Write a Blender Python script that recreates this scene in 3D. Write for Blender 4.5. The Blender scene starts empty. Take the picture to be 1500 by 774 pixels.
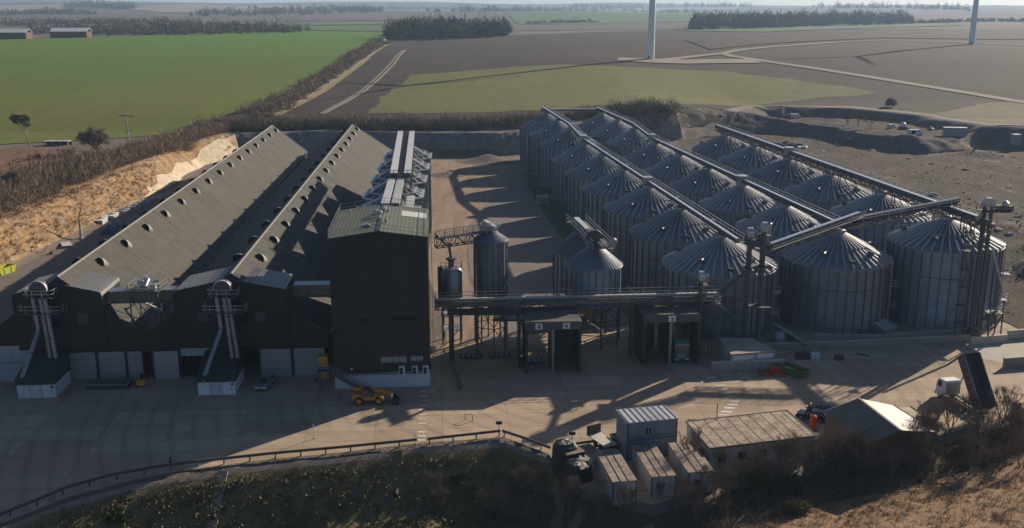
import bpy, bmesh, math, random
import numpy as np
from mathutils import Vector, Matrix, geometry

RND = random.Random(11)
D = bpy.data
sc = bpy.context.scene
COL = sc.collection
PI = math.pi
V = Vector

# ---------------------------------------------------------------- camera model (photo pixels 1500 x 774)
F, HY, H = 1456.0, 20.0, 54.0
PITCH = math.atan((387 - HY) / F)
CP, SP = math.cos(PITCH), math.sin(PITCH)


def ray(x, y):
    u = (x - 750) / F
    v = (y - 387) / F
    return (u, CP - v * SP, -SP - v * CP)


def G(x, y, z=0.0):
    d = ray(x, y)
    t = (z - H) / d[2]
    return V((d[0] * t, d[1] * t, z))


def ZY(x, y, Y):
    d = ray(x, y)
    return V((d[0] / d[1] * Y, Y, H + d[2] / d[1] * Y))


# ---------------------------------------------------------------- naming
def tag(o, label=None, cat=None, group=None, kind=None):
    if label: o['label'] = label
    if cat: o['category'] = cat
    if group: o['group'] = group
    if kind: o['kind'] = kind
    return o


def thing(name, label, cat, loc=(0, 0, 0), rz=0.0, group=None):
    o = D.objects.new(name, None)
    COL.objects.link(o)
    o.empty_display_size = 0.5
    o.location = loc
    o.rotation_euler = (0, 0, rz)
    return tag(o, label, cat, group)


CHILDREN = {}


def kids(o):
    return CHILDREN.get(o.name, [])


def adopt(o, parent):
    o.parent = parent
    CHILDREN.setdefault(parent.name, []).append(o)


def dup(root, loc, rz=None, label=None, group=None, scale=None):
    def rec(o, par):
        c = o.copy()
        COL.objects.link(c)
        if par:
            adopt(c, par)
        for k in kids(o):
            rec(k, c)
        return c
    r = rec(root, None)
    r.location = loc
    if rz is not None: r.rotation_euler = (0, 0, rz)
    if scale: r.scale = scale if isinstance(scale, tuple) else (scale,) * 3
    if label: r['label'] = label
    if group: r['group'] = group
    return r


# ---------------------------------------------------------------- mesh builder
class MB:
    def __init__(s):
        s.v = []
        s.f = []

    def add(s, vs, fs):
        b = len(s.v)
        s.v.extend([tuple(p) for p in vs])
        s.f.extend([tuple(i + b for i in f) for f in fs])
        return s

    def face(s, *ps):
        return s.add(ps, [tuple(range(len(ps)))])

    def box(s, x0, y0, z0, x1, y1, z1):
        v = [(x, y, z) for z in (z0, z1) for x, y in ((x0, y0), (x1, y0), (x1, y1), (x0, y1))]
        return s.add(v, [(3, 2, 1, 0), (4, 5, 6, 7), (0, 1, 5, 4), (1, 2, 6, 5), (2, 3, 7, 6), (3, 0, 4, 7)])

    def prism(s, poly, z0, z1):
        n = len(poly)
        v = [(x, y, z0) for x, y in poly] + [(x, y, z1) for x, y in poly]
        return s.add(v, [tuple(range(n))[::-1], tuple(range(n, 2 * n))] + [(i, (i + 1) % n, n + (i + 1) % n, n + i) for i in range(n)])

    def yprism(s, prof, y0, y1):
        """profile in (x, z), swept along y"""
        n = len(prof)
        v = [(x, y0, z) for x, z in prof] + [(x, y1, z) for x, z in prof]
        return s.add(v, [tuple(range(n)), tuple(range(n, 2 * n))[::-1]] + [(n + i, n + (i + 1) % n, (i + 1) % n, i) for i in range(n)])

    def xprism(s, prof, x0, x1):
        """profile in (y, z), swept along x"""
        n = len(prof)
        v = [(x0, y, z) for y, z in prof] + [(x1, y, z) for y, z in prof]
        return s.add(v, [tuple(range(n))[::-1], tuple(range(n, 2 * n))] + [(i, (i + 1) % n, n + (i + 1) % n, n + i) for i in range(n)])

    def bar(s, p, q, w, h=None, up=(0, 0, 1)):
        h = w if h is None else h
        p, q = V(p), V(q)
        d = q - p
        if d.length < 1e-6: return s
        d.normalize()
        u = V(up)
        if abs(d.dot(u)) > 0.98: u = V((0, 1, 0))
        r = d.cross(u).normalized()
        u = r.cross(d).normalized()
        v = []
        for c in (p, q):
            for a, b in ((-1, -1), (1, -1), (1, 1), (-1, 1)):
                v.append(c + r * (a * w / 2) + u * (b * h / 2))
        return s.add(v, [(3, 2, 1, 0), (4, 5, 6, 7), (0, 1, 5, 4), (1, 2, 6, 5), (2, 3, 7, 6), (3, 0, 4, 7)])

    def tube(s, p, q, r0, r1=None, n=10, cap=True):
        r1 = r0 if r1 is None else r1
        p, q = V(p), V(q)
        d = (q - p)
        if d.length < 1e-6: return s
        d.normalize()
        u = V((0, 0, 1)) if abs(d.z) < 0.95 else V((0, 1, 0))
        r = d.cross(u).normalized()
        u = r.cross(d).normalized()
        v = []
        for c, rad in ((p, r0), (q, r1)):
            for i in range(n):
                a = 2 * PI * i / n
                v.append(c + r * (math.cos(a) * rad) + u * (math.sin(a) * rad))
        f = [(i, (i + 1) % n, n + (i + 1) % n, n + i) for i in range(n)]
        if cap: f += [tuple(range(n))[::-1], tuple(range(n, 2 * n))]
        return s.add(v, f)

    def path(s, pts, r, n=8):
        for a, b in zip(pts[:-1], pts[1:]): s.tube(a, b, r, n=n)
        return s

    def lathe(s, prof, n=32, cx=0, cy=0, ph=0.0, cap=True):
        v = []
        for r, z in prof:
            for i in range(n):
                a = 2 * PI * i / n + ph
                v.append((cx + r * math.cos(a), cy + r * math.sin(a), z))
        f = []
        for k in range(len(prof) - 1):
            for i in range(n):
                j = (i + 1) % n
                f.append((k * n + i, k * n + j, (k + 1) * n + j, (k + 1) * n + i))
        if cap:
            f.append(tuple(range(n))[::-1])
            f.append(tuple(range((len(prof) - 1) * n, len(prof) * n)))
        return s.add(v, f)

    def rail(s, pts, h=1.1, step=2.0, r=0.035, mids=1):
        """hand rail along 3-D points at deck level"""
        for a, b in zip(pts[:-1], pts[1:]):
            a, b = V(a), V(b)
            n = max(1, int((b - a).length / step))
            for i in range(n + 1):
                p = a.lerp(b, i / n)
                s.bar(p, p + V((0, 0, h)), r * 1.6)
            for k in range(mids + 1):
                zz = V((0, 0, h * (k + 1) / (mids + 1)))
                s.bar(a + zz, b + zz, r * 1.6)
        return s

    def ladder(s, p, q, side, w=0.5, r=0.05, step=0.45):
        p, q, sd = V(p), V(q), V(side).normalized() * (w / 2)
        s.bar(p - sd, q - sd, r)
        s.bar(p + sd, q + sd, r)
        n = max(2, int((q - p).length / step))
        for i in range(1, n):
            c = p.lerp(q, i / n)
            s.bar(c - sd, c + sd, r * 0.8)
        return s

    def truss(s, a, b, w, h, bays, r=0.09):
        """box lattice girder; a, b are the mid points of its top face"""
        a, b = V(a), V(b)
        d = (b - a).normalized()
        sd = d.cross(V((0, 0, 1))).normalized() * (w / 2)
        dn = V((0, 0, -h))
        for sg in (-1, 1):
            o = sd * sg
            s.bar(a + o, b + o, r * 1.4)
            s.bar(a + o + dn, b + o + dn, r * 1.4)
            for i in range(bays):
                p = a.lerp(b, i / bays) + o
                q = a.lerp(b, (i + 1) / bays) + o
                s.bar(p, p + dn, r)
                if i % 2: s.bar(p, q + dn, r)
                else: s.bar(p + dn, q, r)
            s.bar(b + o, b + o + dn, r)
        for i in range(bays + 1):
            p = a.lerp(b, i / bays)
            s.bar(p - sd + dn, p + sd + dn, r)
        return s

    def build(s, name, mat, parent=None, smooth=False):
        m = D.meshes.new(name)
        m.from_pydata(s.v, [], s.f)
        m.materials.append(mat)
        bm = bmesh.new()
        bm.from_mesh(m)
        bmesh.ops.recalc_face_normals(bm, faces=bm.faces)
        bm.to_mesh(m)
        bm.free()
        if smooth:
            m.polygons.foreach_set('use_smooth', [True] * len(m.polygons))
            m.set_sharp_from_angle(angle=math.radians(35))
        o = D.objects.new(name, m)
        COL.objects.link(o)
        if parent: adopt(o, parent)
        return o


# ---------------------------------------------------------------- materials
def lin(c):
    return tuple((x / 12.92 if x <= 0.04045 else ((x + 0.055) / 1.055) ** 2.4) for x in c)


class NT:
    def __init__(s, name):
        s.m = D.materials.new(name)
        s.m.use_nodes = True
        s.t = s.m.node_tree
        s.b = s.t.nodes['Principled BSDF']

    def n(s, typ, **kw):
        nd = s.t.nodes.new(typ)
        for k, v in kw.items():
            if k in nd.inputs: nd.inputs[k].default_value = v
            else: setattr(nd, k, v)
        return nd

    def l(s, a, b): s.t.links.new(a, b)

    def obj(s):
        return s.n('ShaderNodeTexCoord').outputs['Object']

    def map(s, vec, scale=(1, 1, 1), rot=(0, 0, 0)):
        m = s.n('ShaderNodeMapping')
        m.inputs['Scale'].default_value = scale
        m.inputs['Rotation'].default_value = rot
        s.l(vec, m.inputs['Vector'])
        return m.outputs['Vector']

    def noise(s, vec, scale, detail=4, rough=0.55, lo=0.35, hi=0.65):
        t = s.n('ShaderNodeTexNoise', Scale=scale, Detail=detail, Roughness=rough)
        s.l(vec, t.inputs['Vector'])
        r = s.n('ShaderNodeMapRange')
        r.inputs['From Min'].default_value = lo
        r.inputs['From Max'].default_value = hi
        s.l(t.outputs['Fac'], r.inputs['Value'])
        return r.outputs['Result']

    def mix(s, fac, a, b, mode='MIX'):
        m = s.n('ShaderNodeMix', data_type='RGBA', blend_type=mode)
        for sock, val in ((m.inputs[0], fac), (m.inputs[6], a), (m.inputs[7], b)):
            if isinstance(val, (int, float)): sock.default_value = val
            elif isinstance(val, tuple): sock.default_value = (*val[:3], 1)
            else: s.l(val, sock)
        return m.outputs[2]

    def math(s, op, a, b=0.0):
        m = s.n('ShaderNodeMath', operation=op)
        for i, val in enumerate((a, b)):
            if isinstance(val, (int, float)): m.inputs[i].default_value = val
            else: s.l(val, m.inputs[i])
        return m.outputs[0]

    def out(s, colr, rough=0.8, metal=0.0, spec=0.3):
        if isinstance(colr, tuple): s.b.inputs['Base Color'].default_value = (*colr[:3], 1)
        else: s.l(colr, s.b.inputs['Base Color'])
        if isinstance(rough, (int, float)): s.b.inputs['Roughness'].default_value = rough
        else: s.l(rough, s.b.inputs['Roughness'])
        s.b.inputs['Metallic'].default_value = metal
        s.b.inputs['Specular IOR Level'].default_value = spec
        return s.m

    def bump(s, h, strength=0.4, dist=0.1):
        b = s.n('ShaderNodeBump', Strength=strength, Distance=dist)
        s.l(h, b.inputs['Height'])
        s.l(b.outputs['Normal'], s.b.inputs['Normal'])


def pm(name, c, c2=None, sc1=0.6, rough=0.8, metal=0.0, spec=0.3, bump=0.0, fine=None, amt=0.6):
    """weathered plain material: base colour broken up by two sizes of noise"""
    t = NT(name)
    o = t.obj()
    rn = t.n('ShaderNodeObjectInfo').outputs['Random']
    off = t.n('ShaderNodeVectorMath', operation='ADD')
    t.l(o, off.inputs[0])
    cb = t.n('ShaderNodeCombineXYZ')
    t.l(t.math('MULTIPLY', rn, 37.0), cb.inputs[0])
    t.l(t.math('MULTIPLY', rn, 91.0), cb.inputs[1])
    t.l(cb.outputs[0], off.inputs[1])
    o = off.outputs[0]
    c2 = c2 or tuple(x * 0.7 for x in c)
    n1 = t.noise(o, sc1, 5, 0.6)
    n2 = t.noise(o, fine or sc1 * 7, 4, 0.6)
    f = t.math('ADD', t.math('MULTIPLY', n1, 0.62), t.math('MULTIPLY', n2, 0.38))
    f = t.math('MULTIPLY', f, amt)
    hs = t.n('ShaderNodeHueSaturation')
    t.l(t.math('ADD', t.math('MULTIPLY', rn, 0.3), 0.86), hs.inputs['Value'])
    t.l(t.mix(f, c, c2), hs.inputs['Color'])
    m = t.out(hs.outputs[0], rough, metal, spec)
    if bump: t.bump(n2, bump, 0.05)
    return m


def corr(name, c, c2, period=0.25, axis='x', rough=0.55, metal=0.0, spec=0.35, depth=0.5, vary=0.3):
    """profiled sheet: real ridge bumps plus dirty patches, in object space"""
    t = NT(name)
    o = t.obj()
    w = t.n('ShaderNodeTexWave', Scale=1.0 / period * 0.31831 * PI / 10 * 3.2, wave_type='BANDS', bands_direction=axis.upper())
    t.l(o, w.inputs['Vector'])
    n1 = t.noise(o, 0.25, 5, 0.6)
    n2 = t.noise(t.map(o, (2.0, 2.0, 0.4)), 1.2, 4, 0.6)
    f = t.math('ADD', t.math('MULTIPLY', n1, 0.6), t.math('MULTIPLY', n2, 0.4))
    c = t.mix(f, c, c2)
    # sheet joints, rain streaks and dust
    st = t.noise(t.map(o, (3.5, 3.5, 0.12)), 0.8, 4, 0.65, 0.45, 0.7)
    c = t.mix(t.math('MULTIPLY', st, 0.35), c, tuple(min(0.9, x * 1.9 + 0.012) for x in c2))
    jn = t.n('ShaderNodeTexWave', Scale=0.052, wave_type='BANDS', bands_direction='Z')
    t.l(o, jn.inputs['Vector'])
    jr = t.n('ShaderNodeMapRange')
    jr.inputs['From Min'].default_value = 0.985
    jr.inputs['From Max'].default_value = 1.0
    t.l(jn.outputs['Fac'], jr.inputs['Value'])
    c = t.mix(t.math('MULTIPLY', jr.outputs[0], 0.6), c, tuple(x * 0.4 for x in c2))
    m = t.out(c, rough, metal, spec)
    t.bump(w.outputs['Fac'], depth, 0.04)
    return m


M = {}
M['steel'] = pm('galvanised_steel', (0.30, 0.315, 0.33), (0.20, 0.215, 0.235), 0.5, 0.42, 0.65, 0.5)
M['steel_dark'] = pm('weathered_steel', (0.10, 0.105, 0.11), (0.06, 0.062, 0.068), 0.5, 0.55, 0.4, 0.4)
M['steel_light'] = pm('bright_galvanised_steel', (0.50, 0.51, 0.52), (0.36, 0.37, 0.39), 0.6, 0.38, 0.6, 0.5)
M['cover'] = pm('pale_cover_sheet', (0.55, 0.55, 0.54), (0.38, 0.38, 0.38), 0.4, 0.5, 0.25, 0.5)
M['conv_top'] = pm('galvanised_conveyor_lid', (0.66, 0.66, 0.67), (0.48, 0.48, 0.49), 0.4, 0.3, 0.65, 0.6, amt=0.7)
M['deck'] = pm('walkway_grating', (0.11, 0.112, 0.115), (0.07, 0.072, 0.075), 2.0, 0.7, 0.2, 0.3)
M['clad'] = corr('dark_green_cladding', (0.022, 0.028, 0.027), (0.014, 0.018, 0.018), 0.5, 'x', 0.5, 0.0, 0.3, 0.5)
M['clad_trim'] = pm('dark_green_trim', (0.035, 0.045, 0.040), None, 0.6, 0.45)
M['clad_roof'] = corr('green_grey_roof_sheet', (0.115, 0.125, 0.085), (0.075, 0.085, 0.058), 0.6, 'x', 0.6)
M['hh_roof'] = corr('slate_grey_ribbed_roof', (0.16, 0.165, 0.16), (0.10, 0.105, 0.105), 0.6, 'x', 0.45, 0.25, 0.4)
M['white'] = pm('white_painted_panel', (0.62, 0.64, 0.67), (0.48, 0.50, 0.53), 0.8, 0.55, 0, 0.35, amt=0.7)
M['grey_panel'] = pm('pale_concrete_panel', (0.36, 0.34, 0.33), (0.25, 0.235, 0.225), 0.6, 0.85)
M['door_grey'] = corr('pale_roller_door', (0.36, 0.40, 0.42), (0.27, 0.30, 0.32), 0.3, 'z', 0.5)
M['black'] = pm('black_rubber', (0.012, 0.012, 0.013), (0.02, 0.02, 0.02), 2, 0.8)
M['black_sheet'] = pm('black_plastic_sheet', (0.02, 0.021, 0.024), (0.035, 0.036, 0.04), 2, 0.42, 0, 0.5, 0.5)
M['void'] = pm('dark_interior', (0.008, 0.008, 0.009), None, 1, 0.9)
M['glass'] = pm('window_glass', (0.02, 0.025, 0.03), None, 1, 0.08, 0, 0.7)
M['blind'] = pm('window_with_blind', (0.28, 0.33, 0.33), (0.16, 0.20, 0.20), 1.5, 0.3, 0, 0.5)
M['yellow'] = pm('yellow_machine_paint', (0.62, 0.30, 0.02), (0.42, 0.19, 0.015), 1.5, 0.45, 0, 0.5)
M['orange'] = pm('orange_machine_paint', (0.66, 0.25, 0.015), (0.42, 0.15, 0.012), 1.5, 0.4, 0, 0.5)
M['red'] = pm('red_orange_paint', (0.55, 0.075, 0.025), (0.36, 0.05, 0.02), 1.2, 0.5)
M['green'] = pm('green_skip_paint', (0.06, 0.16, 0.04), (0.04, 0.09, 0.03), 1.2, 0.55)
M['lime'] = pm('yellow_green_paint', (0.42, 0.45, 0.03), (0.28, 0.30, 0.03), 1.2, 0.5)
M['teal'] = pm('teal_lorry_paint', (0.015, 0.15, 0.155), (0.012, 0.10, 0.105), 1.0, 0.3, 0, 0.55)
M['silver'] = pm('silver_car_paint', (0.26, 0.275, 0.285), (0.22, 0.235, 0.245), 1.0, 0.25, 0.4, 0.6)
M['navy'] = pm('dark_blue_car_paint', (0.015, 0.022, 0.04), None, 1.0, 0.2, 0.2, 0.6)
M['blue_tarp'] = pm('blue_tarpaulin', (0.02, 0.06, 0.16), (0.012, 0.035, 0.09), 1.0, 0.5, 0, 0.4, 0.4)
M['cabin'] = corr('grey_blue_cabin_wall', (0.20, 0.235, 0.275), (0.16, 0.185, 0.22), 0.5, 'x', 0.6, 0, 0.3, 0.3)
M['cabin_roof'] = corr('pale_cabin_roof', (0.34, 0.36, 0.40), (0.22, 0.23, 0.26), 0.7, 'x', 0.55)
M['rust_roof'] = pm('stained_container_roof', (0.33, 0.27, 0.22), (0.10, 0.072, 0.055), 0.9, 0.8, 0, 0.25, 0.3, amt=1.0)
M['felt_roof'] = pm('mossy_felt_roof', (0.40, 0.33, 0.26), (0.11, 0.092, 0.068), 0.55, 0.9, 0, 0.2, 0.3, fine=2.2, amt=1.0)
M['stain_white'] = pm('stained_white_wall', (0.48, 0.48, 0.47), (0.26, 0.26, 0.25), 0.6, 0.75, amt=0.9)
M['tile_roof'] = corr('grey_corrugated_cement_roof', (0.26, 0.245, 0.215), (0.16, 0.15, 0.13), 0.35, 'z', 0.85, 0, 0.2, 0.9)
M['sheet_wall'] = pm('pale_sheet_roof', (0.52, 0.48, 0.45), (0.36, 0.33, 0.31), 0.5, 0.6, amt=0.8)
M['conc'] = pm('cast_concrete', (0.33, 0.30, 0.265), (0.21, 0.19, 0.17), 0.4, 0.9, 0, 0.2, 0.3)
M['conc_lt'] = pm('pale_concrete', (0.46, 0.43, 0.37), (0.34, 0.31, 0.265), 0.5, 0.9, 0, 0.2, 0.2)
M['turb'] = pm('turbine_white', (0.82, 0.82, 0.82), (0.76, 0.76, 0.77), 0.2, 0.4)
M['wood'] = pm('weathered_timber', (0.13, 0.095, 0.065), (0.08, 0.06, 0.042), 1.2, 0.9)
M['barn_wall'] = pm('brown_barn_boarding', (0.14, 0.075, 0.05), (0.07, 0.04, 0.03), 0.25, 0.9)
M['barn_roof'] = pm('white_barn_roof', (0.72, 0.72, 0.72), (0.6, 0.6, 0.6), 0.1, 0.6)
M['sign'] = pm('white_sign_face', (0.75, 0.75, 0.74), None, 2, 0.5, amt=0.3)
M['lamp'] = pm('lamp_lens', (0.75, 0.75, 0.72), None, 2, 0.25)


def roof_main():
    """fibre cement main roof: courses, laps and dark weathering"""
    t = NT('fibre_cement_roof')
    o = t.obj()
    n1 = t.noise(o, 0.06, 6, 0.62)
    n2 = t.noise(t.map(o, (0.5, 0.5, 2.2)), 0.5, 5, 0.65)
    n3 = t.noise(o, 2.5, 4, 0.6)
    c = t.mix(n1, (0.080, 0.079, 0.071), (0.058, 0.058, 0.052))
    c = t.mix(t.math('MULTIPLY', n2, 0.5), c, (0.050, 0.052, 0.045))
    c = t.mix(t.math('MULTIPLY', n3, 0.3), c, (0.12, 0.11, 0.085))
    sk = t.noise(t.map(o, (0.25, 3.0, 0.25)), 0.7, 4, 0.6, 0.5, 0.72)
    c = t.mix(t.math('MULTIPLY', sk, 0.45), c, (0.036, 0.036, 0.032))
    ms = t.noise(o, 0.16, 5, 0.7, 0.6, 0.68)
    c = t.mix(t.math('MULTIPLY', ms, 0.35), c, (0.095, 0.090, 0.035))
    br = t.n('ShaderNodeTexBrick', Scale=1.0, offset=0.0)
    br.inputs['Brick Width'].default_value = 1.05
    br.inputs['Row Height'].default_value = 1.9
    br.inputs['Mortar Size'].default_value = 0.03
    br.inputs['Color1'].default_value = (1, 1, 1, 1)
    br.inputs['Color2'].default_value = (0.78, 0.78, 0.77, 1)
    br.inputs['Mortar'].default_value = (0.66, 0.66, 0.66, 1)
    sw = t.n('ShaderNodeSeparateXYZ')
    t.l(o, sw.inputs[0])
    cb = t.n('ShaderNodeCombineXYZ')
    t.l(sw.outputs[1], cb.inputs[0])
    t.l(sw.outputs[0], cb.inputs[1])
    t.l(cb.outputs[0], br.inputs['Vector'])
    c = t.mix(1.0, c, br.outputs['Color'], 'MULTIPLY')
    m = t.out(c, 0.85, 0, 0.25)
    t.bump(n3, 0.3, 0.03)
    return m


M['roof'] = roof_main()


def silo_wall():
    """galvanised sheets laid in rings, each sheet a slightly different grey"""
    t = NT('silo_wall_sheet')
    o = t.obj()
    s = t.n('ShaderNodeSeparateXYZ')
    t.l(o, s.inputs[0])
    a = t.math('MULTIPLY', t.math('ARCTAN2', s.outputs[1], s.outputs[0]), 9.5)
    cb = t.n('ShaderNodeCombineXYZ')
    t.l(a, cb.inputs[0])
    t.l(s.outputs[2], cb.inputs[1])
    br = t.n('ShaderNodeTexBrick', Scale=1.0, offset=0.5)
    br.inputs['Brick Width'].default_value = 2.9
    br.inputs['Row Height'].default_value = 1.12
    br.inputs['Mortar Size'].default_value = 0.025
    br.inputs['Bias'].default_value = 0.0
    br.inputs['Color1'].default_value = (0.245, 0.31, 0.40, 1)
    br.inputs['Color2'].default_value = (0.18, 0.235, 0.31, 1)
    br.inputs['Mortar'].default_value = (0.115, 0.13, 0.155, 1)
    t.l(cb.outputs[0], br.inputs['Vector'])
    n = t.noise(t.map(o, (1, 1, 0.25)), 0.8, 5, 0.65)
    c = t.mix(t.math('MULTIPLY', n, 0.45), br.outputs['Color'], (0.14, 0.15, 0.165))
    rs = t.noise(t.map(o, (2.5, 2.5, 0.10)), 0.7, 4, 0.65, 0.56, 0.72)
    c = t.mix(t.math('MULTIPLY', rs, 0.5), c, (0.15, 0.125, 0.105))
    ds = t.n('ShaderNodeMapRange')
    for nm_, v_ in (('From Min', 2.6), ('From Max', 0.2)): ds.inputs[nm_].default_value = v_
    t.l(s.outputs[2], ds.inputs['Value'])
    c = t.mix(t.math('MULTIPLY', t.math('MULTIPLY', ds.outputs[0], n), 0.6), c, (0.16, 0.135, 0.11))
    rnd = t.n('ShaderNodeObjectInfo').outputs['Random']
    hs = t.n('ShaderNodeHueSaturation')
    t.l(t.math('ADD', t.math('MULTIPLY', rnd, 0.45), 0.8), hs.inputs['Value'])
    t.l(t.math('ADD', t.math('MULTIPLY', rnd, 0.5), 0.7), hs.inputs['Saturation'])
    t.l(c, hs.inputs['Color'])
    c = hs.outputs[0]
    w = t.n('ShaderNodeTexWave', Scale=2.4, wave_type='BANDS', bands_direction='Z')
    t.l(o, w.inputs['Vector'])
    m = t.out(c, 0.5, 0.45, 0.5)
    t.bump(w.outputs['Fac'], 0.25, 0.03)
    return m


M['silo_wall'] = silo_wall()
M['silo_roof'] = pm('silo_roof_sheet', (0.22, 0.245, 0.285), (0.14, 0.16, 0.19), 0.5, 0.55, 0.25, 0.4, amt=0.8)
M['silo_seam'] = pm('silo_roof_seam', (0.40, 0.42, 0.46), (0.27, 0.29, 0.32), 0.6, 0.6, 0.1, 0.3, amt=0.8)  # paler than the roof panels, painting in the sunlit stripes along the ribs
M['silo_rib'] = pm('silo_stiffener_steel', (0.13, 0.14, 0.155), (0.09, 0.10, 0.11), 0.6, 0.5, 0.5, 0.5)
# ================================================================ TERRAIN
PIT = [(-109, 40), (-109, 300), (-112, 360), (-104, 384), (-80, 392), (-40, 389), (-3, 389), (38, 413), (75, 438),
       (98, 455), (118, 456), (132, 446), (141, 417), (150, 396), (163, 388), (193, 402), (300, 380), (420, 200), (420, 40)]
TERR = [(116, 480), (130, 468), (143, 443), (152, 415), (165, 403), (182, 400), (190, 420), (182, 462), (160, 484), (128, 490)]


def sdist(X, Y, poly):
    """distance outside a polygon (negative inside)"""
    d2 = np.full(X.shape, 1e18)
    ins = np.zeros(X.shape, bool)
    n = len(poly)
    for i in range(n):
        ax, ay = poly[i]
        bx, by = poly[(i + 1) % n]
        ex, ey = bx - ax, by - ay
        t = np.clip(((X - ax) * ex + (Y - ay) * ey) / (ex * ex + ey * ey), 0, 1)
        d2 = np.minimum(d2, (X - ax - t * ex) ** 2 + (Y - ay - t * ey) ** 2)
        c = ((ay > Y) != (by > Y))
        with np.errstate(divide='ignore', invalid='ignore'):
            xi = ax + (Y - ay) * ex / (ey if abs(ey) > 1e-9 else 1e-9)
        ins ^= c & (X < xi)
    d = np.sqrt(d2)
    return np.where(ins, -d, d)


def wob(X, Y, k, seed=0):
    """cheap rolling noise about -1..1"""
    r = np.random.RandomState(seed)
    z = np.zeros_like(X)
    for i in range(7):
        a = r.uniform(0, 6.28)
        f = k * (0.5 + i * 0.45)
        z = z + np.sin((X * math.cos(a) + Y * math.sin(a)) * f + r.uniform(0, 6.28)) / (1 + i * 0.5)
    return z / 2.6


FY = [40, 150, 300, 395, 430, 460, 520, 640, 700, 900, 1200, 1500, 2200, 3000, 4500, 6500, 9500]
FZ = [8, 8, 8, 8.2, 11.2, 12.9, 15.0, 21.5, 24.8, 29.3, 31.5, 33.4, 37, 41, 52, 84, 112]
EDGE_X = [-75, -56, -51, -45, -38, -30, -22, -12, -1, 4.5, 8, 16, 30, 45, 60, 76, 100]
EDGE_Y = [78, 96.5, 103, 107.5, 110.5, 113, 114.8, 117.8, 119.6, 114.6, 105, 101.0, 109.5, 114, 122, 131, 144]
MND_X = [12, 20, 27, 36, 49, 66, 82, 112]
MND_Y = [88, 95.5, 99.5, 104, 109, 117, 126, 140]
CLUMPS = [(112, 205, 9, 4.0), (124, 222, 8, 3.6), (107, 190, 5, 2.0), (128, 250, 10, 2.2), (118, 180, 7, 1.8),
          (-9, 374, 7, 2.3), (-22, 340, 4, 1.2), (180, 386, 6, 2.2), (188, 383, 8, 1.6), (60, 400, 5, 2.5)]


def terrain(X, Y):
    X = np.asarray(X, float)
    Y = np.asarray(Y, float)
    f = np.interp(Y, FY, FZ)
    far = np.clip((Y - 1100) / 1500, 0, 1)
    ang = X / np.maximum(Y, 1)
    left = np.clip((0.12 - ang) / 0.5, 0, 1)
    f = f + far * (left * 52 * np.clip((Y - 2000) / 2400, 0, 1) + 20 * wob(X, Y, 0.0016, 3) * np.clip(Y / 4000, 0.25, 1.6) + 4 * wob(X, Y, 0.006, 4))
    f = f + np.clip((Y - 430) / 300, 0, 1) * 0.5 * wob(X, Y, 0.011, 5)
    f = f - 5.2 * np.clip((X - 60) / 55, 0, 1) * np.clip((Y - 395) / 60, 0, 1) * np.clip((780 - Y) / 260, 0, 1)
    d = sdist(X, Y, PIT)
    slope = np.where(X < -95, 1.05, np.where(Y > 380, np.where(X < 75, 2.6, 0.55), 0.5))
    rough = (0.35 + 0.75 * (X > 75) * (Y > 380)) * wob(X, Y, 0.9, 8) * np.clip(d / 3, 0, 1) + 1.1 * (X > 75) * (Y > 380) * wob(X, Y, 0.22, 21) * np.clip(d / 4, 0, 1)
    z = np.minimum(f, np.maximum(d, 0) * slope + rough)
    z = np.maximum(z, 0) * (d > 0)
    dt = sdist(X, Y, TERR)
    near_t = (Y > 380) & (X > 100)
    zt = 4.6 + 0.5 * wob(X, Y, 0.25, 9) + 0.25 * wob(X, Y, 0.8, 22) + 0.5 * np.maximum(dt, 0)
    z = np.where(near_t & (d > 0), np.minimum(z, zt), z)
    # rubble ground of the open quarry floor
    op = np.clip((X - 96) / 12, 0, 1) * (d <= 0) * (Y > 150)
    z = z + op * (0.4 * wob(X, Y, 0.13, 6) + 0.22 * wob(X, Y, 0.6, 7))
    for cx, cy, r, h in CLUMPS:
        q = ((X - cx) ** 2 + (Y - cy) ** 2) / (r * r)
        z = z + h * np.exp(-q * 1.6) * (1 + 0.18 * wob(X, Y, 1.3, 12))
    # bank below the yard and the rise towards the camera
    ye = np.interp(X, EDGE_X, EDGE_Y)
    s = ye - Y
    near = Y < 160
    z = np.where(near, z - np.clip(s * 0.62, 0, np.interp(X, [2, 12, 22], [5.2, 2.2, 1.1])) + np.clip(s, 0, 2) * 0.1 * wob(X, Y, 1.1, 13), z)
    ym = np.interp(X, MND_X, MND_Y)
    m = np.clip((ym - Y) * 0.17, 0, 6) * np.clip((X - 10) / 12, 0, 1)
    z = np.where(near, z + m * (1 + 0.07 * wob(X, Y, 0.5, 14)) + np.clip(m * 3, 0, 1) * 0.2 * wob(X, Y, 1.2, 15), z)
    return z


def tz(x, y):
    return float(terrain(np.array([x]), np.array([y]))[0])


def T(px, py, zo=0.0):
    """point where the view ray of a photo pixel meets the ground"""
    d = ray(px, py)
    ts = np.concatenate([np.arange(70, 700, 0.7), np.geomspace(700, 11000, 900)])
    X, Y, Z = d[0] * ts, d[1] * ts, H + d[2] * ts
    below = np.nonzero(Z < terrain(X, Y) + zo)[0]
    i = below[0] if len(below) else len(ts) - 1
    return V((X[i], Y[i], Z[i]))


def axis_lines(a, b, step, lo, hi, g):
    mid = list(np.arange(a, b + 0.1, step))
    up, s, x = [], step, b
    while x < hi:
        s *= g
        x += s
        up.append(x)
    dn, s, x = [], step, a
    while x > lo:
        s *= g
        x -= s
        dn.append(x)
    return np.array(dn[::-1] + mid + up)


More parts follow.
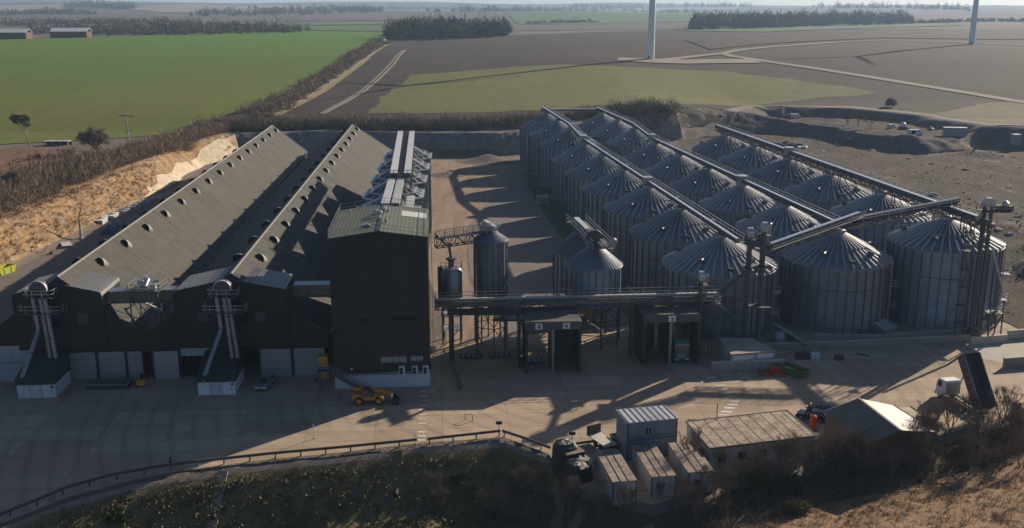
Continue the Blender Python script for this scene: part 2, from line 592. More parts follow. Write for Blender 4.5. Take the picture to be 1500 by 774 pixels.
def soil_material():
    t = NT('bare_earth_and_chalk')
    o = t.obj()
    n1 = t.noise(o, 0.035, 6, 0.62)
    n2 = t.noise(t.map(o, (1, 0.45, 1), (0, 0, 0.35)), 0.16, 6, 0.68)
    n3 = t.noise(o, 1.1, 5, 0.65)
    c = t.mix(n1, (0.205, 0.17, 0.145), (0.125, 0.112, 0.10))
    c = t.mix(t.math('MULTIPLY', n2, 0.6), c, (0.16, 0.115, 0.075))
    g = t.noise(o, 0.022, 5, 0.6, 0.52, 0.62)
    c = t.mix(t.math('MULTIPLY', g, 0.45), c, (0.105, 0.10, 0.045))
    c = t.mix(t.math('MULTIPLY', n3, 0.35), c, (0.085, 0.08, 0.078))
    w = t.noise(o, 0.25, 5, 0.7, 0.6, 0.68)
    c = t.mix(t.math('MULTIPLY', w, 0.4), c, (0.36, 0.34, 0.31))
    m = t.out(c, 0.95, 0, 0.15)
    t.bump(n3, 0.6, 0.25)
    return m


def plough_material(name, c1, c2, rot, lines=0.13, amt=0.35, tram=0.3):
    t = NT(name)
    o = t.obj()
    n1 = t.noise(o, 0.006, 5, 0.6)
    st = t.noise(t.map(o, (lines, lines * 0.02, 1), (0, 0, rot)), 1.0, 3, 0.6)
    n3 = t.noise(o, 0.3, 4, 0.6)
    n2 = t.noise(o, 0.025, 6, 0.68, 0.4, 0.62)
    c = t.mix(t.math('ADD', t.math('MULTIPLY', n1, 0.6), t.math('MULTIPLY', n2, 0.4)), c1, c2)
    k = tuple(x * 0.55 for x in c2)
    c = t.mix(t.math('MULTIPLY', st, amt), c, k)
    c = t.mix(t.math('MULTIPLY', n3, 0.2), c, k)
    # paired tramlines every 24 m and damp patches
    tl = t.n('ShaderNodeTexWave', wave_type='BANDS', bands_direction='X', Scale=0.31416 / 24.0, Distortion=0.6, Detail=1.0)
    tl.inputs['Detail Scale'].default_value = 0.05
    t.l(t.map(o, (1, 1, 1), (0, 0, rot)), tl.inputs['Vector'])
    tr = t.n('ShaderNodeMapRange')
    tr.inputs['From Min'].default_value = 0.97
    tr.inputs['From Max'].default_value = 1.0
    t.l(tl.outputs['Fac'], tr.inputs['Value'])
    c = t.mix(t.math('MULTIPLY', tr.outputs[0], tram), c, k)
    wp = t.noise(o, 0.011, 6, 0.7, 0.58, 0.68)
    c = t.mix(t.math('MULTIPLY', wp, 0.3), c, tuple(min(0.5, x * 1.5) for x in c1))
    return t.out(c, 0.95, 0, 0.1)


def crop_material(name, c1, c2, *_):
    """winter crop: dense green on the far side, thin and earthy towards the quarry edge"""
    t = NT(name)
    o = t.obj()
    s = t.n('ShaderNodeSeparateXYZ')
    t.l(o, s.inputs[0])
    g = t.n('ShaderNodeMapRange')
    g.inputs['From Min'].default_value = 780.0
    g.inputs['From Max'].default_value = 330.0
    t.l(t.math('ADD', s.outputs[1], t.math('MULTIPLY', s.outputs[0], 0.55)), g.inputs['Value'])
    n1 = t.noise(t.map(o, (1, 0.35, 1), (0, 0, 1.15)), 0.009, 6, 0.65, 0.3, 0.7)
    f = t.math('MULTIPLY', g.outputs[0], t.math('ADD', t.math('MULTIPLY', n1, 0.8), 0.35))
    c = t.mix(f, c1, (0.150, 0.122, 0.040))
    c = t.mix(t.math('MULTIPLY', n1, 0.35), c, c2)
    st = t.noise(t.map(o, (0.14, 0.004, 1), (0, 0, 1.2)), 1.0, 4, 0.6)
    c = t.mix(t.math('MULTIPLY', st, 0.3), c, (0.075, 0.085, 0.022))
    tl = t.n('ShaderNodeTexWave', wave_type='BANDS', bands_direction='X', Scale=0.31416 / 24.0, Distortion=0.5, Detail=1.0)
    tl.inputs['Detail Scale'].default_value = 0.05
    t.l(t.map(o, (1, 1, 1), (0, 0, 1.2)), tl.inputs['Vector'])
    tr = t.n('ShaderNodeMapRange')
    tr.inputs['From Min'].default_value = 0.96
    tr.inputs['From Max'].default_value = 1.0
    t.l(tl.outputs['Fac'], tr.inputs['Value'])
    c = t.mix(t.math('MULTIPLY', tr.outputs[0], 0.45), c, (0.13, 0.10, 0.045))
    return t.out(c, 0.95, 0, 0.1)


M['soil'] = soil_material()
M['plough'] = plough_material('ploughed_soil', (0.072, 0.054, 0.047), (0.048, 0.040, 0.037), 0.3)
M['plough_far'] = plough_material('far_ploughed_soil', (0.15, 0.115, 0.097), (0.10, 0.083, 0.075), 1.3, 0.05)
M['plough_red'] = plough_material('reddish_ploughed_soil', (0.24, 0.135, 0.085), (0.15, 0.09, 0.065), 1.45, 0.3)
M['crop'] = crop_material('green_winter_crop', (0.068, 0.185, 0.012), (0.095, 0.165, 0.022), 1.25, 0.10, 0.22)
M['crop_thin'] = plough_material('thin_winter_crop', (0.105, 0.155, 0.024), (0.155, 0.135, 0.038), 1.2, 0.12, 0.3)
M['crop_far'] = plough_material('far_green_crop', (0.085, 0.165, 0.05), (0.08, 0.13, 0.05), 0.4, 0.03, 0.1)
M['stubble'] = plough_material('olive_stubble_grass', (0.150, 0.150, 0.048), (0.125, 0.135, 0.05), 1.48, 0.15, 0.28)
M['dry_grass'] = plough_material('dry_rough_grass', (0.19, 0.165, 0.10), (0.13, 0.12, 0.075), 1.0, 0.2, 0.3)
M['track'] = pm('chalk_track', (0.25, 0.22, 0.18), (0.16, 0.145, 0.115), 0.05, 0.95)
M['verge'] = pm('yellow_grass_verge', (0.24, 0.19, 0.075), (0.15, 0.12, 0.06), 0.1, 0.95)

gx = axis_lines(-124, 250, 2.0, -6800, 7200, 1.09)
gy = axis_lines(66, 512, 2.0, 20, 9300, 1.045)
GX, GY = np.meshgrid(gx, gy)
GZ = terrain(GX, GY)


def grid_mesh(name, X, Y, Z, mat, smooth=True):
    ny, nx = X.shape
    v = np.stack([X, Y, Z], -1).reshape(-1, 3)
    i = np.arange(nx * ny).reshape(ny, nx)
    f = np.stack([i[:-1, :-1], i[:-1, 1:], i[1:, 1:], i[1:, :-1]], -1).reshape(-1, 4)
    m = D.meshes.new(name)
    m.from_pydata(v.tolist(), [], f.tolist())
    m.materials.append(mat)
    if smooth: m.polygons.foreach_set('use_smooth', [True] * len(m.polygons))
    o = D.objects.new(name, m)
    COL.objects.link(o)
    return o


ground = grid_mesh('ground', GX, GY, GZ, M['soil'])
tag(ground, kind='structure')


def inside(pts, poly):
    return sdist(pts[:, 0], pts[:, 1], poly) < 0


def sheet(name, poly, mat, off=0.06, foff=0.0003, flat=None, kind='structure', jag=0.0):
    """a surface of its own laid over the ground inside a world-space outline"""
    b = []
    n = len(poly)
    for i in range(n):
        a, c = V((poly[i][0], poly[i][1])), V((poly[(i + 1) % n][0], poly[(i + 1) % n][1]))
        st = max(2.0, 0.012 * min(a.y, c.y))
        k = min(60, max(1, int((c - a).length / st)))
        for j in range(k): b.append(a.lerp(c, j / k))
    if jag:
        rj = np.random.RandomState(len(b))
        off_ = rj.normal(0, 1, (len(b), 2))
        off_ = (off_ + np.roll(off_, 1, 0) + np.roll(off_, 2, 0)) / 2.2
        b = [p + V((float(q[0]), float(q[1]))) * (jag * p.y) for p, q in zip(b, off_)]
    nb = len(b)
    xs = [p.x for p in b]
    ys = [p.y for p in b]
    if flat is None:
        sx = gx[(gx > min(xs)) & (gx < max(xs))]
        sy = gy[(gy > min(ys)) & (gy < max(ys))]
        while len(sx) * len(sy) > 9000:
            sx, sy = sx[::2], sy[::2]
        if len(sx) and len(sy):
            q = np.stack(np.meshgrid(sx, sy), -1).reshape(-1, 2)
            dd = sdist(q[:, 0], q[:, 1], [(p.x, p.y) for p in b])
            q = q[dd < -0.6]
        else: q = np.zeros((0, 2))
    else: q = np.zeros((0, 2))
    vs = b + [V((float(p[0]), float(p[1]))) for p in q]
    r = geometry.delaunay_2d_cdt(vs, [(i, (i + 1) % nb) for i in range(nb)], [list(range(nb))], 1, 1e-4)
    P2 = np.array([(p.x, p.y) for p in r[0]])
    if flat is None: z = terrain(P2[:, 0], P2[:, 1]) + off + foff * P2[:, 1]
    else: z = np.full(len(P2), flat)
    m = D.meshes.new(name)
    m.from_pydata([(p[0], p[1], zz) for p, zz in zip(P2.tolist(), z.tolist())], [], r[2])
    m.materials.append(mat)
    bm = bmesh.new()
    bm.from_mesh(m)
    bmesh.ops.recalc_face_normals(bm, faces=bm.faces)
    if sum(f.normal.z for f in bm.faces) < 0: bmesh.ops.reverse_faces(bm, faces=bm.faces)
    bm.to_mesh(m)
    bm.free()
    if flat is None: m.polygons.foreach_set('use_smooth', [True] * len(m.polygons))
    o = D.objects.new(name, m)
    COL.objects.link(o)
    return tag(o, kind=kind)


def pxpoly(pts):
    return [tuple(T(*p)[:2]) for p in pts]


def ribbon_poly(pts, w):
    pts = [V((p[0], p[1])) for p in pts]
    L, R = [], []
    for i, p in enumerate(pts):
        d = (pts[min(i + 1, len(pts) - 1)] - pts[max(i - 1, 0)]).normalized()
        n = V((-d.y, d.x)) * w / 2
        L.append(p + n)
        R.append(p - n)
    return [tuple(p) for p in L + R[::-1]]


# big base field everywhere beyond the quarry
sheet('ploughed_field', [(-116, 396), (-80, 399), (-40, 396), (-3, 396), (34, 421), (72, 446), (96, 464), (112, 494), (124, 502), (167, 499),
                         (197, 470), (204, 426), (330, 410), (900, 900), (900, 1290), (300, 1500), (-120, 1000), (-250, 640), (-160, 470)], M['plough'], 0.05)
sheet('far_field', [(-1500, 1160), (-300, 1160), (300, 1510), (1000, 1320), (2600, 2000), (4500, 6000), (5200, 9000), (-5000, 9000), (-3800, 5000)], M['plough_far'], 0.05)
sheet('green_crop_field', pxpoly([(-40, 214), (60, 210), (150, 204), (225, 200), (300, 180), (370, 160), (440, 128), (510, 88), (552, 63), (566, 48), (450, 46), (300, 50), (130, 56), (-40, 60)]), M['crop'], 0.1, jag=0.0022)
sheet('reddish_field', pxpoly([(-30, 221), (60, 220), (190, 223), (150, 240), (70, 252), (-30, 262)]), M['plough_red'], 0.12, jag=0.004)
sheet('stubble_field', pxpoly([(535, 166), (560, 145), (600, 112), (700, 103), (820, 95), (880, 98), (960, 101), (1060, 106), (1150, 115), (1288, 137), (1180, 147), (1000, 155), (800, 162), (650, 166)]), M['stubble'], 0.12, jag=0.003)
sheet('rough_grass_field', [(199, 470), (206, 428), (330, 411), (520, 560), (470, 640), (300, 540), (235, 505)], M['dry_grass'], 0.12, jag=0.003)
sheet('quarry_rim_path', ribbon_poly([(100, 467), (119, 499), (168, 495), (195, 467), (203, 424), (262, 412)], 7), pm('rim_path', (0.19, 0.165, 0.14), (0.13, 0.115, 0.10), 0.2, 0.95), 0.16)


def track(name, px, w, mat, off=0.2, foff=0.0006):
    return sheet(name, ribbon_poly([tuple(T(*p)[:2]) for p in px], w), mat, off, foff)


track('farm_track', [(1560, 160), (1500, 151), (1420, 138), (1340, 125), (1260, 112), (1190, 101), (1120, 91), (1072, 84), (1058, 80), (1075, 76), (1130, 70), (1200, 65), (1300, 60), (1420, 64), (1530, 69)], 8, M['track'])
track('turbine_pad', [(905, 88), (960, 91), (1060, 91), (1110, 91)], 22, M['track'], 0.3)
track('turbine_spur', [(960, 91), (1020, 84), (1060, 80)], 9, M['track'], 0.35)
track('hedge_track', [(398, 171), (430, 156), (466, 137), (500, 113), (530, 91), (556, 71), (566, 66)], 7, M['verge'], 0.22)
track('wheel_rut', [(402, 170), (440, 151), (480, 127), (512, 104), (540, 84), (560, 70)], 1.6, M['track'], 0.26, 0.0007)
track('wheel_rut', [(470, 168), (500, 152), (530, 134), (552, 115), (570, 97), (590, 75)], 1.3, M['track'], 0.16, 0.0006)
track('wheel_rut', [(474, 168.5), (506, 152), (536, 134), (558, 115), (576, 97), (594, 75)], 1.3, M['track'], 0.16, 0.0006)
FAR = [('far_green_field', [(745, 22), (860, 18), (1010, 18), (1080, 24), (1000, 33), (880, 36), (760, 37)], 'crop_far'),
       ('far_green_field', [(420, 40), (560, 38), (570, 47), (455, 46)], 'crop_far'),
       ('far_green_field', [(430, 34), (560, 33), (562, 37), (430, 38.5)], 'crop_far'),
       ('far_green_field', [(1000, 47), (1120, 42), (1340, 36), (1420, 38), (1280, 42), (1120, 48)], 'crop_far'),
       ('far_green_field', [(-20, 33), (130, 28), (300, 30), (120, 36), (-20, 40)], 'crop_far'),
       ('far_green_field', [(980, 22), (1080, 17), (1130, 19), (1040, 26)], 'crop_far'),
       ('far_pale_field', [(400, 20), (560, 15), (730, 17), (740, 29), (600, 31), (410, 32)], 'plough_far'),
       ('far_pale_field', [(170, 12), (400, 9), (560, 12), (420, 17), (240, 19)], 'track'),
       ('far_pale_field', [(-20, 10), (100, 8), (90, 14), (-20, 18)], 'track'),
       ('far_pale_field', [(900, 12), (1100, 13), (1040, 15.5), (900, 15)], 'track'),
       ('far_dark_field', [(1000, 60), (1200, 50), (1500, 42), (1560, 46), (1560, 60), (1300, 57), (1120, 66), (1040, 74)], 'plough')]
for nm, pp, mm in FAR:
    try: sheet(nm, pxpoly(pp), M[mm], 0.3, 0.0006)
    except Exception as e: print('far sheet', nm, e)
# ================================================================ SILOS
def silo_proto(R, he, hp, nrib, name='grain_silo'):
    t = thing(name, 'steel grain silo', 'grain silo', (0, 0, 0))
    MB().lathe([(R + 0.35, -0.2), (R + 0.35, 0.35), (R - 0.2, 0.35)], 64, cap=False).build('base_ring', M['conc'], t)
    prof = [(R, 0.3), (R, he), (R - 0.02, he + 0.02)]
    MB().lathe(prof, 96, cap=False).build('wall', M['silo_wall'], t, True)
    b = MB()
    for i in range(nrib):
        a = 2 * PI * (i + 0.5) / nrib
        ca, sa = math.cos(a), math.sin(a)
        p, q = V((R * ca, R * sa, 0.35)), V((R * ca, R * sa, he - 0.05))
        r = V((ca, sa, 0)) * 0.10
        b.bar(p + r, q + r, 0.20, 0.24, up=(ca, sa, 0))
    b.lathe([(R + 0.06, he * 0.66), (R + 0.12, he * 0.66 + 0.08), (R + 0.06, he * 0.66 + 0.16)], 64, cap=False)
    b.build('stiffener_posts', M['silo_rib'], t)
    # roof: two tiers of folded panels, raised seams
    b = MB()
    n = 40
    k = (hp - he) / R
    r0, rm, r1 = R + 0.28, R * 0.55, 0.95
    zf = lambda r: he + (R - r) * k
    tiers = ((r0, rm - 0.1, 0.02), (rm + 0.12, r1, 0.22))
    for (ra, rb, dz) in tiers:
        b.lathe([(ra, zf(ra) + dz), (rb, zf(rb) + dz)], n * 2, cap=False)
    b.lathe([(rm + 0.12, zf(rm + 0.12) + 0.22), (rm + 0.12, zf(rm + 0.12) - 0.02)], n * 2, cap=False)
    b.lathe([(r0, zf(r0) + 0.02), (r0, zf(r0) - 0.16), (R - 0.01, he - 0.15)], n * 2, cap=False)
    rf = b.build('roof', M['silo_roof'], t)
    s = MB()
    for i in range(n):
        a = 2 * PI * i / n
        for ti, (ra, rb, dz) in enumerate(tiers):
            aa = a + (PI / n * 0.35 if ti else 0)
            ca, sa = math.cos(aa), math.sin(aa)
            p = V((ra * ca, ra * sa, zf(ra) + dz + 0.14))
            q = V((rb * ca, rb * sa, zf(rb) + dz + 0.14))
            s.bar(p, q, 0.17 if ti else 0.24, 0.44)
    s.build('seam', M['silo_seam'], rf)
    MB().lathe([(1.25, zf(1.0) + 0.1), (1.25, hp + 0.45), (0.9, hp + 0.62), (0.3, hp + 0.75)], 24).build('peak_cap', M['steel'], t, True)
    # roof vents: bent cowls on the slope
    for a in (-2.2, -0.95, 0.3, 1.6, 2.8):
        r = R * 0.72
        c = V((r * math.cos(a), r * math.sin(a), zf(r)))
        o = V((math.cos(a), math.sin(a), 0))
        v = MB()
        v.tube(c, c + V((0, 0, 0.75)), 0.33, n=10)
        v.tube(c + V((0, 0, 0.7)) - o * 0.2, c + V((0, 0, 0.5)) + o * 0.65, 0.36, 0.42, n=10)
        v.build('roof_vent', M['silo_rib'], t, True)
    # inspection hatch and roof ladder on the sunny side
    a = -0.62
    o = V((math.cos(a), math.sin(a), 0))
    sd = V((-math.sin(a), math.cos(a), 0))
    up = V((0, 0, 1))
    l = MB()
    l.ladder(o * (R + 0.55) + up * 0.3, o * (R + 0.55) + up * (he + 0.6), sd, 0.7, 0.09, 0.6)
    l.ladder(o * (R + 0.4) + up * (he + 0.5), o * 1.6 + up * (zf(1.6) + 0.55), sd, 0.6, 0.09, 0.6)
    for zz in (he * 0.35, he * 0.68):
        c = o * (R + 0.9) + up * zz
        l.box(c.x - 0.7, c.y - 0.7, c.z, c.x + 0.7, c.y + 0.7, c.z + 0.08)
        l.rail([(c.x - 0.7, c.y - 0.7, c.z), (c.x + 0.7, c.y - 0.7, c.z), (c.x + 0.7, c.y + 0.7, c.z)], 1.1, 1.4, 0.04)
    l.build('ladder', M['steel'], t)
    a = -1.55
    r = R * 0.86
    c = V((r * math.cos(a), r * math.sin(a), zf(r)))
    MB().lathe([(0.45, 0), (0.45, 0.42), (0.38, 0.5)], 12).build('inspection_hatch', M['black'], t).location = c
    return t


ORD = ['first', 'second', 'third', 'fourth', 'fifth', 'sixth', 'seventh', 'eighth', 'ninth', 'tenth', 'eleventh', 'twelfth', 'thirteenth', 'fourteenth']
ROWS = [('nearest the warehouses', (36.5, 169.7), (-2.95, 25.3), 9, 9.7, 11.4, 16.2, 10),
        ('in the middle', (58.0, 172.6), (-3.1, 24.5), 9, 9.2, 11.9, 16.4, 20),
        ('beside the open quarry ground', (78.0, 174.6), (-2.75, 25.0), 6, 9.5, 14.3, 18.3, 30)]
used = {}
for (rn, p0, st, n, R_, he, hp, sd_) in ROWS:
    base = silo_proto(R_, he, hp, 36)
    tall = None
    for i in range(n):
        x, y = p0[0] + st[0] * i, p0[1] + st[1] * i
        lab = f'ribbed galvanised grain silo, {ORD[i]} from the yard in the row {rn}'
        rz = 0.0
        if n == 9 and i >= 6:
            if tall is None:
                tall = silo_proto(R_, he + 1.6, hp + 1.6, 36)
                o = tall
            else: o = dup(tall, (0, 0, 0))
        else: o = base if i == 0 else dup(base, (0, 0, 0))
        o.location = (x, y, 0)
        tag(o, lab, None, 'round steel grain silos in three rows')
# ================================================================ WAREHOUSES
def W(mb, name, mat, parent, smooth=False):
    """build world-space geometry as a part of an unrotated thing"""
    o = mb.build(name, mat, parent, smooth)
    r = parent
    off = V((0, 0, 0))
    while r is not None:
        off = off - V(r.location)
        r = r.parent
    o.location = off
    return o


def vent_mesh():
    """half-round ridge ventilator cowl, opening towards -x"""
    b = MB()
    n = 9
    pts = []
    for i in range(n + 1):
        a = PI * i / n
        pts.append((math.cos(a) * 0.78, math.sin(a) * 0.72))
    v, f = [], []
    for (yy, zz) in pts:
        v.append((0.0, yy, zz))
        v.append((0.55, yy * 0.98, zz * 0.96))
        v.append((1.15, yy * 0.8, zz * 0.55))
    for i in range(n):
        for k in range(2):
            f.append((i * 3 + k, i * 3 + k + 1, i * 3 + 4 + k, i * 3 + 3 + k))
    b.add(v, f)
    return b


M['ridge'] = pm('ridge_sheet', (0.24, 0.24, 0.23), (0.15, 0.15, 0.145), 0.6, 0.8)
VENT = vent_mesh().build('roof_vent', pm('vent_sheet', (0.26, 0.26, 0.25), (0.18, 0.18, 0.17), 0.8, 0.7))
VENT_IN = MB().add([(0.12, math.cos(PI * i / 9) * 0.74, math.sin(PI * i / 9) * 0.68) for i in range(10)], [tuple(range(10))]).build('opening', M['void'])
COL.objects.unlink(VENT)
COL.objects.unlink(VENT_IN)


def add_vent(t, x, y, z, tilt, flip):
    """cowl with its mouth turned towards the yard; one helper Empty is avoided by composing the rotation"""
    mt = Matrix.Rotation(-tilt if flip else tilt, 4, 'Y') @ Matrix.Rotation(math.radians(62 if not flip else 98), 4, 'Z')
    for nm, data, par in (('roof_vent', VENT.data, t), ('opening', VENT_IN.data, None)):
        o = D.objects.new(nm, data)
        COL.objects.link(o)
        if par:
            adopt(o, par)
            o.rotation_euler = mt.to_euler()
            o.location = (x, y, z)
            o.scale = (1.2, 1.25, 1.15)
            top = o
        else: adopt(o, top)


def warehouse(label, x0, y0, rz, wl, wr, zr, ze, L, hh, nvent, bays, door):
    """gabled store; local x along the facade, y away from the camera, origin under the ridge at the front"""
    t = thing('grain_warehouse', label, 'warehouse', (x0, y0, 0), rz, 'long gabled grain warehouses side by side')
    # end wall with its gable, back and long walls
    w_ = MB()
    zl = 4.4
    w_.add([(-wl, 0, zl), (wr, 0, zl), (wr, 0, ze), (0, 0, zr), (-wl, 0, ze)], [(0, 1, 2, 3, 4)])
    w_.add([(-wl, L, 0), (wr, L, 0), (wr, L, ze), (0, L, zr), (-wl, L, ze)], [(4, 3, 2, 1, 0)])
    w_.add([(-wl, 0, 0), (-wl, L, 0), (-wl, L, ze), (-wl, 0, ze)], [(0, 1, 2, 3)])
    w_.add([(wr, 0, 0), (wr, L, 0), (wr, L, ze), (wr, 0, ze)], [(3, 2, 1, 0)])
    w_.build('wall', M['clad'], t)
    for sg, wd, nm in ((-1, wl, 0), (1, wr, 1)):
        k = (zr - ze) / wd
        x1, z1 = sg * (wd + 0.25), ze - 0.25 * k
        r = MB()
        r.add([(0, -0.1, zr + 0.06), (x1, -0.1, z1 + 0.06), (x1, L + 0.3, z1 + 0.06), (0, L + 0.3, zr + 0.06),
               (0, -0.1, zr - 0.1), (x1, -0.1, z1 - 0.1), (x1, L + 0.3, z1 - 0.1), (0, L + 0.3, zr - 0.1)],
              [(0, 1, 2, 3), (7, 6, 5, 4), (0, 4, 5, 1), (1, 5, 6, 2), (2, 6, 7, 3)])
        ro = r.build('roof', M['roof'], t)
        tilt = math.atan(k)
        for i in range(nvent):
            y = 13.5 + (L - 19) * i / (nvent - 1)
            xv = sg * 1.7
            add_vent(t, xv, y, zr - abs(xv) * k + 0.02, tilt, sg < 0)
        s = MB()
        ns = 8
        for i in range(1, ns):
            y = L * i / ns
            s.bar((sg * 0.3, y, zr - 0.3 * k + 0.10), (x1 * 0.99, y, z1 + 0.11), 0.16, 0.10)
        s.build('seam', M['hh_roof'], ro)
        e = MB()
        e.bar((x1 + sg * 0.08, -0.1, z1 - 0.05), (x1 + sg * 0.08, L + 0.3, z1 - 0.05), 0.22, 0.22)
        for i in range(int(L / 6.5)):
            e.box(x1 + sg * 0.05 - 0.15, 4 + i * 6.5, z1, x1 + sg * 0.05 + 0.15, 4.35 + i * 6.5, z1 + 0.4)
        e.build('gutter', M['clad_trim'], t)
    MB().yprism([(-0.2, zr - 0.05), (0.2, zr - 0.05), (0.14, zr + 0.08), (0, zr + 0.1), (-0.14, zr + 0.08)], -0.1, L + 0.3).build('ridge_cap', M['ridge'], t)
    v = MB()
    for sg, wd in ((-1, wl), (1, wr)):
        v.bar((0, L + 0.32, zr + 0.05), (sg * wd, L + 0.32, ze + 0.05), 0.2, 0.3)
    v.build('verge_trim', M['hh_roof'], t)
    # raised head house across the front
    cx, hw, za, zb, dp = hh
    h = MB()
    fr = 0.35
    prof = [(cx - hw, 4.9), (cx + hw, 4.9), (cx + hw, zb - 0.5), (cx + hw - 0.15, zb - 0.15), (cx + hw - 0.5, zb), (cx, za), (cx - hw + 0.5, zb), (cx - hw + 0.15, zb - 0.15), (cx - hw, zb - 0.5)]
    h.yprism(prof, -fr, dp)
    ho = h.build('head_house', M['clad'], t)
    r = MB()
    pr = [(cx - hw - 0.06, zb - 0.6), (cx - hw + 0.12, zb - 0.1), (cx - hw + 0.5, zb + 0.07), (cx, za + 0.08), (cx + hw - 0.5, zb + 0.07), (cx + hw - 0.12, zb - 0.1), (cx + hw + 0.06, zb - 0.6)]
    pv_ = [(x, z + 0.09) for x, z in pr]
    for i in range(len(pr) - 1):
        a, b, c, d_ = pr[i], pr[i + 1], pv_[i + 1], pv_[i]
        r.yprism([a, b, c, d_], -fr - 0.1, dp + 0.15)
    nr = 26
    for i in range(nr):
        x = cx - hw + 0.7 + (2 * hw - 1.4) * i / (nr - 1)
        z = za + 0.14 - abs(x - cx) / (hw - 0.5) * (za - zb) + 0.03
        r.bar((x, -fr - 0.1, z), (x, dp + 0.15, z), 0.09, 0.10)
    r.build('roof', M['hh_roof'], ho)
    tr = MB()
    for sg in (-1, 1):
        tr.bar((cx + sg * hw, -fr - 0.12, zb - 0.5), (cx, -fr - 0.12, za - 0.0), 0.14, 0.2)
        tr.bar((cx + sg * hw, -fr - 0.12, zb - 0.5), (cx + sg * hw, -fr - 0.12, zb - 2.6), 0.14)
    tr.build('trim', M['clad_trim'], ho)
    for sx in (-0.5, 0.52):
        x = cx + hw * sx
        lv = MB()
        lv.box(x - 0.8, -fr - 0.03, 8.95, x + 0.8, -fr + 0.01, 10.5)
        for j in range(7):
            lv.box(x - 0.75, -fr - 0.07, 9.0 + j * 0.22, x + 0.75, -fr, 9.13 + j * 0.22)
        lv.build('louvre', M['steel_dark'], ho)
    # concrete push-wall panels between steel columns
    for (xa, xb, zt) in bays:
        p = MB()
        nh = 4
        for j in range(nh):
            p.box(xa + 0.12, 0.06 + 0.015 * (j % 2), zt * j / nh + 0.02, xb - 0.12, 0.5, zt * (j + 1) / nh - 0.02)
        p.build('concrete_panel', M['grey_panel'], t)
        MB().box(xa - 0.13, -0.1, 0, xa + 0.13, 0.3, 4.6).build('column', M['clad_trim'], t)
    for (xa, xb, z0, z1) in door:
        MB().box(xa, -0.32, z0, xb, -0.22, z1).build('roller_door', M['door_grey'], t)
        if z0 > 0.5:
            MB().box(xa + 0.05, 0.9, 0.0, xb - 0.05, 1.0, z0 + 0.5).build('door_opening', M['void'], t)
        f = MB()
        f.box(xa - 0.2, -0.4, 0, xa, -0.1, z1 + 0.2)
        f.box(xb, -0.4, 0, xb + 0.2, -0.1, z1 + 0.2)
        f.box(xa, -0.4, z1, xb, -0.1, z1 + 0.2)
        f.build('door_frame', M['clad_trim'], t)
    return t


warehouse('grain warehouse with narrower raised front block, beside the bare chalk bank', -67.4, 142.4, math.radians(4.5), 11.3, 11.4, 16.2, 7.0, 206,
          (-0.2, 6.4, 15.1, 13.7, 8.4), 15, [(-4.4, -0.2, 4.2), (0.0, 4.3, 4.2), (4.5, 8.6, 4.2), (8.8, 11.2, 4.2)], [(-10.8, -4.9, 0.05, 5.7)])
warehouse('grain warehouse with wider raised front block, next to the tall dark tower', -41.9, 143.4, math.radians(3.85), 14.0, 13.9, 16.4, 7.0, 205,
          (-0.3, 8.3, 15.5, 13.9, 8.2), 15, [(-12.6, -8.7, 4.4), (3.4, 8.2, 4.7), (8.4, 13.3, 4.7)], [(-8.2, -3.9, 3.7, 6.6)])


# ================================================================ KIOSKS AND DUCTED ELEVATORS IN FRONT
def kiosk(label, x0, x1, yf, yb):
    """low white outlet kiosk under a dark mono-pitch roof"""
    cx = (x0 + x1) / 2
    t = thing('outlet_kiosk', label, 'kiosk', (cx, yf, 0), math.radians(4.2), 'white outlet kiosks below the ducts')
    hw, dp = (x1 - x0) / 2, yb - yf
    MB().box(-hw, 0, 0.1, hw, dp, 2.25).build('wall', M['white'], t)
    MB().box(-hw - 0.12, -0.12, 0, hw + 0.12, dp, 0.12).build('plinth', M['conc'], t)
    r = MB()
    r.xprism([(-0.25, 2.2), (-0.25, 3.0), (dp, 4.8), (dp, 2.2)], -hw - 0.15, hw + 0.15)
    r.build('roof', M['clad_trim'], t)
    for i in range(2):
        xx = -hw * 0.35 + i * hw * 0.62
        d_ = MB().box(xx, -0.05, 0.15, xx + hw * 0.58, 0.002, 2.1).build('door', M['white'], t)
        MB().box(xx + 0.06, -0.075, 0.2, xx + 0.1, -0.04, 2.1).build('frame', M['steel_dark'], d_)
        MB().box(xx + hw * 0.5, -0.1, 1.0, xx + hw * 0.54, -0.03, 1.2).build('handle', M['black'], d_)
    MB().box(hw * 0.8, -0.2, 1.65, hw * 0.92, 0, 1.9).build('lamp', M['black'], t)
    return t


kiosk('white outlet kiosk below the warehouse nearest the chalk bank', -71.3, -66.0, 134.6, 140.9)
kiosk('white outlet kiosk beside the half open warehouse door', -45.6, -40.3, 135.7, 142.4)


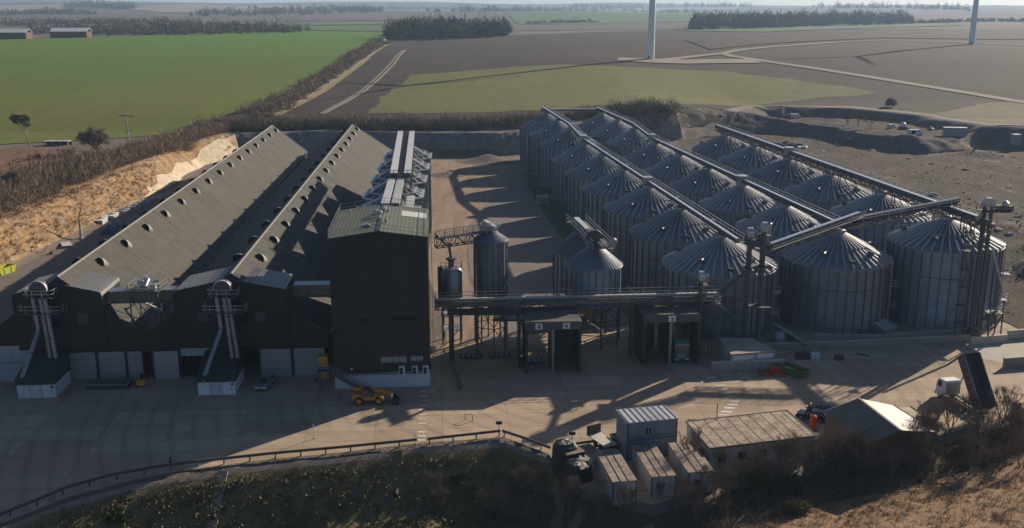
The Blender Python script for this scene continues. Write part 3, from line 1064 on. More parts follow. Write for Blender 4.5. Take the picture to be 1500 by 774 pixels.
def ducts(label, cx, y, tubes):
    t = thing('duct_set', label, 'ducting', (cx, y, 0), 0, 'duct sets climbing the warehouse fronts')
    h = MB()
    zt = 14.3
    # hooded wheel casing
    n = 18
    prof = [(cx + 1.25 * math.cos(PI * i / n), zt + 0.3 + 1.35 * math.sin(PI * i / n)) for i in range(n + 1)] + [(cx - 1.0, zt - 0.5), (cx + 1.0, zt - 0.5)]
    h.yprism(prof, y - 0.55, y + 0.75)
    ho = W(h, 'hood', M['steel_dark'], t, True)
    b = MB()
    for i in range(n):
        a, c = PI * i / n, PI * (i + 1) / n
        b.bar((cx + 1.33 * math.cos(a), y - 0.5, zt + 0.3 + 1.43 * math.sin(a)), (cx + 1.33 * math.cos(c), y - 0.5, zt + 0.3 + 1.43 * math.sin(c)), 0.12, 0.2, up=(0, 1, 0))
    W(b, 'rim', M['cover'], ho)
    for pz, hw in ((zt - 0.7, 2.1), (zt - 3.1, 3.1)):
        p = MB()
        p.box(cx - hw, y - 1.1, pz - 0.12, cx + hw, y + 1.3, pz)
        po = W(p, 'platform', M['deck'], t)
        r = MB()
        r.rail([(cx - hw, y + 1.2, pz), (cx - hw, y - 1.05, pz), (cx + hw, y - 1.05, pz), (cx + hw, y + 1.2, pz)], 1.1, 1.1, 0.04)
        W(r, 'handrail', M['steel_light'], po)
        br = MB()
        for sx in (-1, 1):
            br.bar((cx + sx * hw * 0.9, y - 1.0, pz - 0.1), (cx + sx * hw * 0.6, y + 1.4, pz - 2.0), 0.1)
        W(br, 'bracket', M['steel_dark'], po)
    for k, pts in enumerate(tubes):
        d_ = MB().path(pts, 0.34, 12)
        do = W(d_, 'duct', M['steel'], t, True)
        c = MB()
        for a, q in zip(pts[:-1], pts[1:]):
            a, q = V(a), V(q)
            m = max(1, int((q - a).length / 3))
            for i in range(m + 1):
                p = a.lerp(q, i / m)
                e = (q - a).normalized() * 0.06
                c.tube(p - e, p + e, 0.39, n=12)
        W(c, 'flange', M['steel_dark'], do)
    s = MB()
    for zz in (8.6, 5.6):
        s.bar((cx - 2.4, y + 0.9, zz), (cx + 3.1, y + 0.9, zz), 0.12)
        s.bar((cx - 1.0, y + 0.9, zz), (cx - 0.2, y - 0.6, zz), 0.1)
        s.bar((cx + 1.2, y + 0.9, zz), (cx + 1.0, y - 0.6, zz), 0.1)
    for a, q in ((8.6, 5.6), (11, 8.6)):
        s.bar((cx + 0.6, y + 0.9, a), (cx + 2.9, y + 0.9, q), 0.07)
    W(s, 'bracket', M['steel_dark'], t)
    return t


def duct_tubes(cx, y, kx, ky):
    return [[(cx - 1.0, y - 0.2, 13.6), (cx - 0.55, y - 0.5, 8.6), (kx - 1.75, ky + 0.1, 2.9), (kx - 1.75, ky - 0.3, 2.2)],
            [(cx + 0.1, y - 0.2, 13.6), (cx + 0.9, y - 0.9, 4.2)],
            [(cx + 0.75, y - 0.2, 13.6), (cx + 1.75, y - 1.0, 4.3)]]


ducts('three grey ducts climbing the warehouse front nearest the chalk bank', -69.5, 140.8, duct_tubes(-69.5, 140.8, -68.9, 134.8))
ducts('three grey ducts climbing the wide raised warehouse front', -42.6, 141.2, duct_tubes(-42.6, 141.2, -42.9, 135.8))


# ================================================================ LINK CONVEYORS BETWEEN THE BUILDINGS
def link_box(label, a, b, w, h):
    t = thing('link_gantry', label, 'enclosed conveyor', (a[0], a[1], 0), 0, 'enclosed conveyor links between the buildings')
    W(MB().bar(a, b, w, h), 'casing', M['hh_roof'], t)
    u = V((0, 0, h / 2))
    W(MB().bar(V(a) + u + V((0, 0, 0.06)), V(b) + u + V((0, 0, 0.06)), w + 0.3, 0.12), 'cover', M['steel'], t)
    W(MB().bar(V(a) - u - V((0, 0, 0.2)), V(b) - u - V((0, 0, 0.2)), w * 0.8, 0.4), 'girder', M['steel_dark'], t)
    return t


link_box('grey enclosed conveyor crossing the valley between both warehouses', (-60.9, 145.2, 12.5), (-50.0, 146.2, 12.6), 1.9, 1.5)
link_box('grey enclosed conveyor running from the wide warehouse front into the dark tower', (-33.5, 147.4, 12.9), (-25.8, 147.9, 12.9), 1.9, 1.6)

t = thing('drive_platform', 'railed platform of drive machinery over the valley between the warehouses', 'platform', (-55.6, 145.4, 7.0))
p = MB().box(-57.6, 143.4, 13.42, -53.0, 147.6, 13.55)
po = W(p, 'deck', M['deck'], t)
W(MB().rail([(-57.6, 147.5, 13.5), (-57.6, 143.5, 13.5), (-53.0, 143.5, 13.5), (-53.0, 147.5, 13.5)], 1.15, 1.2, 0.045), 'handrail', M['steel_light'], t)
s = MB()
for x in (-57.4, -53.2):
    for y in (143.5, 147.4):
        s.bar((x, y, 7.6), (x, y, 13.4), 0.16)
    s.bar((x, 143.5, 13.2), (x, 147.4, 8.4), 0.1)
s.bar((-57.4, 143.5, 8.2), (-53.2, 143.5, 13.2), 0.1)
s.bar((-53.2, 143.5, 8.2), (-57.4, 143.5, 13.2), 0.1)
W(s, 'leg', M['steel_dark'], t)
m = MB()
m.tube((-56.6, 144.2, 14.1), (-54.2, 146.6, 14.6), 0.38, n=12)
m.tube((-55.2, 144.0, 14.0), (-55.2, 145.6, 14.9), 0.3, n=12)
m.box(-54.6, 144.2, 13.55, -53.7, 145.0, 14.5)
m.box(-56.9, 145.6, 13.55, -56.0, 146.6, 14.7)
m.tube((-55.9, 146.6, 13.6), (-55.9, 146.6, 15.2), 0.35, n=12)
W(m, 'gearbox', M['steel_light'], t, True)
s = MB()
s.bar((-60.6, 147.3, 8.8), (-58.2, 148.6, 10.7), 0.28)
s.bar((-58.2, 148.6, 10.7), (-54.2, 147.6, 9.4), 0.28)
s.bar((-54.2, 147.6, 9.4), (-54.2, 147.6, 12.6), 0.2)
W(s, 'spout', M['cover'], t)

# ================================================================ PROCESS TOWER
TA = math.radians(4.6)
t = thing('process_tower', 'tall dark green clad tower with olive roof and white base', 'tower building', (-19.1, 138.4, 0), TA)
tw, td, te, tr_ = 7.05, 20.6, 22.9, 23.9
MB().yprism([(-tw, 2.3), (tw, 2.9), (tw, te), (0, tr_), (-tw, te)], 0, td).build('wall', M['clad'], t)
MB().box(-tw + 0.05, 0.06, 0, tw - 0.05, td - 0.06, 2.6).build('base_wall', M['white'], t)
MB().box(-tw - 0.1, -0.15, 0, tw + 0.1, 0.06, 0.22).build('plinth', M['conc'], t)
MB().xprism([(-0.06, 2.25), (0.02, 2.25), (0.02, 2.55), (-0.06, 2.55)], -tw, tw).build('base_trim', M['steel'], t)
r = MB()
r.yprism([(-tw - 0.12, te - 0.02), (0, tr_ - 0.02), (tw + 0.12, te - 0.02), (tw + 0.12, te + 0.13), (0, tr_ + 0.13), (-tw - 0.12, te + 0.13)], -0.15, td + 0.15)
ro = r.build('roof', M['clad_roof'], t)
MB().add([(3.0, 12.6, te + 0.75), (6.8, 12.6, te + 0.22), (6.8, 16.6, te + 0.22), (3.0, 16.6, te + 0.75)], [(0, 1, 2, 3)]).build('roof_light', M['cover'], ro)
b = MB()
b.box(-0.3, -0.2, tr_ + 0.05, 0.3, td + 0.2, tr_ + 0.2)
b.build('ridge_cap', M['clad_trim'], ro)
for (x, y, rr, hh_) in ((-0.3, 10.6, 0.5, 1.1), (-0.9, 12.2, 0.42, 0.9), (-0.2, 8.2, 0.3, 0.7), (0.9, 14.5, 0.28, 0.6), (-5, 13.8, 0.2, 0.6), (0.9, 6.0, 0.28, 0.7), (0.2, 14.2, 0.45, 1.0)):
    MB().lathe([(rr * 0.6, tr_ - 0.5), (rr * 0.6, tr_ + hh_ * 0.4), (rr, tr_ + hh_ * 0.5), (rr, tr_ + hh_ * 0.8), (0.04, tr_ + hh_)], 12, x, y).build('roof_vent', M['steel_light'], ro, True)
MB().bar((-2.6, 4.0, te + 1.0), (-1.6, 4.3, te + 1.1), 0.35).bar((-1.6, 4.3, te + 1.1), (-1.2, 3.4, te + 1.0), 0.3).build('exhaust_pipe', M['steel_light'], ro)
for pts in ([(-tw, -0.1, te), (0, -0.1, tr_), (tw, -0.1, te)], [(tw, -0.1, te), (tw, td, te)], [(tw, td, te), (0, td, tr_), (-tw, td, te)], [(-tw, td, te), (-tw, -0.1, te)]):
    MB().rail(pts, 1.15, 2.0, 0.035).build('handrail', M['steel'], t)
for (n_, x0_, dx, w_, z0, z1) in ((4, -0.15, 0.93, 0.85, 4.15, 5.0), (2, 4.2, 0.9, 0.8, 4.35, 5.0)):
    xa, xb, za_, zb_ = x0_ - 0.1, x0_ + dx * (n_ - 1) + w_ + 0.1, z0 - 0.1, z1 + 0.1
    b = MB()
    b.box(x0_ - 0.05, -0.05, z0, x0_ + dx * (n_ - 1) + w_ + 0.05, 0.05, z1)
    wo = b.build('window', M['blind'], t)
    b = MB()
    for i in range(1, n_): b.bar((x0_ + dx * i - 0.04, -0.06, z0), (x0_ + dx * i - 0.04, -0.06, z1), 0.09)
    b.bar((xa, -0.06, za_), (xb, -0.06, za_), 0.1)
    b.bar((xa, -0.06, zb_), (xb, -0.06, zb_), 0.1)
    b.bar((xa, -0.06, za_), (xa, -0.06, zb_), 0.1)
    b.bar((xb, -0.06, za_), (xb, -0.06, zb_), 0.1)
    b.build('frame', M['steel_dark'], wo)
for x in (2.85, 4.75, 6.35):
    a = MB().box(x - 0.42, -0.55, 2.35, x + 0.42, -0.06, 3.6).build('air_conditioner', M['white'], t)
    f = MB()
    f.tube((x - 0.08, -0.57, 3.2), (x - 0.08, -0.551, 3.2), 0.28, n=16)
    f.tube((x - 0.08, -0.57, 2.68), (x - 0.08, -0.551, 2.68), 0.28, n=16)
    f.build('fan_grille', M['black'], a)
for (xa, za_, xb, zb_) in ((-2.9, 10.2, -1.9, 11.0), (1.6, 10.6, 5.2, 11.2)):
    MB().box(xa, -0.03, za_, xb, 0.02, zb_).build('louvre', M['void'], t)
MB().box(-4.6, -0.22, 3.2, -4.35, -0.02, 3.45).build('lamp', M['lamp'], t)
# side stair and landing
s = MB()
for k in range(2):
    s.bar((-7.9, -0.5 - k * 1.0, 3.5), (-2.6, -0.5 - k * 1.0, 0.15), 0.1, 0.28)
for i in range(14):
    q = i / 13
    x, z = -7.9 + 5.3 * q, 3.5 - 3.35 * q
    s.box(x - 0.14, -1.5, z - 0.03, x + 0.14, -0.5, z + 0.03)
s.box(-9.3, -1.5, 3.42, -7.8, 0.4, 3.54)
for x, y in ((-9.2, -1.4), (-7.9, -1.4), (-9.2, 0.3)):
    s.bar((x, y, 0), (x, y, 3.4), 0.12)
so = s.build('stair', M['steel_dark'], t)
MB().rail([(-7.9, -0.5, 3.5), (-2.6, -0.5, 0.15)], 1.05, 1.3, 0.035).build('handrail', M['steel'], so)
s = MB()
s.rail([(-2.6, -1.5, 0.15), (-7.9, -1.5, 3.5), (-9.25, -1.5, 3.5), (-9.25, 0.35, 3.5)], 1.05, 0.9, 0.035)
s.build('handrail', M['steel'], so)
s = MB()
for z0 in range(0, 20, 1):
    s.bar((tw + 0.5, 1.0, z0 + 1.0), (tw + 0.5, 1.6, z0 + 1.0), 0.06)
s.bar((tw + 0.5, 1.0, 0.3), (tw + 0.5, 1.0, 23.5), 0.08)
s.bar((tw + 0.5, 1.6, 0.3), (tw + 0.5, 1.6, 23.5), 0.08)
s.build('ladder', M['steel'], t)

# ================================================================ BLENDING BINS BEHIND THE TOWER
def oct_bin(hw, hl, z0, ze, zp):
    t = thing('hopper_bin', 'eight sided steel bin', 'storage bin', (0, 0, 0))
    ch = hw * 0.75
    pl = [(hw, -hl + ch), (hw, hl - ch), (hw - ch, hl), (-hw + ch, hl), (-hw, hl - ch), (-hw, -hl + ch), (-hw + ch, -hl), (hw - ch, -hl)]
    n = 8

    def ring(k, z): return [V((x * k, y * k, z)) for x, y in pl]
    a, b = ring(1, z0), ring(1, ze)
    m = MB()
    m.add(a + b, [(i, (i + 1) % n, n + (i + 1) % n, n + i) for i in range(n)])
    m.build('wall', M['silo_wall'], t)
    e, tp = ring(1.04, ze), ring(0.2, zp)
    m = MB()
    m.add(e + tp + ring(1.04, ze - 0.4), [(i, (i + 1) % n, n + (i + 1) % n, n + i) for i in range(n)] + [tuple(range(n, 2 * n))] + [(i, (i + 1) % n, 2 * n + (i + 1) % n, 2 * n + i) for i in range(n)])
    ro = m.build('roof', M['silo_rib'], t)
    m = MB()
    up = V((0, 0, 0.13))
    for i in range(n):
        j = (i + 1) % n
        for kk in (0.0, 0.34, 0.67):
            m.bar(e[i].lerp(e[j], kk) + up, tp[i].lerp(tp[j], kk) + up, 0.34 if kk == 0 else 0.24, 0.22)
        for q in (0.0, 0.3):
            m.bar(e[i].lerp(tp[i], q) + up, e[j].lerp(tp[j], q) + up, 0.75 if q == 0 else 0.5, 0.2)
    m.build('rib', M['steel_light'], ro)
    m = MB()
    for i in range(n):
        for kk in (0.0, 0.25, 0.5, 0.75):
            p = a[i].lerp(a[(i + 1) % n], kk)
            m.bar((p.x * 1.012, p.y * 1.012, z0), (p.x * 1.012, p.y * 1.012, ze - 0.45), 0.2)
    m.build('stiffener_posts', M['silo_rib'], t)
    MB().lathe([(0.9, zp - 0.1), (0.9, zp + 0.5), (0.3, zp + 0.7)], 12).build('peak_cap', M['steel'], t)
    return t


bp = oct_bin(5.4, 8.3, 0.0, 19.0, 21.6)
for i in range(5):
    q = i / 3.0
    o = bp if i == 0 else dup(bp, (0, 0, 0))
    o.location = (-22.6 - 2.75 * q, 177.5 + 54.5 * q * 1.0, 0)
    o.rotation_euler = (0, 0, math.radians(3.2))
    tag(o, f'eight sided steel bin with ribbed roof, {ORD[i]} behind the dark tower', None, 'eight sided bins behind the tower')


def tower_line(label, a, b, z0, nm='covered_conveyor'):
    a, b = V(a), V(b)
    t = thing(nm, label, 'conveyor', (a.x, a.y, 0), 0, 'covered conveyors behind the tower')
    W(MB().bar(a, b, 1.2, 0.8), 'casing', M['steel_dark'], t)
    c = MB()
    n = int((b - a).length / 2.4)
    for i in range(n):
        p, q = a.lerp(b, (i + 0.04) / n), a.lerp(b, (i + 0.96) / n)
        c.bar(p + V((0, 0, 0.5)), q + V((0, 0, 0.5)), 1.3, 0.2)
    W(c, 'cover', M['cover'], t)
    s = MB()
    m = max(2, int((b - a).length / 9))
    for i in range(m + 1):
        p = a.lerp(b, i / m)
        for sg in (-0.5, 0.5):
            s.bar((p.x + sg, p.y, p.z - 0.3), (p.x + sg, p.y, z0), 0.16)
    W(s, 'leg', M['steel_dark'], t)
    return t


tower_line('pale covered conveyor on legs above the bins, far length on the warehouse side', (-22.1, 184, 24.6), (-28.2, 252, 24.6), 19.5)
tower_line('pale covered conveyor on legs above the bins, far length on the track side', (-19.5, 184, 24.6), (-25.3, 252, 24.6), 19.5)
tower_line('pale covered conveyor from the tower roof, nearest the warehouse', (-20.6, 158.6, 23.6), (-22.4, 184, 23.6), 19.5)
tower_line('pale covered conveyor from the tower roof, middle of three', (-18.9, 158.6, 23.6), (-20.8, 184, 23.6), 19.5)
tower_line('short pale covered conveyor from the tower roof, beside the ribbed bin', (-16.6, 158.6, 22.8), (-17.5, 170, 22.8), 19.0)
t = thing('conveyor_walkway', 'dark walkway trough between the two far covered conveyors', 'walkway', (-20.8, 184, 19.0), 0)
a, b = V((-20.8, 184, 24.1)), V((-26.8, 252, 24.1))
W(MB().bar(a, b, 1.4, 0.2), 'deck', M['deck'], t)
q = MB()
for e in (a, b):
    q.rail([e - V((2.2, 0.2, 0)), e + V((2.2, 0.2, 0))], 1.5, 0.8, 0.07)
W(q, 'handrail', M['steel_dark'], t)
# ================================================================ YARD SURFACES
def yard_material():
    t = NT('yard_concrete')
    o = t.obj()
    n1 = t.noise(o, 0.045, 6, 0.62)
    n2 = t.noise(t.map(o, (0.25, 1.0, 1), (0, 0, 0.3)), 0.35, 6, 0.7)
    n3 = t.noise(o, 1.6, 5, 0.7)
    br = t.n('ShaderNodeTexBrick', Scale=1.0, offset=0.0)
    br.inputs['Brick Width'].default_value = 9.0
    br.inputs['Row Height'].default_value = 4.6
    br.inputs['Mortar Size'].default_value = 0.05
    br.inputs['Color1'].default_value = (1, 1, 1, 1)
    br.inputs['Color2'].default_value = (0.80, 0.79, 0.78, 1)
    br.inputs['Mortar'].default_value = (0.58, 0.56, 0.54, 1)
    t.l(t.map(o, (1, 1, 1), (0, 0, -0.075)), br.inputs['Vector'])
    c = t.mix(n1, (0.520, 0.400, 0.275), (0.405, 0.318, 0.225))
    c = t.mix(t.math('MULTIPLY', n2, 0.5), c, (0.27, 0.215, 0.165))
    c = t.mix(t.math('MULTIPLY', n3, 0.24), c, (0.17, 0.15, 0.13))
    # curved tyre tracks where lorries swing round
    rg = t.n('ShaderNodeTexWave', wave_type='RINGS', rings_direction='Z', Scale=0.11, Distortion=2.0, Detail=3.0)
    rg.inputs['Detail Scale'].default_value = 0.4
    t.l(t.n('ShaderNodeMapping', vector_type='POINT').outputs[0], rg.inputs['Vector'])
    mp = rg.inputs['Vector'].links[0].from_node
    mp.inputs['Location'].default_value = (-13.0, -142.0, 0)
    t.l(o, mp.inputs['Vector'])
    tw_ = t.n('ShaderNodeMapRange')
    tw_.inputs['From Min'].default_value = 0.62
    tw_.inputs['From Max'].default_value = 0.95
    t.l(rg.outputs['Fac'], tw_.inputs['Value'])
    msk = t.noise(o, 0.03, 3, 0.5, 0.42, 0.6)
    c = t.mix(t.math('MULTIPLY', t.math('MULTIPLY', tw_.outputs[0], msk), 0.26), c, (0.13, 0.115, 0.10))
    c = t.mix(1.0, c, br.outputs['Color'], 'MULTIPLY')
    # straight wheel marks and scuffs
    wm = t.noise(t.map(o, (0.05, 1.4, 1), (0, 0, 0.12)), 1.0, 5, 0.6, 0.55, 0.72)
    c = t.mix(t.math('MULTIPLY', wm, 0.38), c, (0.15, 0.125, 0.105))
    wm2 = t.noise(t.map(o, (0.06, 1.1, 1), (0, 0, 1.35)), 1.0, 5, 0.6, 0.56, 0.72)
    c = t.mix(t.math('MULTIPLY', wm2, 0.28), c, (0.17, 0.14, 0.12))
    # oil and damp spots
    sp = t.noise(o, 0.22, 4, 0.7, 0.63, 0.7)
    c = t.mix(t.math('MULTIPLY', sp, 0.5), c, (0.11, 0.10, 0.09))
    m = t.out(c, 0.9, 0, 0.2)
    t.bump(n3, 0.15, 0.03)
    return m


def lane_material():
    t = NT('stony_lane')
    o = t.obj()
    n1 = t.noise(t.map(o, (1, 0.14, 1), (0, 0, -0.12)), 0.35, 6, 0.66)
    n2 = t.noise(o, 0.07, 5, 0.6)
    n3 = t.noise(o, 1.3, 5, 0.7)
    c = t.mix(n1, (0.35, 0.25, 0.18), (0.20, 0.145, 0.105))
    c = t.mix(t.math('MULTIPLY', n2, 0.5), c, (0.27, 0.215, 0.175))
    c = t.mix(t.math('MULTIPLY', n3, 0.25), c, (0.14, 0.11, 0.09))
    g = t.noise(o, 0.09, 5, 0.65, 0.58, 0.66)
    c = t.mix(t.math('MULTIPLY', g, 0.35), c, (0.115, 0.105, 0.04))
    m = t.out(c, 0.95, 0, 0.1)
    t.bump(n3, 0.4, 0.12)
    return m


M['yard'] = yard_material()
M['lane'] = lane_material()
M['damp'] = pm('damp_grey_hardstanding', (0.17, 0.14, 0.12), (0.085, 0.074, 0.066), 0.12, 0.8, 0, 0.3, fine=1.1)
M['grass_floor'] = pm('thin_grass_on_earth', (0.075, 0.08, 0.032), (0.12, 0.10, 0.06), 0.2, 0.95, fine=1.6)
M['line'] = pm('worn_white_road_paint', (0.62, 0.60, 0.56), (0.40, 0.36, 0.31), 1.5, 0.8, amt=0.9)

yard = [(-130, 70), (-75, 79.5), (-56, 98), (-51, 104.5), (-45, 109), (-38, 112), (-30, 114.5), (-22, 116.3), (-12, 119.3), (-1, 121.1), (4.5, 116.1), (8, 106.5),
        (16, 102.5), (30, 111), (45, 115.5), (60, 123.5), (76, 132.5), (100, 145.5), (135, 154), (135, 170), (30, 172), (10, 166), (-11, 160), (-26, 146), (-30, 150), (-80, 144), (-130, 150)]
sheet('concrete_yard', yard, M['yard'], flat=0.012)
sheet('stony_lane', [(-11, 160), (-1, 164), (-9, 200), (-12, 250), (-3, 330), (20, 372), (0, 384), (-36, 384), (-42, 355), (-38, 300), (-30, 252), (-17, 200), (-12, 170)], M['lane'], flat=0.02)
sheet('hardstanding', [(-1, 164), (10, 168), (22, 170), (18, 200), (12, 250), (6, 300), (2, 350), (-6, 330), (-12, 255), (-9, 205)], M['damp'], flat=0.016)
sheet('grass_verge', [(22, 168), (27, 172), (24, 210), (18, 260), (14, 300), (10, 350), (6, 360), (5, 320), (10, 260), (17, 205)], M['grass_floor'], flat=0.02)
sheet('side_yard', [(-130, 150), (-80, 144), (-79, 155), (-94, 340), (-109, 372), (-108.8, 300), (-108.8, 206), (-130, 180)], M['damp'], flat=0.018)
sheet('concrete_pad', pxpoly([(1418, 508), (1560, 492), (1560, 520), (1470, 533), (1440, 526)]), M['conc_lt'], flat=0.024)

# painted crossings
for i in range(13):
    y = 561 + i * 6.6 if i < 10 else 633 + (i - 10) * 6
    c = G(622 - i * 0.4, y)
    tag(MB().box(c.x - 0.48, c.y - 0.2, 0.018, c.x + 0.48, c.y + 0.2, 0.022).build('crossing_stripe', M['line']), kind='structure')
dp = [(1042, 553.5), (1047, 559), (1054, 565), (1059, 571), (1064, 576.5), (1070, 582), (1075, 588), (1073, 593), (1069, 598), (1064, 603.5), (1060, 608), (1055, 613)]
for i, (px, py) in enumerate(dp):
    c = G(px, py)
    a = 0.25 if i < 6 else -0.1
    q = MB().box(-0.75, -0.26, 0.018, 0.75, 0.26, 0.022).build('crossing_stripe', M['line'])
    q.location = (c.x, c.y, 0)
    q.rotation_euler = (0, 0, a)
    tag(q, kind='structure')

# ================================================================ CONVEYORS OVER THE SILO ROWS
def conveyor(label, pts, group, w=0.75, h=0.65, side=1, girder=0.0, legs=(), walk=True):
    t = thing('overhead_conveyor', label, 'conveyor', (pts[0][0], pts[0][1], 0), 0, group)
    P_ = [V(p) for p in pts]
    tr, cv, wk, rl, gd = MB(), MB(), MB(), MB(), MB()
    for a, b in zip(P_[:-1], P_[1:]):
        d = (b - a).normalized()
        sd = d.cross(V((0, 0, 1))).normalized() * side
        tr.bar(a, b, w, h)
        u = V((0, 0, h / 2 + 0.08))
        cv.bar(a + u, b + u, w * 0.75, 0.14)
        n = max(1, int((b - a).length / 3))
        for i in range(n + 1):
            p = a.lerp(b, i / n)
            tr.bar(p - sd * (w / 2 + 0.03) - V((0, 0, h / 2 + 0.04)), p - sd * (w / 2 + 0.03) + V((0, 0, h / 2 + 0.04)), 0.12)
        if walk:
            o = sd * (w / 2 + 0.5) + V((0, 0, -0.25))
            wk.bar(a + o, b + o, 0.9, 0.08)
            o2 = sd * (w / 2 + 0.95) + V((0, 0, -0.22))
            rl.rail([a + o2, b + o2], 1.15, 2.2, 0.05)
        if girder:
            gd.truss(a - V((0, 0, h / 2)), b - V((0, 0, h / 2)), w + 0.1, girder, max(2, int((b - a).length / 2.2)), 0.11)
    W(tr, 'casing', M['steel_dark'], t)
    W(cv, 'cover', M['conv_top'], t)
    if girder: W(gd, 'girder', M['steel_dark'], t)
    if walk:
        wo = W(wk, 'walkway', M['deck'], t)
        W(rl, 'handrail', M['steel_light'], wo)
    for (p, q) in legs:
        W(MB().bar(p, q, 0.2), 'leg', M['steel_dark'], t)
    return t


def row_pts(p0, st, i, z, dx=0.0):
    return (p0[0] + st[0] * i + dx, p0[1] + st[1] * i, z)


gA = 'overhead conveyors along the silo rows'
a0, as_ = (36.5, 169.7), (-2.95, 25.3)
conveyor('long conveyor over the silo row nearest the warehouses', [row_pts(a0, as_, -0.34, 17.3), row_pts(a0, as_, 5.15, 17.3), row_pts(a0, as_, 6.1, 19.1), row_pts(a0, as_, 8.45, 19.1)], gA)
b0, bs_ = (58.0, 172.6), (-3.1, 24.5)
conveyor('long conveyor over the middle silo row', [row_pts(b0, bs_, 0.1, 17.6), row_pts(b0, bs_, 5.15, 17.6), row_pts(b0, bs_, 6.1, 19.4), row_pts(b0, bs_, 8.35, 19.4)], gA)
c0, cs_ = (78.0, 174.6), (-2.75, 25.0)
legs = []
t = conveyor('raised conveyor on lattice trestles over the silo row beside the open quarry ground', [row_pts(c0, cs_, -0.5, 20.2), row_pts(c0, cs_, 5.35, 20.2)], gA, 0.95, 0.8, 1, 0.9)
for i in range(6):
    x, y = c0[0] + cs_[0] * i, c0[1] + cs_[1] * i
    for (dx, dy) in ((1.0, -5.6), (1.9, 5.4)):
        q = MB()
        z0 = 16.0
        for s_ in (0, 1.3):
            q.bar((x + 0.5 + s_, y + dy, 20.0), (x + 3.0 + s_ * 1.6, y + dy, 15.6), 0.16)
            q.bar((x + 0.5, y + dy + s_, 20.0), (x + 0.5, y + dy + s_, 16.2), 0.16)
        q.bar((x + 0.5, y + dy, 18.0), (x + 3.0, y + dy + 1.3, 15.9), 0.1)
        q.bar((x + 3.0, y + dy, 15.6), (x + 1.8, y + dy + 1.3, 18.4), 0.1)
        q.bar((x + 5.5, y + dy, 15.0), (x + 1.2, y + dy, 19.4), 0.13)
        W(q, 'trestle', M['steel_dark'], t)
for i, (bp_, st_) in enumerate(((a0, as_), (a0, as_), (b0, bs_), (b0, bs_), (c0, cs_))):
    k = (2.05, 5.1, 2.0, 5.15, 3.0)[i]
    z = (17.2, 17.4, 17.5, 17.7, 20.2)[i]
    x, y, _ = row_pts(bp_, st_, k, z)
    lab = ['junction box on the conveyor over the silo row nearest the warehouses, nearer one', 'junction box where the warehouse side conveyor steps up, farther one',
           'junction box on the middle conveyor, nearer one', 'junction box where the middle conveyor steps up, farther one', 'junction box on the raised lattice conveyor'][i]
    j = thing('drive_box', lab, 'drive unit', (x, y, z - 0.8), 0, 'drive boxes on the row conveyors')
    MB().box(-0.95, -1.2, 0, 0.95, 1.2, 1.9).build('casing', M['steel'], j)
    MB().box(-1.05, -1.3, 1.9, 1.05, 1.3, 2.0).build('lid', M['steel_light'], j)
    MB().tube((0.95, 0, 1.0), (1.9, 0, 1.0), 0.32, n=12).build('motor', M['steel_dark'], j, True)

gX = 'cross conveyors feeding the silo rows'
conveyor('sloping cross conveyor from the twin elevators to the middle row', [(41.4, 157.2, 17.2), (60.5, 170.2, 20.0)], gX, 0.9, 0.7, 1, 0.9)
conveyor('sloping cross conveyor from the middle row to the raised row', [(58.2, 169.6, 18.9), (79.2, 173.6, 21.9)], gX, 0.9, 0.7, 1, 1.1)
conveyor('level conveyor linking the far ends of two silo rows', [(11.0, 378.5, 18.6), (33.0, 376.5, 18.9)], gX, 0.9, 0.7, 1, 0.0)


def elevator(label, x, y, zt, gap=0.95, ax='y', plat=2.0, arm=0.0, group='bucket elevators', w=0.5):
    t = thing('bucket_elevator', label, 'bucket elevator', (x, y, 0), 0, group)
    dx, dy = (0, gap / 2) if ax == 'y' else (gap / 2, 0)
    for s_ in (-1, 1):
        l = MB()
        l.bar((s_ * dx, s_ * dy, 0.8), (s_ * dx, s_ * dy, zt), w, w, up=(0, 1, 0))
        for k in range(int(zt / 2.4)):
            z = 1.6 + k * 2.4
            l.box(s_ * dx - w / 2 - 0.06, s_ * dy - w / 2 - 0.06, z, s_ * dx + w / 2 + 0.06, s_ * dy + w / 2 + 0.06, z + 0.12)
        l.build('leg', M['steel_dark'], t)
    b = MB()
    if ax == 'y': b.box(-0.45, -gap / 2 - 0.5, 0, 0.45, gap / 2 + 0.5, 1.0)
    else: b.box(-gap / 2 - 0.5, -0.45, 0, gap / 2 + 0.5, 0.45, 1.0)
    b.build('boot', M['steel_dark'], t)
    n = 12
    R_ = gap / 2 + 0.45
    pr = [(R_ * math.cos(PI * i / n), zt + 0.55 + R_ * math.sin(PI * i / n) * 0.85) for i in range(n + 1)] + [(-R_, zt - 0.1), (R_, zt - 0.1)]
    h = MB()
    (h.xprism if ax == 'y' else h.yprism)(pr, -0.42, 0.42)
    h.build('head', M['steel_light'], t)
    MB().tube((0.4, 0, zt + 0.6), (1.15, 0, zt + 0.6), 0.28, n=12).build('motor', M['steel_light'], t, True)
    p = MB().box(-plat / 2, -plat / 2, zt - 0.9, plat / 2 + arm, plat / 2, zt - 0.78)
    po = p.build('platform', M['deck'], t)
    r = MB().rail([(-plat / 2, -plat / 2, zt - 0.8), (plat / 2 + arm, -plat / 2, zt - 0.8), (plat / 2 + arm, plat / 2, zt - 0.8), (-plat / 2, plat / 2, zt - 0.8), (-plat / 2, -plat / 2, zt - 0.8)], 1.15, 1.0, 0.045)
    r.build('handrail', M['steel'], po)
    MB().ladder((-0.6, -gap / 2 - 0.2, 0.4), (-0.6, -gap / 2 - 0.2, zt - 0.8), (0, 1, 0), 0.5, 0.06).build('ladder', M['steel_dark'], t)
    return t


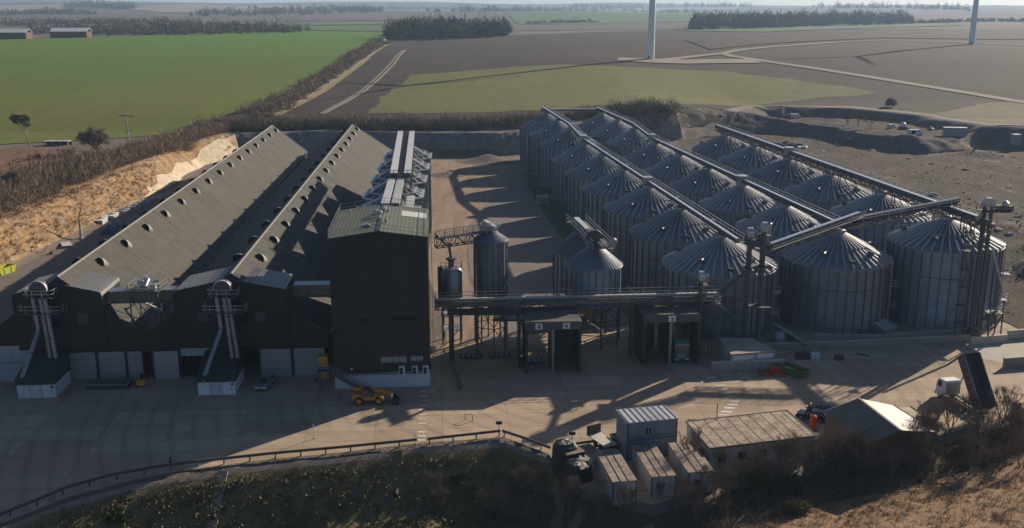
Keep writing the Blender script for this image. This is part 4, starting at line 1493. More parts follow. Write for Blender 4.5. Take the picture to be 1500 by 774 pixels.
e1 = elevator('bucket elevator in front of the nearest silo, shorter of two', 38.3, 156.0, 19.4, w=0.48)
W(MB().bar((38.3, 156.2, 18.8), (37.4, 161.0, 17.5), 0.5), 'spout', M['steel'], e1)
W(MB().bar((38.3, 155.6, 13.8), (33.6, 154.4, 10.4), 0.42), 'spout', M['steel_dark'], e1)
e2 = elevator('bucket elevator in front of the nearest silo, taller of two', 40.6, 156.4, 20.2, w=0.48)
W(MB().bar((40.6, 156.6, 19.4), (41.8, 157.2, 17.6), 0.5), 'spout', M['steel'], e2)
W(MB().bar((40.6, 156.0, 15.2), (39.2, 155.8, 13.2), 0.36), 'spout', M['steel_dark'], e2)
for (xx, zz) in ((39.4, 14.2), (39.4, 7.6)):
    W(MB().box(xx - 2.1, 154.7, zz, xx + 2.6, 157.7, zz + 0.1), 'platform', M['deck'], e2)
e3 = elevator('thin bucket elevator at the end of the long level gantry', 30.3, 153.6, 12.8, w=0.42)
W(MB().bar((30.9, 153.6, 10.6), (38.6, 158.4, 3.4), 0.5), 'spout', M['steel'], e3)
q = MB()
for (x, y) in ((32.2, 152.6), (32.2, 154.8), (28.9, 154.8)):
    q.bar((x, y, 0), (x, y, 10), 0.16)
q.box(30.6, 152.4, 8.9, 33.4, 155.0, 9.0)
q.bar((32.2, 152.6, 2.5), (32.2, 154.8, 5.5), 0.1)
q.bar((32.2, 154.8, 2.5), (32.2, 152.6, 5.5), 0.1)
W(q, 'support_frame', M['steel_dark'], e3)
W(MB().rail([(30.6, 152.4, 9.0), (33.4, 152.4, 9.0), (33.4, 155.0, 9.0)], 1.1, 1.0, 0.045), 'handrail', M['steel'], e3)
e4 = elevator('tall bucket elevator with long head platform beside the open quarry ground', 79.6, 163.4, 22.8, gap=1.15, ax='x', plat=2.6, arm=2.3, w=0.5)
W(MB().bar((79.6, 163.4, 22.2), (77.8, 163.6, 20.4), 0.5), 'spout', M['steel'], e4)
W(MB().box(80.9, 162.6, 22.1, 83.4, 164.2, 22.9), 'catwalk_box', M['steel_dark'], e4)
W(MB().lathe([(0.55, 22.9), (0.6, 23.4), (0.2, 23.7)], 14, 82.4, 163.4), 'vent_head', M['steel_light'], e4, True)
W(MB().path([(81.2, 163.6, 15.2), (83.6, 163.4, 8.2), (82.9, 163.2, 4.2)], 0.26, 10), 'spout', M['steel'], e4, True)
q = MB()
for (x, y) in ((81.6, 162.4), (83.8, 162.4), (83.8, 164.6)):
    q.bar((x, y, 0), (x, y, 6.6), 0.18)
q.bar((81.6, 162.4, 0.5), (83.8, 162.4, 4.2), 0.12)
q.bar((83.8, 162.4, 4.2), (83.8, 164.6, 0.8), 0.12)
q.box(81.4, 162.2, 4.2, 84.1, 164.8, 4.32)
q.bar((78.9, 163.0, 1.0), (82.0, 163.4, 4.0), 0.4)
W(q, 'support_frame', M['steel_dark'], e4)
W(MB().rail([(81.4, 162.2, 4.3), (84.1, 162.2, 4.3), (84.1, 164.8, 4.3)], 1.1, 0.9, 0.045), 'handrail', M['steel'], e4)
q = MB()
for k in range(6):
    z = 2.2 + k * 3.2
    q.box(76.2, 163.2, z, 77.6, 164.4, z + 0.08)
    q.ladder((76.4 + (k % 2), 163.4, z), (76.4 + (1 - k % 2), 163.4, z + 3.2), (0, 1, 0), 0.5, 0.07)
    q.rail([(76.2, 163.2, z), (77.6, 163.2, z)], 1.1, 0.7, 0.045)
q.bar((76.2, 163.2, 0), (76.2, 163.2, 21.0), 0.12)
q.bar((77.6, 163.2, 0), (77.6, 163.2, 21.0), 0.12)
W(q, 'stair_ladder', M['steel_dark'], e4)

# ================================================================ LEVEL GANTRY ACROSS THE INTAKE
ga = thing('level_gantry', 'long level conveyor gantry from the dark tower across the intake sheds', 'conveyor gantry', (-12.0, 151.5, 0))
a, b = V((-12.2, 151.5, 9.6)), V((33.0, 154.3, 9.9))
W(MB().bar(a + V((0, 0.2, -0.5)), b + V((0, 0.2, -0.5)), 1.3, 0.7), 'casing', M['steel'], ga)
W(MB().truss(a, b, 2.0, 1.0, 30, 0.12), 'girder', M['steel_dark'], ga)
wo = W(MB().bar(a + V((0, 0, 0.08)), b + V((0, 0, 0.08)), 2.0, 0.08), 'walkway', M['deck'], ga)
W(MB().bar(a + V((0, 0.3, 0.3)), b + V((0, 0.3, 0.3)), 0.7, 0.3), 'cover', M['cover'], ga)
r = MB()
for sg in (-1, 1):
    o = V((0, sg * 1.0, 0.1))
    r.rail([a + o, b + o], 1.15, 1.9, 0.05)
W(r, 'handrail', M['steel'], wo)
for (x, y) in ((-9.5, 151.6), (-5.6, 152.0), (1.0, 152.3), (19.2, 153.4), (28.6, 154.0)):
    q = MB()
    for sg in (-0.9, 0.9):
        q.bar((x, y + sg, 0), (x, y + sg, 8.7), 0.34)
    q.bar((x, y - 0.9, 2), (x, y + 0.9, 6), 0.14)
    q.bar((x, y - 0.9, 8.55), (x, y + 0.9, 8.55), 0.3)
    W(q, 'support_frame', M['steel_dark'], ga)

# catwalk from the tower to the tall hopper bin
ca = thing('catwalk_bridge', 'lattice catwalk bridge between the dark tower and the tall hopper bin', 'catwalk', (-12.5, 158, 0))
a, b = V((-12.4, 157.4, 18.6)), V((-3.4, 160.6, 19.2))
W(MB().truss(a, b, 1.3, 1.5, 8, 0.11), 'girder', M['steel_dark'], ca)
W(MB().bar(a, b, 1.3, 0.08), 'deck', M['deck'], ca)
r = MB()
for sg in (-1, 1):
    o = V((0, sg * 0.65, 0.05))
    r.rail([a + o, b + o], 1.15, 1.5, 0.05)
W(r, 'handrail', M['steel'], ca)


def hopper(label, x, y, R_, z0, ze, zp, zc, n=18, group='steel bins on legs beside the intake', legs_=8):
    t = thing('hopper_bin', label, 'storage bin', (x, y, 0), 0, group)
    MB().lathe([(R_, z0), (R_, ze)], 48, cap=False).build('wall', M['silo_wall'], t, True)
    m = MB()
    for i in range(n):
        a = 2 * PI * i / n
        m.bar((R_ * math.cos(a) * 1.015, R_ * math.sin(a) * 1.015, z0), (R_ * math.cos(a) * 1.015, R_ * math.sin(a) * 1.015, ze), 0.16)
    m.build('stiffener_posts', M['silo_rib'], t)
    m = MB().lathe([(R_ + 0.15, ze), (0.5, zp)], 48, cap=False).lathe([(R_ + 0.15, ze), (R_ + 0.15, ze - 0.2)], 48, cap=False)
    ro = m.build('roof', M['silo_roof'], t)
    m = MB()
    for i in range(n * 2):
        a = PI * i / n
        m.bar((R_ * 1.03 * math.cos(a), R_ * 1.03 * math.sin(a), ze + 0.06), (0.5 * math.cos(a), 0.5 * math.sin(a), zp + 0.06), 0.15)
    m.build('seam', M['silo_roof'], ro)
    MB().lathe([(R_, z0), (0.35, zc), (0.35, zc - 0.6)], 32, cap=False).build('hopper_cone', M['steel_dark'], t, True)
    for i in range(legs_):
        a = 2 * PI * i / legs_ + 0.2
        c = V((R_ * math.cos(a), R_ * math.sin(a), 0))
        MB().bar(c, c + V((0, 0, z0 + 0.6)), 0.24).build('leg', M['steel_dark'], t)
    m = MB()
    for i in range(legs_):
        a, c = 2 * PI * i / legs_ + 0.2, 2 * PI * (i + 1) / legs_ + 0.2
        p, q = V((R_ * math.cos(a), R_ * math.sin(a), 0)), V((R_ * math.cos(c), R_ * math.sin(c), 0))
        for k in range(3):
            za_, zb_ = z0 * k / 3, z0 * (k + 1) / 3
            m.bar(p + V((0, 0, zb_)), q + V((0, 0, zb_)), 0.12)
            if (i + k) % 2: m.bar(p + V((0, 0, za_ + 0.2)), q + V((0, 0, zb_)), 0.1)
            else: m.bar(q + V((0, 0, za_ + 0.2)), p + V((0, 0, zb_)), 0.1)
    m.build('bracing', M['steel_dark'], t)
    MB().lathe([(0.55, zp - 0.05), (0.55, zp + 0.5), (0.2, zp + 0.6)], 14).build('peak_cap', M['steel'], t)
    return t


h1 = hopper('tall slim hopper bin on legs in the open lane, reached by the catwalk', -3.55, 160.8, 2.75, 8.7, 17.7, 19.3, 5.8)
W(MB().rail([(-5.2, 159.4, 19.0), (-2.0, 159.4, 19.0), (-2.0, 162.2, 19.0), (-5.2, 162.2, 19.0), (-5.2, 159.4, 19.0)], 1.2, 1.0, 0.05), 'handrail', M['steel_light'], h1)
W(MB().bar((-4.6, 163.6, 20.1), (-2.6, 159.0, 19.8), 0.7), 'conveyor_head', M['cover'], h1)
W(MB().ladder((-5.9, 158.9, 0.5), (-5.9, 158.9, 17), (1, 0, 0), 0.6, 0.08).ladder((-0.6, 159.0, 5.5), (-0.6, 159.0, 8.6), (1, 0, 0), 0.6, 0.08), 'ladder', M['steel_dark'], h1)
h2 = hopper('squat ribbed hopper bin behind the level gantry, nearer of the pair', 13.7, 160.6, 4.6, 7.0, 13.5, 17.0, 4.2, 24)
h3 = hopper('squat ribbed hopper bin behind the level gantry, farther of the pair', 11.9, 170.6, 4.6, 7.0, 13.5, 17.0, 4.2, 24)
W(MB().ladder((9.3, 157.9, 0.4), (9.3, 157.9, 12.4), (1, 0, 0), 0.7, 0.1), 'ladder', M['steel_dark'], h2)
k = thing('bin_conveyor', 'short railed conveyor bridging the peaks of the two squat bins', 'conveyor', (13.0, 160, 0))
a, b = V((14.8, 156.6, 17.3)), V((11.4, 173.6, 18.4))
W(MB().bar(a, b, 0.8, 0.6), 'casing', M['steel'], k)
W(MB().bar(V((12.9, 165.2, 18.5)), b + V((0, 0, 0.4)), 0.9, 0.14), 'cover', M['cover'], k)
W(MB().bar(a + V((1.1, 0, -0.3)), b + V((1.1, 0, -0.3)), 1.3, 0.1).bar(a + V((-1.1, 0, -0.3)), b + V((-1.1, 0, -0.3)), 1.3, 0.1), 'walkway', M['deck'], k)
r = MB()
for sg in (-1.7, 1.7):
    r.rail([a + V((sg, 0, -0.2)), b + V((sg, 0, -0.2))], 1.2, 1.6, 0.05)
W(r, 'handrail', M['steel'], k)
m = MB()
for i in range(12):
    an, c = PI * i / 12, PI * (i + 1) / 12
    m.bar((13.6 + 1.2 * math.cos(an), 160.0, 18.0 + 1.2 * math.sin(an)), (13.6 + 1.2 * math.cos(c), 160.0, 18.0 + 1.2 * math.sin(c)), 0.5)
m.tube((13.6, 159.7, 18.1), (13.6, 160.3, 18.1), 0.9, n=18)
W(m, 'wheel_housing', M['steel_dark'], k)
W(MB().path([(15.6, 157.4, 17.4), (16.4, 157.6, 18.4), (16.9, 158.6, 18.0), (16.4, 159.0, 16.0)], 0.3, 10), 'spout', M['steel_light'], k, True)

# dust tank and its pipe at the side of the tower
tk = thing('dust_tank', 'dark vertical tank on a frame beside the tower wall', 'tank', (-10.1, 160.5, 0))
x, y = -10.1, 160.5
W(MB().lathe([(0.5, 5.2), (1.85, 6.6), (1.85, 12.3), (1.5, 12.9), (0.6, 13.1)], 32, x, y), 'body', M['steel'], tk, True)
W(MB().lathe([(0.5, 13.0), (0.5, 14.2), (0.9, 14.3), (0.9, 14.6), (0.3, 14.7)], 16, x, y), 'filter_head', M['steel_dark'], tk)
W(MB().path([(-12.4, 157.6, 19.2), (-10.4, 160.2, 16.6), (-10.1, 160.5, 14.4)], 0.22, 10), 'pipe', M['steel_dark'], tk, True)
W(MB().rail([(x - 1.7, y - 1.4, 13.0), (x + 1.7, y - 1.4, 13.0), (x + 1.7, y + 1.4, 13.0)], 1.1, 0.8, 0.045), 'handrail', M['steel'], tk)
W(MB().tube((-11.9, 160.3, 6.5), (-11.9, 160.3, 13.2), 0.5, n=14), 'riser', M['steel_dark'], tk, True)
for (dx, dy) in ((-1.5, -1.5), (1.5, -1.5), (1.5, 1.5), (-1.5, 1.5)):
    W(MB().bar((x + dx, y + dy, 0), (x + dx, y + dy, 7.5), 0.26), 'leg', M['steel_dark'], tk)
m = MB()
for z in (2.4, 4.8):
    m.box(x - 1.7, y - 1.7, z, x + 1.7, y + 1.7, z + 0.1)
    m.rail([(x - 1.7, y - 1.7, z), (x + 1.7, y - 1.7, z), (x + 1.7, y + 1.7, z)], 1.1, 1.0, 0.05)
m.ladder((x - 1.0, y - 1.6, 0), (x + 1.0, y - 1.6, 2.4), (0, 1, 0), 0.7, 0.08, 0.3)
W(m, 'platform', M['steel_light'], tk)

# ================================================================ INTAKE SHEDS
M['shed_roof'] = pm('shade_darkened_roof', (0.14, 0.135, 0.115), (0.08, 0.08, 0.065), 0.4, 0.9, 0, 0.15)  # shed roof colour darkened to paint in the shade cast by the silos


def shed(label, x0, x1, y0, y1, zt, zb, rz, part_x, back):
    """open fronted drive-through shed; local origin at the front corner"""
    t = thing('intake_shed', label, 'intake shed', (x0, y0, 0), rz, 'dark intake sheds under the gantry')
    w_, d_ = x1 - x0, y1 - y0
    MB().box(0, 0, 0, 0.3, d_, zt - 0.05).build('side_wall', M['clad_trim'], t)
    MB().box(w_ - 0.3, 0, 0, w_, d_, zt - 0.05).build('side_wall', M['clad_trim'], t)
    MB().box(-0.15, -0.15, zt - 0.05, w_ + 0.15, d_ + 0.15, zt + 0.15).build('roof', M['shed_roof'], t)
    MB().box(-0.05, -0.3, zb, w_ + 0.05, -0.02, zt + 0.3).build('fascia', M['steel_dark'], t)
    if part_x:
        MB().box(part_x - 0.12, 0.1, 0, part_x + 0.12, d_ - 0.3, zt - 0.1).build('partition', M['clad_trim'], t)
        MB().box(part_x - 0.2, -0.28, 0, part_x + 0.2, 0.08, zb).build('column', M['steel'], t)
    for (xa, xb) in back:
        MB().box(xa, d_ - 0.25, 0, xb, d_ - 0.02, zt - 0.1).build('back_wall', M['steel_dark'], t)
    for x in (0.15, w_ - 0.15):
        MB().box(x - 0.2, -0.28, 0, x + 0.2, -0.02, zb).build('column', M['clad_trim'], t)
    return t


def bay_sign(shed_, x, z, label_mark):
    s = MB().box(x - 0.55, -0.42, z - 0.5, x + 0.55, -0.36, z + 0.5).build('sign', M['sign'], shed_)
    m = MB()
    for (xa, za_, xb, zb_) in label_mark:
        m.box(x + xa, -0.45, z + za_, x + xb, -0.425, z + zb_)
    m.build('mark', M['black'], s)


MK1 = ((-0.12, -0.36, 0.16, 0.02), (-0.02, 0.02, 0.16, 0.2), (-0.3, 0.34, 0.3, 0.4))
MK2 = ((-0.02, -0.36, 0.14, 0.1), (-0.3, -0.05, -0.02, 0.1), (-0.3, 0.34, 0.3, 0.4))
MK3 = ((-0.15, -0.34, 0.2, -0.2), (0.05, -0.34, 0.2, 0.12), (-0.2, 0.02, 0.05, 0.14))
s1 = shed('two bay intake shed with two white fascia signs', 2.1, 10.6, 145.0, 152.6, 8.1, 7.1, math.radians(3), 4.2, [(4.2, 8.2)])
bay_sign(s1, 2.0, 7.7, MK1)
bay_sign(s1, 6.2, 7.75, MK2)
s2 = shed('single sign intake shed with the teal lorry inside', 20.6, 29.6, 148.6, 157.0, 8.1, 7.1, math.radians(4), 4.3, [(0.3, 3.6)])
bay_sign(s2, 4.4, 7.75, MK3)
for i, (x, y) in enumerate(((-6.6, 152.8), (-2.0, 153.4), (3.2, 150.4))):
    g = thing('grid_pit', ['dark steel intake grid by the lane, beside the tower', 'dark steel intake grid under the slim hopper bin', 'dark steel intake grid inside the two bay shed'][i], 'intake grid', (x, y, 0), math.radians(4), 'steel grids over the intake pits')
    MB().box(-1.7, -1.2, 0.03, 1.7, 1.2, 0.16).build('frame', M['black'], g)
    q = MB()
    for k in range(4):
        q.box(-1.5 + k * 0.8, -1.1, 0.16, -1.05 + k * 0.8, 1.1, 0.3)
    q.build('bars', M['steel_dark'], g)
pw = thing('barrier_wall', 'low dark concrete barrier between the lane and the two bay shed', 'barrier', (-7.6, 138, 0), math.radians(8))
for k in range(6):
    MB().box(-0.2, k * 1.9, 0, 0.2, k * 1.9 + 1.8, 0.8).build('block', M['steel_dark'], pw)
g = thing('portal_frame', 'dark steel portal frame beside the tower carrying the gantry', 'frame', (-9.5, 149, 0))
q = MB()
for x in (-9.8, -1.0):
    q.bar((x, 150.2, 0), (x, 150.2, 8.2), 0.4)
W(q, 'leg', M['steel_dark'], g)
W(MB().bar((-10.2, 150.2, 8.3), (2.0, 150.2, 8.3), 0.5, 0.9), 'beam', M['clad_trim'], g)
W(MB().box(-3.0, 149.8, 6.9, 2.2, 157.5, 7.2).box(1.0, 147.5, 0, 1.35, 157.5, 6.9), 'canopy', M['clad_trim'], g)

# ================================================================ EQUIPMENT HUT, WALLS
t = thing('equipment_hut', 'flat roofed equipment hut behind the panelled concrete wall', 'hut', (0, 0, 0))
q = [G(1052, 493, 3.0), G(1103, 494, 3.0), G(1137, 515.5, 2.7), G(1071, 520.6, 2.7)]
q = [(p.x, p.y) for p in q][::-1]
cx, cy = sum(p[0] for p in q) / 4, sum(p[1] for p in q) / 4
sm = [(cx + (p[0] - cx) * 0.96, cy + (p[1] - cy) * 0.96) for p in q]
W(MB().prism(sm, 0, 2.62), 'wall', M['stain_white'], t)
W(MB().prism(q, 2.6, 2.85), 'roof', M['conc'], t)
a, b = V((sm[0][0], sm[0][1], 0)), V((sm[1][0], sm[1][1], 0))
for (u0, u1) in ((0.05, 0.5), (0.6, 0.95)):
    p0, p1 = a.lerp(b, u0) + V((0, -0.06, 2.15)), a.lerp(b, u1) + V((0, -0.06, 2.15))
    W(MB().bar(p0, p1, 0.06, 0.75), 'window', M['white'], t)


def panel_wall(label, pts, h, th, n, mat, name='retaining_wall', cat='wall'):
    t = thing(name, label, cat, (pts[0][0], pts[0][1], 0))
    m = MB()
    for a, b in zip(pts[:-1], pts[1:]):
        a, b = V((a[0], a[1], h / 2)), V((b[0], b[1], h / 2))
        k = max(1, int((b - a).length / n))
        for i in range(k):
            p, q_ = a.lerp(b, i / k), a.lerp(b, (i + 1) / k)
            e = (q_ - p).normalized() * 0.03
            m.bar(p + e, q_ - e, th, h)
    W(m, 'panel', mat, t)
    c = MB()
    for a, b in zip(pts[:-1], pts[1:]):
        c.bar((a[0], a[1], h + 0.08), (b[0], b[1], h + 0.08), th + 0.15, 0.16)
    W(c, 'coping', M['conc_lt'], t)
    return t


wl = [tuple(G(*p)[:2]) for p in ((1042, 545), (1149, 541))]
panel_wall('panelled concrete wall in front of the equipment hut', [wl[0], wl[1]], 1.5, 0.3, 1.3, M['grey_panel'])
wl = [tuple(G(*p)[:2]) for p in ((1118, 512), (1240, 508), (1340, 503), (1420, 499))]
panel_wall('long low concrete wall along the foot of the front silos', wl, 0.9, 0.4, 4.0, M['conc'])
wl = [tuple(G(*p)[:2]) for p in ((1421, 505), (1474, 501))]
panel_wall('short concrete wall length below the tall elevator', wl, 1.2, 0.35, 3.0, M['conc_lt'])
wl = [tuple(G(*p)[:2]) for p in ((1475, 497), (1560, 490))]
panel_wall('end length of concrete wall beyond the tall elevator', wl, 1.4, 0.35, 3.0, M['conc_lt'])
wl = [tuple(G(*p)[:2]) for p in ((1469, 539), (1560, 532))]
panel_wall('free standing concrete wall beside the pale pad', wl, 1.5, 0.35, 3.0, M['conc'])
wl = [tuple(G(*p)[:2]) for p in ((1190, 497), (1290, 498), (1420, 488))]
panel_wall('low kerb wall tight under the front silos', wl, 0.8, 0.3, 5.0, M['grey_panel'])
t = thing('spout_conveyor', 'sloping grey conveyor lying between the two nearest silos', 'conveyor', (46, 158, 0))
W(MB().bar(G(1135, 476, 2.0), G(1182, 505, 0.8), 0.7, 0.6), 'casing', M['steel'], t)
W(MB().bar(G(1135, 475, 2.5), G(1182, 504, 1.3), 0.8, 0.1), 'cover', M['steel_light'], t)
t = thing('fan_housing', 'grey curved fan housing at the foot of the gap between silos', 'fan unit', tuple(G(1140, 503)))
MB().lathe([(1.3, 0), (1.3, 1.2), (0.9, 2.0), (0.4, 2.2)], 20).build('casing', M['steel'], t, True)
MB().bar((0.8, 0, 0.8), (2.8, 0.6, 0.5), 0.8).build('outlet', M['steel_dark'], t)
c = G(1304, 492)
t = thing('plant_cover', 'pale green sloping plant cover between two front silos', 'plant cover', (c.x, c.y, 0), 0.5)
MB().xprism([(0, 0), (0, 1.2), (4.5, 2.6), (4.5, 0)], -1.6, 1.6).build('casing', pm('pale_green_cover', (0.13, 0.18, 0.17), None, 0.8, 0.6), t)
MB().xprism([(-0.1, 1.22), (-0.1, 1.32), (4.6, 2.75), (4.6, 2.65)], -1.7, 1.7).build('lid', M['cabin_roof'], t)

# ================================================================ GUARD RAIL AND SIGNS
def guard_rail(label, px, zr=0.75, skip=None):
    pts = [G(x, y, 0.0) for x, y in px]
    t = thing('guard_rail', label, 'guard rail', tuple(pts[0]), 0, 'dark guard rails round the yard edge')
    m, c = MB(), MB()
    for a, b in zip(pts[:-1], pts[1:]):
        m.bar(a + V((0, 0, zr)), b + V((0, 0, zr)), 0.18, 0.32)
        c.bar(a + V((0, 0, zr + 0.18)), b + V((0, 0, zr + 0.18)), 0.2, 0.05)
    W(m, 'beam', M['steel_dark'], t)
    pos = []
    L = 0.0
    nxt = 0.3
    for a, b in zip(pts[:-1], pts[1:]):
        d = (b - a).length
        while nxt < L + d:
            pos.append(a.lerp(b, (nxt - L) / d))
            nxt += 3.1
        L += d
    for p in pos:
        W(MB().bar(p - V((0, 0, 0.3)), p + V((0, 0, zr + 0.1)), 0.16), 'post', M['steel_dark'], t)
    return t


guard_rail('long dark guard rail curving along the yard edge to the painted crossing', [(-30, 775), (40, 747), (100, 722), (160, 705), (230, 692), (300, 683), (400, 672), (500, 663), (560, 657), (611, 652)])
guard_rail('dark guard rail from the painted crossing to the corner post', [(626, 651), (680, 645), (733, 639)])
guard_rail('dark guard rail running downhill from the corner post', [(736, 639), (770, 650), (806, 664)])
guard_rail('short dark guard rail behind the black tanks', [(842, 658), (878, 653)])


def post_sign(label, px, py, h, dbl=False):
    c = G(px, py)
    t = thing('sign_post', label, 'sign', tuple(c), 0, 'black board signs on thin posts')
    MB().bar((0, 0, 0), (0, 0, h), 0.09).build('post', M['steel_dark'], t)
    MB().box(-0.42, -0.06, h - 0.35, 0.42, -0.02, h + 0.1).build('board', M['black_sheet'], t)
    MB().box(-0.3, -0.05, h - 0.3, 0.3, 0.06, h + 0.04).build('backing', M['steel_dark'], t)


post_sign('black board sign on a post at the corner of the guard rails', 731, 639, 2.0)
post_sign('black board sign on a post behind the black tanks', 838, 656, 2.1)
c = G(1014, 616)
t = thing('drain_cover', 'pair of small dark drain grids in the yard beside the long flat roof', 'drain cover', (c.x, c.y, 0))
MB().box(-0.55, -0.3, 0.015, -0.05, 0.3, 0.05).build('grid', M['black'], t)
MB().box(0.08, -0.3, 0.015, 0.58, 0.3, 0.05).build('grid', M['black'], t)
for i, (px, py) in enumerate(((460, 643), (687, 616), (608, 652))):
    c = G(px, py)
    t = thing('marker_post', ['thin pale marker post at the guard rail before the crossing', 'low tubular barrier hoop standing alone in the yard', 'thin gate post at the painted crossing'][i], 'post', tuple(c), 0)
    if i == 1:
        MB().path([(-0.5, 0, 0), (-0.5, 0, 0.9), (0.5, -0.2, 0.9), (0.5, -0.2, 0)], 0.06, 8).build('hoop', M['steel'], t, True)
    else:
        MB().bar((0, 0, 0), (0, 0, 2.1 if i == 0 else 1.7), 0.08).build('pole', M['steel_light'], t)
        MB().box(-0.12, -0.12, 0, 0.12, 0.12, 0.05).build('base_plate', M['steel_dark'], t)
c = G(250, 680)
t = thing('bollard', 'small dark bollard standing alone in the shaded yard', 'bollard', tuple(c))
MB().lathe([(0.2, 0), (0.18, 0.7), (0.12, 0.95), (0.03, 1.0)], 14).build('post', M['black_sheet'], t, True)
MB().lathe([(0.2, 0.62), (0.2, 0.72)], 14).build('band', M['conc'], t)
# ================================================================ VEHICLES
def wheel(t, x, y, r, w, rim=None, n=20):
    o = MB().lathe([(r * 0.55, -w / 2), (r * 0.94, -w / 2), (r, -w / 4), (r, w / 4), (r * 0.94, w / 2), (r * 0.55, w / 2)], n).build('wheel', M['black'], t, True)
    o.rotation_euler = (PI / 2, 0, 0)
    o.location = (x, y, r)
    MB().lathe([(r * 0.56, -w / 2 - 0.01), (r * 0.3, -w / 2 + 0.05), (r * 0.3, w / 2 - 0.05), (r * 0.56, w / 2 + 0.01)], n).build('rim', rim or M['steel'], o, True)
    return o


def car(name, label, cat, c, rz, paint, L=4.3, Wd=1.78, Hh=1.45, group=None):
    """hatchback; local +x is the nose"""
    t = thing(name, label, cat, tuple(c), rz, group)
    k = L / 4.3
    prof = [(-2.1 * k, 0.35), (-2.12 * k, 0.85), (-2.0 * k, 0.98), (-1.0 * k, 1.0), (0.75 * k, 0.98), (1.75 * k, 0.82), (2.1 * k, 0.62), (2.12 * k, 0.35), (1.9 * k, 0.26), (-1.9 * k, 0.26)]
    m = MB().yprism(prof, -Wd / 2, Wd / 2)
    b = m.build('body', paint, t)
    bv = b.modifiers.new('soft', 'BEVEL')
    bv.width = 0.09
    bv.segments = 3
    g = MB()
    pr = [(-1.95 * k, 0.97), (-1.6 * k, Hh - 0.04), (0.05 * k, Hh), (0.95 * k, 0.95)]
    wt = Wd / 2 - 0.06
    v = [(x, -wt + (0.18 if z > 1.2 else 0), z) for x, z in pr] + [(x, wt - (0.18 if z > 1.2 else 0), z) for x, z in pr]
    g.add(v, [(0, 1, 2, 3), (7, 6, 5, 4), (0, 4, 5, 1), (2, 6, 7, 3), (1, 5, 6, 2)])
    g.build('window', M['glass'], t)
    r = MB().box(-1.55 * k, -wt + 0.2, Hh - 0.03, 0.05 * k, wt - 0.2, Hh + 0.03)
    for s in (-1, 1):
        r.bar((0.95 * k, s * wt, 0.96), (0.05 * k, s * (wt - 0.18), Hh), 0.08)
        r.bar((-1.95 * k, s * wt, 0.96), (-1.6 * k, s * (wt - 0.18), Hh - 0.03), 0.12)
        r.bar((-0.6 * k, s * wt, 0.96), (-0.62 * k, s * (wt - 0.17), Hh - 0.02), 0.08)
    r.build('roof', paint, t)
    for sx in (-1.3 * k, 1.32 * k):
        for sy in (-1, 1):
            wheel(t, sx, sy * (Wd / 2 - 0.1), 0.32, 0.22)
    for sy in (-1, 1):
        MB().box(2.02 * k, sy * 0.66 - 0.2, 0.62, 2.13 * k, sy * 0.66 + 0.2, 0.76).build('headlight', M['lamp'], t)
        MB().box(-2.14 * k, sy * 0.72 - 0.12, 0.7, -2.08 * k, sy * 0.72 + 0.12, 0.9).build('tail_light', M['red'], t)
        MB().box(0.7 * k, sy * (Wd / 2 + 0.1) - 0.1, 0.98, 0.85 * k, sy * (Wd / 2 + 0.1) + 0.1, 1.1).build('mirror', paint, t)
    MB().box(2.1 * k, -0.35, 0.4, 2.14 * k, 0.35, 0.52).build('grille', M['black'], t)
    return t


c = G(389, 567)
car('parked_car', 'silver hatchback car parked in shade before the warehouse front', 'car', (c.x, c.y, 0), math.radians(-97), M['silver'])
c = G(1189, 617)
car('parked_car', 'dark blue car parked between the long flat roof and the gabled shed', 'car', (c.x + 0.2, c.y + 0.6, 0), math.radians(150), M['navy'])
c = G(1202, 612)
car('parked_car', 'second dark car half hidden by the gabled shed', 'car', (c.x + 0.8, c.y + 1.6, 0), math.radians(140), M['navy'])

# telehandler
c = G(545, 590)
t = thing('telehandler', 'orange telescopic loader with black bucket parked before the dark tower', 'loader', (c.x, c.y, 0), math.radians(3))
m = MB().yprism([(-2.75, 0.75), (-2.8, 1.3), (-2.5, 1.5), (-1.2, 1.5), (1.6, 1.2), (1.75, 0.8), (1.2, 0.65), (-2.3, 0.6)], -0.85, 0.95)
b = m.build('body', M['orange'], t)
md = b.modifiers.new('soft', 'BEVEL')
md.width = 0.06
md.segments = 2
MB().yprism([(-1.3, 1.2), (-1.2, 2.35), (-0.15, 2.4), (0.35, 1.2)], -0.9, -0.02).build('cab_window', M['glass'], t)
q = MB()
for y in (-0.92, 0.07):
    q.bar((-1.3, y, 1.3), (-1.2, y, 2.4), 0.1)
    q.bar((0.35, y, 1.3), (-0.15, y, 2.4), 0.1)
q.box(-1.25, -0.95, 2.36, -0.1, 0.1, 2.46)
q.build('cab_frame', M['black_sheet'], t)
MB().bar((-2.6, 0.5, 1.95), (1.9, 0.5, 1.5), 0.42, 0.42).bar((1.7, 0.5, 1.55), (2.9, 0.5, 0.65), 0.34, 0.4).build('boom', M['orange'], t)
MB().bar((1.3, 0.55, 0.95), (2.6, 0.55, 0.7), 0.16).build('ram', M['steel'], t)
m = MB()
m.yprism([(2.9, 0.1), (3.9, 0.06), (3.9, 0.14), (3.05, 0.22), (2.95, 1.15), (2.82, 1.2)], -1.15, 1.2)
for y in (-1.18, 1.2):
    m.add([(2.85, y, 0.1), (3.85, y, 0.08), (3.0, y, 1.15), (2.85, y, 1.18)], [(0, 1, 2, 3)])
m.build('bucket', M['black_sheet'], t)
for x in (-1.75, 1.05):
    for y in (-0.95, 1.0):
        wheel(t, x, y, 0.62, 0.45, M['orange'])
MB().lathe([(0.1, 2.48), (0.1, 2.62), (0.03, 2.66)], 10, -1.0, -0.4).build('beacon', M['red'], t)

